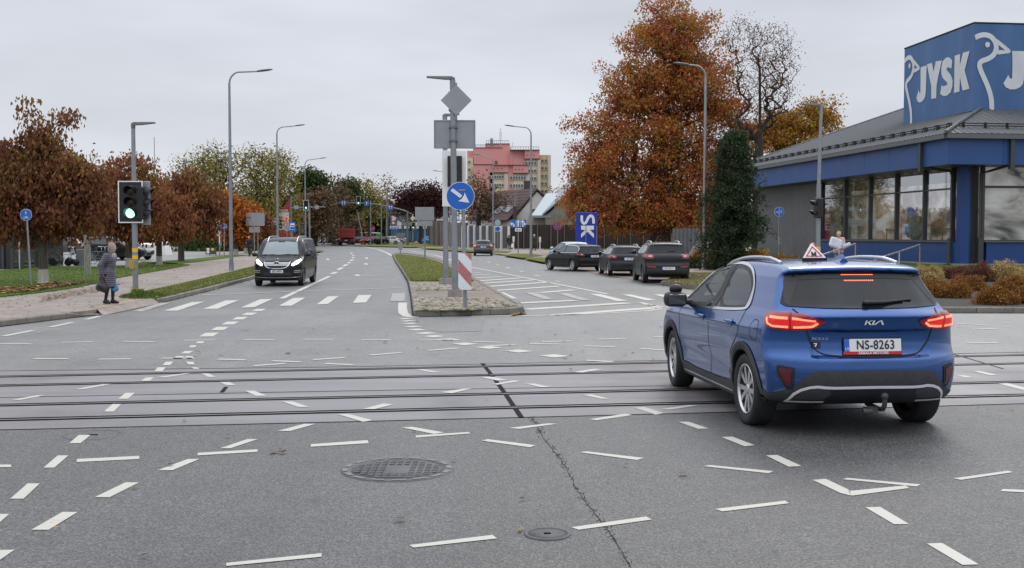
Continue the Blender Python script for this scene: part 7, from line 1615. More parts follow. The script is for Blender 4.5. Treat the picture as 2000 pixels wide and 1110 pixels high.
def right_light():
 b=G(1597,548,.13);Y=b.y;e=empty('traffic_light',b,0,'grey lamp pole with a sideways black signal in front of the shop windows','traffic light');top=at(1600,206,Y).z-b.z
 mb=MB();mb.cyl((0,0,-.05),(0,0,top*.55),.085,n=14);mb.cyl((0,0,top*.55),(.06,0,top),.068,.055,14);po=mb.build('pole',M['galv'],e)
 mb=MB();z=at(1597,483,Y).z-b.z;mb.cyl((0,0,z-.14),(0,0,z+.02),.088,n=14,cap=False);z=at(1597,496,Y).z-b.z;mb.cyl((0,0,z-.1),(0,0,z),.088,n=14,cap=False);mb.build('yellow_band',M['yellow'],po)
 mb=MB();flat_head(mb,top,-1,.70);mb.build('lamp_head',M['galv_d'],e)
 zc=at(1594,407,Y).z-b.z;signal(e,Vector((-.12,-.06,zc)),(-1,-.25,0),2,.34,.72,False,-1)
 mb=MB();mb.box((-.04,0,zc),(.16,.05,.3));mb.build('bracket',M['black'],e)
right_light()
def person_icon(mb,c,s,flip=1):
 """walking figure from simple strokes, in the xz plane"""
 x,z=c
 def st(pts,w):
  for p,q in zip(pts[:-1],pts[1:]):
   d=Vector((q[0]-p[0],q[1]-p[1])).normalized();n=Vector((-d.y,d.x))*w;mb.add([(x+s*flip*a,0,z+s*b_)for a,b_ in((p[0]-n.x,p[1]-n.y),(q[0]-n.x,q[1]-n.y),(q[0]+n.x,q[1]+n.y),(p[0]+n.x,p[1]+n.y))],[(0,1,2,3)])
 mb.add([(x+s*.12*math.cos(t*.785),0,z+s*(.80+.12*math.sin(t*.785)))for t in range(8)],[tuple(range(8))]);st([(0,.62),(0,.1)],.13);st([(0,.15),(-.25,-.55)],.09);st([(0,.15),(.22,-.2),(.25,-.55)],.09);st([(-.02,.55),(-.3,.1)],.06);st([(.02,.55),(.28,.2)],.06)
def bike_icon(mb,c,s):
 x,z=c
 for cx in(-.5,.5):
  for k in range(12):
   a0,a1=k*.5236,(k+1)*.5236;mb.add([(x+s*(cx+r*math.cos(a)),0,z+s*(-.15+r*math.sin(a)))for a,r in((a0,.34),(a1,.34),(a1,.24),(a0,.24))],[(0,1,2,3)])
 for p,q in(((-.5,-.15),(-.1,.3)),((-.1,.3),(.3,.3)),((.3,.3),(.5,-.15)),((-.1,.3),(.05,-.15)),((.05,-.15),(.3,.3)),((.3,.3),(.25,.5)),((-.15,.42),(0,.42))):
  d=Vector((q[0]-p[0],q[1]-p[1])).normalized();n=Vector((-d.y,d.x))*.05;mb.add([(x+s*a,0,z+s*b_)for a,b_ in((p[0]-n.x,p[1]-n.y),(q[0]-n.x,q[1]-n.y),(q[0]+n.x,q[1]+n.y),(p[0]+n.x,p[1]+n.y))],[(0,1,2,3)])
def round_sign(name,px,py,pc,r_px,label,bands=None,kind='path',z=.13,cat='sign',rz=0,lean=0):
 b=G(px,py,z);Y=b.y;e=empty(name,b,rz,label,cat);k=Y/F;c=at(*pc,Y);cz,cx=c.z-b.z,c.x-b.x;r=r_px*k
 mb=MB();mb.cyl((0,0,-.05),(cx,0,cz+r*.8),.034,n=10);po=mb.build('pole',M['galv'],e)
 if bands:
  mb=MB();[mb.cyl((0,0,at(px,y,Y).z-b.z-.08),(0,0,at(px,y,Y).z-b.z+.08),.037,n=10,cap=False)for y in bands];mb.build('yellow_band',M['yellow'],po)
 f=empty_part('sign_face',e,(cx,-.05,cz))
 mb=MB();mb.cyl((0,.012,0),(0,0,0),r,n=32);mb.build('plate',M['signwhite'],f)
 mb=MB();mb.disc((0,-.004,0),(0,-1,0),r*.95,n=32);mb.build('field',M['signblue']if kind!='pale' else mat('pale_blue_face',(.35,.52,.62),.4,0,.05,5),f)
 if kind=='path':mb=MB();person_icon(mb,(0,r*.36),r*.42);bike_icon(mb,(0,-r*.42),r*.5);o=mb.build('pictogram',M['signwhite'],f);o.location.y=-.008
 if kind=='split':mb=MB();person_icon(mb,(r*.42,-r*.02),r*.5);bike_icon(mb,(-r*.42,-r*.05),r*.42);mb.box((0,0,0),(r*.08,.001,r*1.7));o=mb.build('pictogram',M['signwhite'],f);o.location.y=-.008
 if kind=='nostop':
  mb=MB();
  for q in range(32):a0,a1=q*R(11.25),(q+1)*R(11.25);mb.add([(rr*math.cos(a),-.008,rr*math.sin(a))for a,rr in((a0,r),(a1,r),(a1,r*.80),(a0,r*.80))],[(0,1,2,3)])
  for a in(45,135):d=Vector((math.cos(R(a)),0,math.sin(R(a))));n=Vector((-d.z,0,d.x))*r*.09;mb.add([q_+Vector((0,-.012-a*4e-5,0))for q_ in(-d*r*.8-n,d*r*.8-n,d*r*.8+n,-d*r*.8+n)],[(0,1,2,3)])
  o=mb.build('red_cross',M['signred'],f);o.location.y=-.004
 return e
round_sign('path_sign',61,557,(52,420),11.5,'round blue walkers and cyclists sign on a leaning pole at far left')
round_sign('path_sign',438,501,(438,442),5.2,'small round blue path sign on a yellow-banded pole beyond the verge',(470,478))
round_sign('path_sign',1521,520,(1521.5,414),9.5,'round blue cycle and walkers sign before the grey ribbed wall',(466,474),'split')
round_sign('no_stopping_sign',1089,491,(1089,441),9,'round no stopping sign with red cross before the brown fence',None,'nostop',.12)
def island():
 b=G(889,581,.14);Y=b.y;k=Y/F;e=empty('island_sign_pole',b,0,'grey island pole with crossing lamp, diamond and rectangular sign backs','sign post');X=lambda px,py:(at(px,py,Y).x-b.x,at(px,py,Y).z-b.z)
 x,top=X(884,157);mb=MB();mb.cyl((0,0,0),(x,0,top),.083,.075,16);mb.build('pole',M['galv'],e);mb=MB();mb.cyl((0,0,-.02),(0,0,.20),.20,.19,16);mb.build('concrete_footing',M['conc'],e)
 mb=MB();flat_head(mb,top+.04,-1,.68);o=mb.build('lamp_head',M['galv_d'],e);o.location.x=x
 dx,dz=X(888.5,197);s=42.6*k;mb=MB();mb.bbox((0,0,0),(s,.018,s),.006);o=mb.build('diamond_sign',M['signback'],e);o.location=(dx+.04,-.10,dz);o.rotation_euler=(0,R(45),0);
 mb=MB();mb.cyl((dx+.02,-.02,dz-.5),(dx+.02,-.02,dz+.46),.045,n=10);mb.build('sign_tube',M['galv'],e)
 x0,z1=X(847,234);x1,z0=X(928.5,290);mb=MB();mb.bbox(((x0+x1)/2,.07,(z0+z1)/2),(x1-x0,.02,z1-z0),.008);o=mb.build('rectangular_sign',M['signback'],e)
 mb=MB();[mb.tube([(x0+.02,.055,z),(x1-.02,.055,z)],.014,6)for z in(z0+.02,z1-.02)];[mb.tube([(x_,.055,z0+.02),(x_,.055,z1-.02)],.014,6)for x_ in(x0+.02,x1-.02)];mb.build('sign_rim',M['galv'],o)
 mb=MB();[mb.box((x*z/top,.0,z),(.22,.20,.05))for z in(z0+.2,z1-.2,dz-.25,dz+.2)];mb.build('clamp',M['galv_d'],e)
 b2=G(871,557,.14);e2=empty('signal_post',b2,0,'grey island pole behind, with white signal board and black back','traffic light');Y2=b2.y;X2=lambda px,py:(at(px,py,Y2).x-b2.x,at(px,py,Y2).z-b2.z)
 x,top=X2(869,226);mb=MB();mb.cyl((0,0,0),(x,0,top),.09,.075,14);mb.build('pole',M['galv'],e2);mb=MB();mb.cyl((0,0,-.02),(0,0,.22),.24,.22,16);mb.build('concrete_footing',M['conc'],e2)
 mb=MB();flat_head(mb,top,1,.5);o=mb.build('lamp_head',M['galv_d'],e2);o.location.x=x-.02
 x0,z1=X2(864,295);x1,z0=X2(911,404);mb=MB();mb.bbox(((x0+x1)/2,-.12,(z0+z1)/2),(x1-x0,.03,z1-z0),.012);bd=mb.build('backing_board',M['white'],e2)
 x0b,z1b=X2(875,306);x1b,z0b=X2(903,366);mb=MB();mb.bbox(((x0b+x1b)/2,-.24,(z0b+z1b)/2),(x1b-x0b,.20,z1b-z0b),.02);[mb.box(((x0b+x1b)/2,-.345,z0b+(z1b-z0b)*q),((x1b-x0b)*.9,.02,.02))for q in(.33,.66)];mb.build('signal_back',M['black'],e2)
 b3=G(909,603,.14);Y3=b3.y;k3=Y3/F;e3=empty('keep_right_sign',b3,0,'round blue sign with a white arrow pointing down right on the island','sign');X3=lambda px,py:(at(px,py,Y3).x-b3.x,at(px,py,Y3).z-b3.z)
 x,zc=X3(899.5,383.5);xt,zt=X3(904,415);mb=MB();mb.cyl((0,0,-.02),(x+.05,.03,zc+.2),.045,n=12);mb.build('pole',M['galv'],e3);r=27.5*k3
 f=empty_part('sign_face',e3,(x,-.07,zc));mb=MB();mb.cyl((0,.02,0),(0,0,0),r,n=40);mb.build('plate',M['signwhite'],f);mb=MB();mb.disc((0,-.003,0),(0,-1,0),r*.965,n=40);mb.build('field',mat('arrow_sign_blue',(.01,.115,.50),.35,0,.08,2),f)
 d=Vector((.80,0,-.60)).normalized();n=Vector((.60,0,.80)).normalized();Lr=r*.86;mb=MB()
 P=[(-.92,.11),(.28,.11),(.22,.36),(.92,0),(.22,-.36),(.28,-.11),(-.92,-.11)];P=[(-.90,.14),(.20,.14),(.10,.44),(.92,0),(.10,-.44),(.20,-.14),(-.90,-.14)]
 V_=[d*(u*Lr)+n*(v*Lr)for u,v in P];mb.add(V_,[(0,1,5,6),(2,3,4),(1,2,4,5)]);o=mb.build('arrow',M['signwhite'],f);o.location.y=-.007
 mb=MB();mb.ball((.04,-.008,r*.42),(.09,.002,.016),n=10,k=4);mb.build('scuff',M['signback'],f)
 e4=empty('hazard_marker',G(909,603.5,.14)-Vector((0,.02,0)),0,'red and white striped hazard marker bent around the island pole','sign');b4=e4.location;Y4=b4.y;X4=lambda px,py:(at(px,py,Y4).x-b4.x,at(px,py,Y4).z-b4.z)
 x0,z1=X4(895,495);x1,z0=X4(921,566);mb=MB();w=x1-x0;cx=(x0+x1)/2;n_=8;arc=lambda t:Vector((cx+(t-.5)*w,-.10+.10*(2*t-1)**2,0))
 for i in range(n_):p,q=arc(i/n_),arc((i+1)/n_);mb.add([p+Vector((0,0,z0)),q+Vector((0,0,z0)),q+Vector((0,0,z1)),p+Vector((0,0,z1))],[(0,1,2,3)])
 pn=mb.build('panel',M['signwhite'],e4);h=z1-z0;mb=MB()
 for s0,s1 in((-.33,-.13),(.28,.64),(1.0,1.3)):
  for i in range(n_):
   t0,t1=i/n_,(i+1)/n_;sl=.40;f0=[min(max(s-sl*t,0),1)for t in(t0,t1)for s in(s0+.20,s1+.20)];p,q=arc(t0)+Vector((0,-.005,0)),arc(t1)+Vector((0,-.005,0))
   if f0[1]-f0[0]<.001 and f0[3]-f0[2]<.001:continue
   mb.add([p+Vector((0,0,z0+h*f0[0])),q+Vector((0,0,z0+h*f0[2])),q+Vector((0,0,z0+h*f0[3])),p+Vector((0,0,z0+h*f0[1]))],[(0,1,2,3)])
 mb.build('red_stripes',mat('faded_red',(.44,.16,.17),.5,0,.15,4),pn)
 mb=MB();mb.box((cx,.02,z0+h*.8),(.12,.12,.04));mb.box((cx,.02,z0+h*.2),(.12,.12,.04));mb.build('clamp',M['galv_d'],e4)
island()
def board_sign(name,px,py,plates,label,m='signback',z=.13,pole_r=.045,extra_post=None,cat='sign',top=None):
 b=G(px,py,z);Y=b.y;e=empty(name,b,0,label,cat);t=min(p[1]for p in plates)if top is None else top;mb=MB();mb.cyl((0,0,-.05),(0,0,at(px,t,Y).z-b.z),pole_r,n=8)
 if extra_post:mb.build('pole',M['galv'],e);mb=MB();q=at(extra_post[0],extra_post[1],Y);mb.cyl((q.x-b.x,.1,-.05),(q.x-b.x,.1,q.z-b.z),pole_r,n=8)
 mb.build('pole',M['galv'],e);out=[]
 for p in plates:
  a,c=at(p[0],p[3],Y),at(p[2],p[1],Y);mm=p[4]if len(p)>4 else m;mb=MB();mb.bbox(((a.x+c.x)/2-b.x,-.07,(a.z+c.z)/2-b.z),(c.x-a.x,.03,c.z-a.z),min(.012,(c.z-a.z)*.1));out.append(mb.build('plate',M[mm]if isinstance(mm,str)else mm,e))
 return e,out,(lambda x,y:at(x,y,Y)-b)
e,pl,Lc=board_sign('grey_sign_back',497,499,[(481,416,517,441.5),(487,443.5,508,454.5)],'pair of grey sign backs on twin posts beyond the van',extra_post=(503,454))
e,pl,Lc=board_sign('direction_board',520,487,[(461,426,540,440)],'long low grey board back with horizontal ribs behind the sign pair',extra_post=(470,440));mb=MB()
for y in(429,436):a,c=Lc(461.5,y),Lc(539.5,y);mb.box(((a.x+c.x)/2,-.13,a.z),(c.x-a.x,.08,.14))
mb.build('rib',M['galv_d'],e)
board_sign('grey_sign_back',830,512,[(811,405,848,431),(815,432,845,442)],'grey sign back with smaller plate on the island grass',z=.15)
e,pl,Lc=board_sign('post_box_sign',782,496,[(774,455.5,791,465.5,'galv_d'),(778,473,786.5,488,'signback')],'short grey post with two dark boxes at the island tip',z=.14)
e,pl,Lc=board_sign('lane_sign',1012,496,[(997,429.5,1027.5,445,'signblue'),(1006,446,1019,452.5,'signwhite')],'blue lane sign with three white arrows before the brown fence',z=.12);mb=MB()
def arrow_px(mb,pts,w,yo=-.092):
 P=[Lc(*p)for p in pts];
 for p,q in zip(P[:-1],P[1:]):d=(q-p).normalized();n=Vector((-d.z,0,d.x))*w;mb.add([Vector((v.x,yo,v.z))for v in(p-n,q-n,q+n,p+n)],[(0,1,2,3)])
 d=(P[-1]-P[-2]).normalized();n=Vector((-d.z,0,d.x));t=P[-1];mb.add([Vector((v.x,yo-.001,v.z))for v in(t+d*w*3,t+n*w*2.6,t-n*w*2.6)],[(0,1,2)])
arrow_px(mb,[(1003.5,443),(1003.5,437.5),(1000.5,437.5)],.07);arrow_px(mb,[(1012.2,443),(1012.2,434)],.07);arrow_px(mb,[(1021,443),(1021,434)],.07);arrow_px(mb,[(1021,438),(1024,438)],.06);mb.build('arrow',M['signwhite'],pl[0])
mb=MB()
for x in(1008,1016.7):
 for k in range(5):p,q=Lc(x,431.5+k*2.6),Lc(x,432.8+k*2.6);mb.box((p.x,-.091,(p.z+q.z)/2),(.06,.002,abs(q.z-p.z)))
mb.build('lane_dashes',M['signwhite'],pl[0]);t=link('distance_lettering',text_mesh('60 m',.20,M['plate_txt'],'distance_lettering',.003),pl[1]);put(t,Lc(1012.5,449.3)+Vector((0,-.09,0)),(1,0,0),(0,0,1))
round_sign('pale_round_sign',972,491,(972,435),5.6,'pale blue round sign back above a small square sign',None,'pale',.12)
e,pl,Lc=board_sign('square_cross_sign',972,491.3,[(968,442,976.5,452.5,'signwhite')],'small white square sign with a dark blue cross disc',z=.12);mb=MB();c=Lc(972.2,447.3);mb.disc((c.x,-.09,c.z),(0,-1,0),.24,n=16);mb.build('cross_disc',M['signblue'],pl[0])
for x,lb in((1003,'slim grey meter cabinet on a post beside the walker with the bag'),(1054.5,'slim white meter cabinet on a post right of the walker in green')):board_sign('meter_cabinet',x,489.5,[(x-2,462+(x>1010),x+2.2,472.5+(x>1010)*1.5,'white'),(x-1.1,473,x+1.1,489,'white')],lb,z=.12,pole_r=.05,cat='meter cabinet')
e,pl,Lc=board_sign('bus_stop_sign',571,492,[(565.5,434,577.5,453.5,'signblue')],'blue bus stop sign with a white bus above the black van');mb=MB();a,c=Lc(567.5,443.5),Lc(575.5,436.5);mb.box(((a.x+c.x)/2,-.09,(a.z+c.z)/2),(c.x-a.x,.004,c.z-a.z));mb.build('bus_panel',M['signwhite'],pl[0]);mb=MB();a,c=Lc(568.5,442),Lc(574.5,440);mb.box(((a.x+c.x)/2,-.094,(a.z+c.z)/2),(c.x-a.x,.004,c.z-a.z));mb.build('bus_pictogram',M['black'],pl[0])
t=link('stop_lettering',text_mesh('Autobuss',.14,M['signwhite'],'stop_lettering',.002),pl[0]);put(t,Lc(571.5,448.5)+Vector((0,-.092,0)),(1,0,0),(0,0,1))
round_sign('round_sign_back',560.5,493,(560.5,445),6.5,'grey round sign back beside the bus stop sign',None,'back');bpy.data.objects
for o in list(bpy.data.objects):
 if o.name.startswith('round_sign_back'):
  for c in o.children_recursive:
   if c.name.startswith('field'):c.data=c.data.copy();c.data.materials[0]=M['signback']
e,pl,Lc=board_sign('cross_post',585,483,[(583,433,586.5,450,'signback')],'narrow grey cross sign post right of the bus stop sign');e,pl,Lc=board_sign('white_banner_post',429,503,[(424,432,430,461,'white'),(428.5,462,433,476,'white'),(430.5,431,433,480,'galv')],'white and blue banner post left of the small round sign');mb=MB();a,c=Lc(425,451),Lc(429,441);mb.box(((a.x+c.x)/2,-.09,(a.z+c.z)/2),(c.x-a.x,.004,c.z-a.z));mb.build('blue_mark',M['signblue'],pl[0])
e,pl,Lc=board_sign('low_board',410,499,[(402,484,422,497,mat('dark_board',(.06,.065,.06),.6,0,.2,2))],'low dark framed board by the car park exit',extra_post=(421,484));mb=MB()
for x,y,mm in((407,487.5,0),(407,493,0),(416,487.5,1)):c=Lc(x,y);mb.ball((c.x,-.09,c.z),(.14,.01,.12),mm,8,5)
mb.build('board_mark',[M['white'],M['yellow']],pl[0])
def totem():
 b=G(551,486,.12);Y=b.y;e=empty('price_totem',b,0,'red petrol station price totem with white price panel','sign');L=lambda x,y:at(x,y,Y)-b
 def pz(name,pts,m,y0=0,d=.5,par=None):
  P=[L(*p)for p in pts];n=len(P);mb=MB();mb.add([Vector((p.x,y0,p.z))for p in P]+[Vector((p.x,y0+d,p.z))for p in P],[tuple(range(n)),tuple(range(2*n-1,n-1,-1))]+[(i,n+i,n+(i+1)%n,(i+1)%n)for i in range(n)]);return mb.build(name,m,par or e)
 tr=mat('totem_red',(.50,.035,.04),.45,0,.05,1);body=pz('totem_body',[(539.5,486),(567,486),(567.5,383),(562,396),(552,408),(541,415)],tr)
 pz('totem_edge',[(565,486),(568,486),(568,383),(566,386)],M['galv_d'],-.05,.6)
 pn=pz('price_panel',[(545,450),(564.5,449),(564.5,415),(545,415)],M['white'],-.06,.05)
 for k,y in enumerate((423,429.5,436,442.5)):pz('price_row',[(553,y+4.2),(563.5,y+4.2),(563.5,y),(553,y)],mat('price_red_%d'%k,(.7,.12,.12),.4,0,.1,2,emit=(1,.15,.12),es=.5),-.075,.01,pn);pz('grade_mark',[(545.5,y+4),(551.5,y+4),(551.5,y+.3),(545.5,y+.3)],mat('grade_dark_%d'%k,(.15,.05,.06),.5,0,.2,4),-.075,.01,pn);t=link('price',text_mesh(['1.599','1.659','1.549','0.829'][k],.26,M['signwhite'],'price',.004),pn);put(t,L(558.3,y+2.1)+Vector((0,-.083,0)),(1,0,0),(0,0,1))
 t=link('brand_lettering',text_mesh('VIADA',.42,M['signwhite'],'brand_lettering',.008,sx=.9),body);put(t,L(554,411.5)+Vector((0,-.01,0)),(1,0,0),(0,0,1))
 e2=empty('petrol_kiosk',at(568,470,165),0,'low red petrol station kiosk behind the van roof','building');e2.location.z=0;o=e2.location;a,c=at(545,474,165),at(578,456,165);mb=MB();mb.box(((a.x+c.x)/2-o.x,2,c.z/2),(c.x-a.x,4,c.z));mb.build('wall',tr,e2);mb=MB();mb.box(((a.x+c.x)/2-o.x,2,c.z+.6),(c.x-a.x+1,5,1.3));mb.build('canopy',M['black'],e2)
 mb=MB();p=at(551,461.5,164.8);mb.disc((p.x-o.x,-.05,p.z),(0,-1,0),.25,n=16);mb.build('round_logo',M['yellow'],e2)
totem()
def jtotem():
 b=G(1145,496,.12);b.y=88;b=Vector((at(1145,470,84).x,84,.12));Y=84;e=empty('shop_totem',b,0,'tall blue totem with white letters half hidden by the oak','sign');L=lambda x,y:at(x,y,Y)-b
 a,c=L(1125,480),L(1167,415);mb=MB();mb.bbox(((a.x+c.x)/2,.25,c.z/2),(c.x-a.x,.4,c.z),.02);bd=mb.build('totem_body',mat('totem_blue',(.008,.035,.33),.4,0,.06,1),e);w=c.x-a.x
 def ltr(polys):
  mb=MB();
  for P in polys:
   r=delaunay_2d_cdt([Vector((L(*p).x,L(*p).z))for p in P],[(i,(i+1)%len(P))for i in range(len(P))],[list(range(len(P)))],1,1e-5);mb.add([(v.x,.04,v.y)for v in r[0]],[tuple(f)for f in r[2]])
  mb.build('totem_letter',M['white'],bd)
 ltr([[(1135,441),(1160,441),(1160,449),(1152,449),(1160,457),(1160,465),(1147.5,453),(1135,465),(1135,457),(1143,449.5),(1135,449)]])
 pth=chaikin([(1136.5,421),(1136,432),(1140,437.5),(1145,435),(1149,425),(1154,420.5),(1159,425),(1159.5,436)],2,False);mb=MB()
 for n_,(p,q)in enumerate(zip(pth[:-1],pth[1:])):a,c=L(*p),L(*q);d=Vector((c.x-a.x,c.z-a.z)).normalized()*.1;mb.add([(a.x+d.y,.035-n_*2e-4,a.z-d.x),(c.x+d.y+d.x*.4,.035-n_*2e-4,c.z-d.x+d.y*.4),(c.x-d.y+d.x*.4,.035-n_*2e-4,c.z+d.x+d.y*.4),(a.x-d.y,.035-n_*2e-4,a.z+d.x)],[(0,1,2,3)])
 mb.build('totem_letter',M['white'],bd)
 mb=MB();[mb.cyl((L(x,470).x,-.15,0),(L(x,470).x,-.15,L(x,441).z),.03,n=6)for x in(1144,1165)];mb.build('flag_pole',M['galv'],e)
jtotem()
def mast():
 Y=186;b=at(796,480,Y);b.z=.1;e=empty('signal_mast',b,0,'long curved signal mast arm with green light and blue lane signs over the junction','traffic light');L=lambda x,y,yy=Y:at(x,y,yy)-b
 mb=MB();mb.cyl((0,0,0),(0,0,L(796,412).z),.22,.16,10);mb.build('pole',M['galv_d'],e)
 mb=MB();pts=[L(796,414),L(780,409),L(758,404),L(735,399.5),L(716,397.7),L(690,396.8),L(655,396.8)];mb.tube(pts,.13,8,r1=.07);mb.tube([L(796,415),L(808,420)],.1,6);mb.build('arm',M['galv_d'],e)
 for x,y,w,nm in((671.5,397,9,0),(716.5,398,9,1),(763,405.5,9,2)):
  c=L(x,y);k=Y/F;mb=MB();mb.bbox((c.x,-.2,c.z),(w*k,.08,9.2*k),.015);p_=mb.build('lane_plate',M['signblue'],e);mb=MB()
  for dx in((-.2,.2)if nm!=1 else(0,)):mb.box((c.x+dx,-.25,c.z-.02),(.07,.01,.42));mb.add([(c.x+dx-.13,-.256,c.z+.14),(c.x+dx+.13,-.256,c.z+.14),(c.x+dx,-.256,c.z+.32)],[(0,1,2)])
  mb.build('arrow',M['signwhite'],p_)
 signal(e,L(700.5,392)+Vector((0,-.3,0)),(0,-1,0),3,.46,1.25,True,2)
 Yl=130;b=G(598,490,.1);e=empty('signal_mast',b,0,'signal mast with green light and two grey sign backs beside the third left lamp','traffic light');Yl=b.y;L2=lambda x,y:at(x,y,Yl)-b
 mb=MB();mb.cyl((0.35,.2,0),(.35,.2,L2(598,400).z),.10,n=8);mb.build('pole',M['galv'],e);mb=MB();mb.tube([L2(570,405.5),L2(636,404.5)],.05,6);mb.build('arm',M['galv'],e)
 for x in(579,619):c=L2(x,405);mb=MB();mb.bbox((c.x,-.05,c.z),(8*Yl/F,.05,7*Yl/F),.01);mb.build('sign_back',M['signback'],e)
 signal(e,L2(598.5,401)+Vector((0,-.25,0)),(.05,-1,0),3,.34,.86,True,2)
 b=at(806,480,180);b.z=.1;e=empty('traffic_light',b,0,'far traffic light with yellow diamond above it near the grey hall','traffic light');L3=lambda x,y:at(x,y,180)-b
 mb=MB();mb.cyl((0,0,0),(0,0,L3(806,418).z),.09,n=8);mb.build('pole',M['galv'],e);signal(e,L3(807.5,441)+Vector((0,-.25,0)),(0,-1,0),3,.34,.9,True,2);signal(e,L3(801.3,446)+Vector((0,-.2,0)),(-.5,-1,0),3,.3,.9,False,-1,'side_signal_head')
 c=L3(806.5,426.5);s=9.5*180/F*.72;mb=MB();mb.bbox((0,0,0),(s,.03,s),.008);o=mb.build('priority_diamond',M['signwhite'],e);o.location=(c.x,-.2,c.z);o.rotation_euler=(0,R(45),0);mb=MB();mb.box((0,-.02,0),(s*.66,.01,s*.66));mb.build('yellow_field',M['yellow'],o)
 b=at(771,480,200);b.z=.1;e,pl,Lq=board_sign('lane_sign',771,478.8,[(760.5,441,779,449,'signblue')],'wide blue lane sign with six arrows before the grey hall',z=.1);mb=MB()
 for k in range(6):c=Lq(763+k*2.9,445);mb.box((c.x,-.10,c.z),(.09,.01,.42));mb.add([(c.x-.16,-.106,c.z+.16),(c.x+.16,-.106,c.z+.16),(c.x,-.106,c.z+.34)],[(0,1,2)])
 mb.build('arrow',M['signwhite'],pl[0])
 round_sign('no_stopping_sign',728.5,479,(728.5,447),3.6,'far no stopping sign above the parked white van',None,'nostop',.1)
 e,pl,Lq=board_sign('bus_stop_sign',631,479,[(628,446,634.5,454.5,'signblue')],'far blue bus stop sign with waiting people beneath',z=.1);mb=MB();c=Lq(631.2,449.2);mb.box((c.x,-.09,c.z),(.36,.01,.28));mb.build('bus_panel',M['signwhite'],pl[0])
 for i,x in enumerate((621,630)):b=G(x,478,.1);e=empty('feather_flag',b,0,['white feather flag left of the far bus stop','white feather flag just under the far bus stop sign'][i],'flag');mb=MB();h=at(x,449+i*6,b.y).z-b.z;mb.cyl((0,0,0),(0,0,h),.04,n=6);mb.build('pole',M['galv'],e);mb=MB();mb.add([(0,-.02,.4),(.55,-.02,.6),(.62,.02,h*.7),(.3,.02,h*.95),(0,-.02,h)],[(0,1,2,3,4)]);mb.build('cloth',M['white'],e)
mast()
def handrail(p_top,Yt,p_low,Yl,label):
 a,c=at(*p_top,Yt),at(*p_low,Yl);z0=.25;e=empty('handrail',Vector((a.x,a.y,z0)),0,label,'handrail','stainless handrails at the shop steps');d=c-a;o=Vector((a.x,a.y,z0));c2=a+d*1.15
 mb=MB();mb.tube([(0,.0,-.15),(0,0,a.z-z0-.08),Vector((0,0,a.z-z0))+d.normalized()*.07,c2-o],.028,8);mb.cyl(c2-o,(c2.x-o.x,c2.y-o.y,-.15),.028,n=8);m_=(a+c2)/2-o;mb.cyl(m_,(m_.x,m_.y,-.15),.022,n=8);mb.build('rail',M['steel'],e)
handrail((1797,478),40,(1722,503),35,'slanting stainless handrail ending right, nearer the shrub bed');handrail((1671,476),41,(1612,496),36.5,'slanting stainless handrail beside the woman with parcels')
def steps():
 e=empty('shop_steps',G(1690,530,.12),0,'low concrete steps between the two handrails','steps');mb=MB();o=e.location
 for k in range(3):p=at(1715,515,39.5+k*.35);mb.box((p.x-o.x-.9,p.y-o.y,.06+.11*k),(2.2,.36,.14),0,R(8))
 mb.build('tread',M['conc'],e)
steps()
def bicycle(loc,rz,col,label):
 e=empty('bicycle',loc,rz,label,'bicycle','bicycles in the rack by the lawn');r=.34
 for x in(-.52,.52):mb=MB();mb.tube([(x+r*math.cos(t*R(15)),0,r+r*math.sin(t*R(15)))for t in range(25)],.017,6);w=mb.build('wheel',M['rubber'],e);mb=MB();[mb.cyl((x,0,r),(x+r*math.cos(t*R(30)),0,r+r*math.sin(t*R(30))),.004,n=4,cap=False)for t in range(12)];mb.build('spokes',M['steel'],w)
 mb=MB();bb,sp,hd,rw,fw=(-.08,0,.30),(-.25,0,.85),(.36,0,.80),(-.52,0,r),(.52,0,r)
 for a,c in((bb,sp),(bb,hd),((-.20,0,.72),(.35,0,.70)),(bb,rw),(rw,sp),(hd,fw)):mb.cyl(a,c,.019,n=6)
 mb.build('frame',col,e);mb=MB();mb.ball((-.27,0,.90),(.13,.07,.04),n=10);mb.build('saddle',M['black'],e);mb=MB();mb.tube([hd,(.33,0,.98),(.30,.27,1.02),(.18,.29,1.0)],.013,6);mb.tube([(.33,0,.98),(.30,-.27,1.02),(.18,-.29,1.0)],.013,6);mb.build('handlebar',M['steel'],e)
 mb=MB();mb.lathe([(.09,-.006),(.09,.006)],14,0,Matrix.Translation((-.08,-.05,.30))@Matrix.Rotation(R(90),4,'X'));mb.cyl((-.08,-.08,.30),(-.02,-.1,.15),.012,n=5);mb.build('crank',M['galv_d'],e);mb=MB();mb.bbox((.62,0,.78),(.22,.28,.2),.03)if 'basket' in label else mb.box((-.55,0,.74),(.36,.14,.02));mb.build('carrier',M['black'],e)
gb=lambda x,y:G(x,y,.135)
bicycle(gb(131,519),R(4),M['white'],'white bicycle beside the steel bollards');bicycle(gb(186,516.5),R(25),M['galv_d'],'dark bicycle right of the bollards');bicycle(gb(196,516),R(-20),mat('teal_frame',(.05,.16,.19),.4,.3,.1,5),'teal bicycle behind the woman in the long coat')
for i,x in enumerate((152.5,159,165.5)):
 e=empty('bollard',gb(x,519.5),0,['left of three steel bollards by the white bicycle','middle one of three steel bollards by the white bicycle','right of three steel bollards, next to the pale thin tree'][i],'bollard','steel bollards by the bicycles');mb=MB();h=at(160,487,e.location.y).z-.135;mb.bbox((0,0,h/2),(.19,.10,h),.02);mb.build('post',M['galv'],e)
e=empty('dark_bag',gb(138,519.5),0,'dark bundle lying by the white bicycle','bag');mb=MB();[mb.ball((random.uniform(-.3,.3),random.uniform(-.1,.1),.2+random.uniform(-.05,.1)),(.22,.16,.18))for _ in range(4)];mb.build('bundle',M['black'],e)
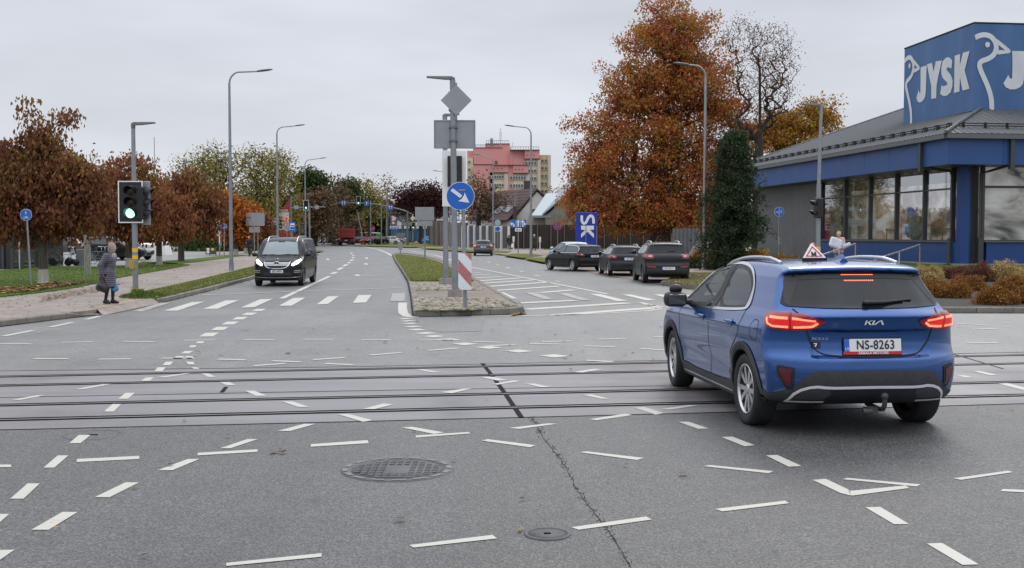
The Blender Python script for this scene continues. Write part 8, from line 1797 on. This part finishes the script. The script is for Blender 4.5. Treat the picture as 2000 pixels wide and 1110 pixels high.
def far_car(px,py,kind,col,heading,label,sc,base):
 o=copy_tree(base[0]);tag(o,label,'car','cars parked before the grey hall');bpy.context.view_layer.update();repaint(o,PAINT[base[1]],PAINT[col]);repaint(o,M['tail_lit'],M['tail_red'])
 o.location=G(px,py,.1);o.rotation_euler=(0,0,R(heading));o.scale=(sc,)*3
FC=[(688,477.8,'grey',185,'grey hatchback right behind the red truck','h'),(711,478,'graphite',190,'dark grey hatchback with pale windscreen right of the grey one','h'),(737,478,'red',192,'red hatchback in the far parked row','h'),(752,478.3,'black',190,'black hatchback right of the red one','h'),(772,478,'white',190,'white hatchback in the far parked row','h'),(786,476.5,'silver',175,'silver car behind the island tip post','s'),(815,477.5,'skyblue',8,'bright blue hatchback at the right end of the far row','h'),(842,476,'white',40,'white car cut by the grey board fence','s')]
for x,y,c,h,lb,k in FC:far_car(x+9,y,'',c,h,lb,1.05,(a3,'grey')if k=='h' else(wag,'graphite'))
def cargo_van():
 e=copy_tree(van);tag(e,'white delivery van with a red emblem and green rear behind the far parked cars','van');e['group']='';del e['group'];bpy.context.view_layer.update();repaint(e,PAINT['vanblack'],PAINT['white']);repaint(e,M['head_lit'],M['head_glass']);e.scale=(1.5,1.2,1.25);e.location=G(742,475,.1);e.location.y=255;e.location.x=at(745,470,255).x;e.rotation_euler=(0,0,R(184))
 mb=MB();c=Vector((2.2,.99,1.25));
 for s in(0,1):P=[(-.45,0),(0,.42),(.45,.12),(.1,.12),(.45,-.1),(0,-.42),(-.45,-.12),(-.1,-.12)];
 mb.add([(c.x+p[0],c.y,c.z+p[1])for p in P],[tuple(range(8))]);mb.build('side_emblem',M['signred'],e);mb=MB();mb.box((.45,.97,1.3),(.7,.04,.8));mb.build('green_panel',mat('van_green',(.05,.30,.06),.5,0,.1,2),e)
cargo_van()
def truck():
 b=G(676,480.2,0.0);Y=b.y;k=Y/F;e=empty('dump_truck',b,R(7),'red dump truck seen from behind on the far road','truck');red=mat('truck_red',(.36,.035,.035),.5,0,.15,.6);red2=mat('truck_red_dark',(.20,.02,.022),.6,0,.15,.6)
 W=31*k;
 def bx(name,c,d,m,par=e,b_=.05):mb=MB();mb.bbox(c,d,b_);return mb.build(name,m,par)
 tip=bx('tipper_body',(0,3.6,2.15),(W,7.0,1.55),red);bx('tipper_gate',(0,.02,2.15),(W*.97,.14,1.5),red2,tip);mb=MB()
 for t in range(5):mb.box((-W/2-.03,.6+t*1.5,2.15),(.08,.14,1.5));mb.box((W/2+.03,.6+t*1.5,2.15),(.08,.14,1.5))
 mb.box((0,-.06,2.0),(W*.8,.04,.1));mb.box((0,3.6,2.95),(W+.12,7.1,.1));mb.build('ribs',red,tip);bx('load',(0,3.6,2.98),(W*.9,6.6,.3),M['soil'],tip)
 bx('cab',(0,8.4,1.9),(W*.92,2.0,2.3),red2);bx('chassis',(0,4.6,1.0),(1.1,9,.3),M['black']);bx('bumper',(0,.1,.75),(W*.9,.12,.18),M['black'])
 for s in(1,-1):
  bx('tail_light',(s*W*.36,.03,.98),(.5,.06,.18),M['tail_red'])
  for y in(1.2,2.7,7.8):wheel(e,s*(W/2-.22),y,.52,.5,1,None,8,False)
 for o in e.children:
  if o.name.startswith('wheel'):o.rotation_euler=(0,0,R(-90 if o.location.x>0 else 90))
 bx('number_plate',(0,-.0,.95),(.52,.03,.12),M['plate'])
 e.scale=(.98,)*3
truck()
SKIN=mat('skin',(.50,.30,.22),.6,0,.08,9)
def cap(x,y,z,a,b,ra,rb):
 d=[b[i]-a[i]for i in range(3)];L=sum(q*q for q in d)+1e-9;t=np.clip(((x-a[0])*d[0]+(y-a[1])*d[1]+(z-a[2])*d[2])/L,0,1)
 return np.sqrt((x-a[0]-t*d[0])**2+(y-a[1]-t*d[1])**2+(z-a[2]-t*d[2])**2)-(ra+(rb-ra)*t)
def solid(parts,k=.03):
 def f(x,y,z):
  d=None
  for p in parts:
   q=cap(x,y,z,*p[:4]);kk=p[4]if len(p)>4 else k;d=q if d is None else smin(d,q,kk)
  return d
 return f
def sdf_obj(name,f,lo,hi,h,mats,parent,tagger=None):
 V,F=surface_net(f,lo,hi,h,1);N,_=grad(f,V);mi=None
 if tagger is not None:mi=tagger(V[F].mean(1))
 return link(name,np_mesh(name,V,F,mats,N,mi),parent)
def lerp3(a,b,t):return tuple(a[i]+(b[i]-a[i])*t for i in range(3))
def hand_parts(w,d,side,curl=.6):
 """palm, four fingers of different length bent at the knuckle, thumb from the side; d = direction of the forearm"""
 d=Vector(d).normalized();n=Vector((0,side,0));s=d.cross(n).normalized();w=Vector(w);P=[];pe=w+d*.085
 for q in(-.028,0,.028):P.append((tuple(w+s*q*.6),tuple(pe+s*q),.017,.016,.02))
 for i,(q,L)in enumerate(((-.034,.060),(-.012,.072),(.011,.068),(.033,.052))):
  k0=pe+s*q;k1=k0+(d*math.cos(curl)-n*math.sin(curl))*L*.55;k2=k1+(d*math.cos(curl*2.2)-n*math.sin(curl*2.2))*L*.5;P+=[(tuple(k0),tuple(k1),.0105,.0095,.006),(tuple(k1),tuple(k2),.0095,.008,.006)]
 t0=w+d*.025-s*.03;t1=t0+(d*.6-s*.8-n*.3).normalized()*.045;t2=t1+(d*.9-s*.2-n*.4).normalized()*.035;P+=[(tuple(t0),tuple(t1),.015,.012,.01),(tuple(t1),tuple(t2),.012,.009,.008)]
 return P
def person(loc,rz,H,label,coat,legs,hair,pose,coat_len=.62,hat=None,quilt=0,group=None,h=.016,shoe=None,hood=False):
 e=empty('person',loc,R(rz),label,'person',group);s=H/1.70;Sc=lambda p:tuple(q*s for q in p)
 fl,fr=pose.get('fl',(.06,.09)),pose.get('fr',(-.04,-.09));hip,kn,an=.90,.49,.085
 foot={1:fl,-1:fr};A=pose['arms'];headt=pose.get('head',(0.0,0.0));lean=pose.get('lean',.02)
 leg,ft,arm,hd_,tor=[],[],[],[],[]
 for sd in(1,-1):
  fx,fy=foot[sd];hp=(0,.085*sd,hip);ank=(fx-.02,fy,an);k_=((hp[0]+ank[0])/2+.05,(hp[1]+ank[1])/2,kn);leg+=[(hp,k_,.088,.062),(k_,ank,.060,.040)];ft+=[((fx-.05,fy,.05),(fx+.13,fy+.02*sd,.038),.045,.036),((fx-.02,fy,.06),(fx+.05,fy,.075),.045,.04)]
  sh=(lean,.175*sd,1.385);el,wr=A[sd];arm+=[(sh,el,.056,.044),(el,wr,.043,.031)];d=[wr[i]-el[i]for i in range(3)];hd_+=hand_parts(wr,d,sd,pose.get('curl',.6))
 tor=[((0,.06,.92),(0,-.06,.92),.125,.125),((0,0,.95),(lean,0,1.15),.125,.125),((lean,.08,1.30),(lean,-.08,1.30),.125,.125),((lean,.15,1.38),(lean,-.15,1.38),.065,.065)]
 hx,hy=lean+.03+headt[0],headt[1];hc=(hx,hy,1.60)
 head=[((lean,0,1.40),(hx-.02,hy,1.52),.055,.052),((hx-.005,hy,1.615),(hx-.012,hy,1.63),.092,.096),((hx+.025,hy,1.54),(hx+.03,hy,1.60),.058,.075),((hx+.092,hy,1.575),(hx+.082,hy,1.61),.016,.011,.012),((hx-.005,hy+.088,1.585),(hx-.005,hy+.088,1.62),.014,.017,.008),((hx-.005,hy-.088,1.585),(hx-.005,hy-.088,1.62),.014,.017,.008)]
 sc=lambda P:[(Sc(p[0]),Sc(p[1]),p[2]*s,p[3]*s,(p[4]if len(p)>4 else .035)*s)for p in P]
 groups=[sc(leg),sc(ft),sc(tor)+sc(arm),sc(hd_),sc(head)];allp=[p for g in groups for p in g]
 def tg(C):D=np.stack([np.min([cap(*C.T,*p[:4])for p in g],0)for g in groups],1);return np.array([1,2,1,0,0])[D.argmin(1)]
 lo=np.min([np.minimum(p[0],p[1])for p in allp],0)-.16*s;hi=np.max([np.maximum(p[0],p[1])for p in allp],0)+.16*s;lo[2]=-.01
 ml=mat('trousers',legs,.8,0,.15,6);b=sdf_obj('body',solid(allp),lo,hi,h,[SKIN,ml,shoe or M['black']],e,tg)
 hem=(.92-coat_len+.28);inf=.030
 cp=[(p[0],p[1],p[2]+inf,p[3]+inf,.04)for p in tor+arm]+[((-.0,.05,.88),(-.01,.06,hem),.15,.165,.06),((0,-.05,.88),(-.01,-.06,hem),.15,.165,.06)]
 cp=sc(cp);base=solid(cp)
 wr_=[Sc(A[sd][1])for sd in(1,-1)];dr=[tuple((A[sd][1][i]-A[sd][0][i])for i in range(3))for sd in(1,-1)]
 def fc(x,y,z):
  d=base(x,y,z)
  if quilt:d=d-.012*s*np.abs(np.sin(z/s*3.1416/.062))**.6
  else:d=d-.006*s*np.sin(x*31+z*23)*np.sin(y*27+z*13)
  d=np.maximum(d,hem*s-z);d=np.maximum(d,z-(1.475 if not hood else 1.49)*s)
  for w,v in zip(wr_,dr):
   L=math.sqrt(sum(q*q for q in v));near=np.sqrt((x-w[0])**2+(y-w[1])**2+(z-w[2])**2)<.14*s;pl=((x-w[0])*v[0]+(y-w[1])*v[1]+(z-w[2])*v[2])/L-.015*s;d=np.where(near,np.maximum(d,pl),d)
  return d
 sdf_obj('coat',fc,lo,hi,h,coat,e)
 hs=sc([((hx-.02,hy,1.625),(hx-.03,hy,1.64),.100,.106),((hx-.06,hy,1.60),(hx-.06,hy,1.52),.085,.07)]);f0=solid(hs)
 if hat is None:sdf_obj('hair',lambda x,y,z:np.maximum(np.maximum(f0(x,y,z),(x-(hx+.045)*s)+(z-1.66*s)*-.55),1.50*s-z),lo,hi,h*.8,mat('hair',hair,.7,0,.2,12),e)
 else:
  sdf_obj('hair',lambda x,y,z:np.maximum(f0(x,y,z),np.maximum(x-(hx-.03)*s,z-1.62*s)),lo,hi,h*.8,mat('hair',hair,.7,0,.2,12),e)
  h2=solid(sc([((hx-.01,hy,1.645),(hx-.02,hy,1.685),.108,.098)]));sdf_obj('hat',lambda x,y,z:np.maximum(h2(x,y,z),1.615*s-z),lo,hi,h*.8,hat[:1]+hat[1:],e,(lambda C:((C[:,2]>1.755*s)).astype(int))if len(hat)>1 else None)
 mb=MB()
 for sd in(1,-1):mb.ball(Sc((hx+.082,hy+.032*sd,1.622)),.009*s,n=6,k=4)
 mb.build('eyes',M['black'],e);mb=MB();mb.ball(Sc((hx+.084,hy,1.545)),(.006*s,.022*s,.006*s),n=6,k=4);mb.build('mouth',mat('lips',(.35,.12,.10),.5,0,0),e)
 return e
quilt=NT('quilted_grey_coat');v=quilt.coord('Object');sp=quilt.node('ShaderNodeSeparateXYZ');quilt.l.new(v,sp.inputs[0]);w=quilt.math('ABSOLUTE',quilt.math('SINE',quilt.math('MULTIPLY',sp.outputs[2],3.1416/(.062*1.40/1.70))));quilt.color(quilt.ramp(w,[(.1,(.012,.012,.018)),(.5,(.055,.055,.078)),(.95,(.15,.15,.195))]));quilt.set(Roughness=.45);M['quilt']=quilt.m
cl=lambda n,c,r=.75:mat(n,c,r,0,.18,7)
wl=G(213,593.5,.13)
person(wl,-8,1.42,'elderly woman in a long quilted grey coat and knitted hat carrying a black bag',M['quilt'],(.012,.012,.014),(.25,.24,.23),{'arms':{1:((-.03,.25,1.12),(.06,.20,.90)),-1:((-.10,-.26,1.12),(-.09,-.25,.87))},'fl':(.09,.08),'fr':(-.05,-.08),'head':(.05,0),'lean':.05,'curl':1.1},.70,[cl('knit_grey',(.30,.29,.28),.9),cl('knit_orange',(.50,.10,.04),.9)],1,h=.0125)
def bag(name,loc,parts,m,label,h=.018,amp=.02):
 e=empty(name,loc,0,label,'bag');f0=solid(parts,.05);f=lambda x,y,z:f0(x,y,z)-amp*np.sin(x*26+z*17)*np.sin(y*29+z*9);sdf_obj('sack',f,(-.4,-.35,-.5),(.4,.35,.25),h,m,e);return e
M['binbag']=mat('black_plastic_bag',(.012,.012,.013),.28,0,.3,9,.5)
s_=1.42/1.7
ba=bag('carrier_bag',wl+Vector((-.085,-.21,.69)),[((0,0,.06),(-.01,0,-.05),.015,.03),((-.01,0,-.06),(-.01,.0,-.24),.04,.115),((-.06,.0,-.30),(.05,0,-.31),.085,.10)],M['binbag'],'full black plastic bag hanging from the woman in the quilted coat',.014,.012)
bag('carrier_bag',wl+Vector((.09,.10,.60)),[((0,0,.10),(0,0,-.02),.015,.03),((0,0,-.05),(0.01,0,-.24),.05,.09)],mat('blue_bag',(.05,.22,.42),.4,0,.3,6),'small blue bag behind the black bag',.016,.01)
e=empty('phone',wl+Vector((-.13,-.245,.86)),0,'small white object sticking out at the woman\'s sleeve','phone');mb=MB();mb.bbox((0,0,0),(.035,.02,.12),.006);o=mb.build('case',M['white'],e);o.rotation_euler=(0,R(-20),0)
wp=at(1637,505,43.5);wp.z=.36
pw=person(wp,250,1.56,'woman in a pale pink jacket hugging parcels by the shop steps',cl('pink_jacket',(.52,.33,.32)),(.20,.19,.20),(.33,.20,.10),{'arms':{1:((.10,.26,1.10),(.27,.10,1.14)),-1:((.08,-.26,1.10),(.26,-.12,1.08))},'curl':.9,'head':(.02,.02)},.40,None,0,h=.016)
e=empty('pillow_parcel',wp+Vector((-.22,-.40,1.12)),R(20),'large white wrapped pillow parcel in the arms of the woman in pink','parcel');mb=MB();mb.bbox((0,0,0),(.56,.14,.38),.06);o=mb.build('wrapping',mat('white_wrap',(.66,.72,.78),.25,0,.12,4,.5),e);o.rotation_euler=(0,R(18),0)
e=empty('small_parcel',wp+Vector((.22,-.36,1.02)),R(-20),'small crumpled white bag in the other arm of the woman in pink','parcel');mb=MB();mb.bbox((0,0,0),(.34,.12,.16),.05);o=mb.build('wrapping',mat('grey_wrap',(.55,.60,.66),.3,0,.2,6,.5),e);o.rotation_euler=(0,R(-25),0)
cp_=at(1588,505,42);cp_.z=.13
person(cp_,200,1.34,'child in a dark jacket half hidden behind the signal pole',cl('dark_jacket',(.03,.028,.03)),(.03,.03,.04),(.42,.28,.13),{'arms':{1:((.02,.24,1.12),(.10,.22,.92)),-1:((.02,-.24,1.12),(.10,-.22,.92))}},.40,h=.02)
AD={1:((.02,.25,1.13),(.08,.23,.90)),-1:((-.04,-.25,1.13),(-.02,-.25,.88))}
def far_person(px,py,rz,H,label,coat,legs=(.02,.02,.025),hair=(.05,.035,.025),arms=AD,fl=(.16,.07),fr=(-.16,-.07),hat=None,z=.13,cl_=.45,group=None,h=.024):return person(G(px,py,z),rz,H,label,cl('coat_%d'%px,coat),legs,hair,{'arms':arms,'fl':fl,'fr':fr},cl_,hat,0,group,h)
far_person(487,501,-95,1.58,'person in black walking a small brown dog on the left pavement',(.016,.016,.022),arms={1:((.02,.25,1.13),(.10,.20,.95)),-1:((.06,-.24,1.14),(.26,-.16,1.12))})
far_person(31,513.5,25,1.62,'dark figure walking past the glass shopfront at far left',(.02,.02,.024),fl=(.22,.06),fr=(-.22,-.06))
far_person(994,488,92,1.66,'man in dark clothes walking away with a white bag before the brown fence',(.022,.024,.028),(.02,.025,.04))
far_person(1043,489.5,-60,1.70,'walker in a dark green coat and pale hat beside the lamp post',(.035,.040,.024),hat=[cl('pale_hat',(.5,.47,.42))],cl_=.62)
for i,(x,y,rz)in enumerate(((633,477,40),(643.5,477.5,180),(649,477.5,120))):far_person(x,y,rz,1.68,['leftmost dark figure waiting near the far bus stop','middle dark figure waiting beside the red truck','dark figure waiting closest to the red truck'][i],(.02,.022,.03),group='people waiting at the far bus stop',h=.035,z=.1)
b_=G(998.3,488,.13);e=empty('white_bag',b_+Vector((.12,-.05,.62)),0,'white carrier bag of the man before the brown fence','bag');f0=solid([((0,0,.15),(0,0,0),.02,.06),((0,0,-.05),(0,0,-.28),.10,.17)],.05);sdf_obj('sack',f0,(-.3,-.3,-.55),(.3,.3,.3),.03,M['white'],e)
def dog():
 b=G(489.5,499.5,.13);e=empty('dog',b,R(-60),'small brown dog at the feet of the person in black','dog');P=[((-.16,0,.31),(.12,0,.33),.085,.105),((.14,0,.36),(.24,0,.48),.065,.05),((.24,0,.50),(.28,0,.50),.062,.055),((.29,0,.485),(.37,0,.465),.035,.024),((-.20,0,.35),(-.33,0,.48),.022,.012)]
 for s in(1,-1):P+=[((.12,.055*s,.28),(.13,.06*s,.14),.038,.022),((.13,.06*s,.14),(.14,.06*s,.02),.022,.022),((-.15,.055*s,.30),(-.11,.06*s,.18),.055,.03),((-.11,.06*s,.18),(-.18,.06*s,.10),.028,.020),((-.18,.06*s,.10),(-.17,.06*s,.02),.02,.022),((.22,.045*s,.54),(.20,.06*s,.47),.018,.022)]
 sdf_obj('body',solid(P,.03),(-.45,-.2,-.02),(.5,.2,.65),.018,mat('brown_fur',(.16,.075,.04),.9,0,.3,12),e);mb=MB();mb.ball((.385,0,.468),.016,n=6,k=4);[mb.ball((.315,s*.03,.515),.008,n=6,k=4)for s in(1,-1)];mb.build('nose_and_eyes',M['black'],e)
dog()
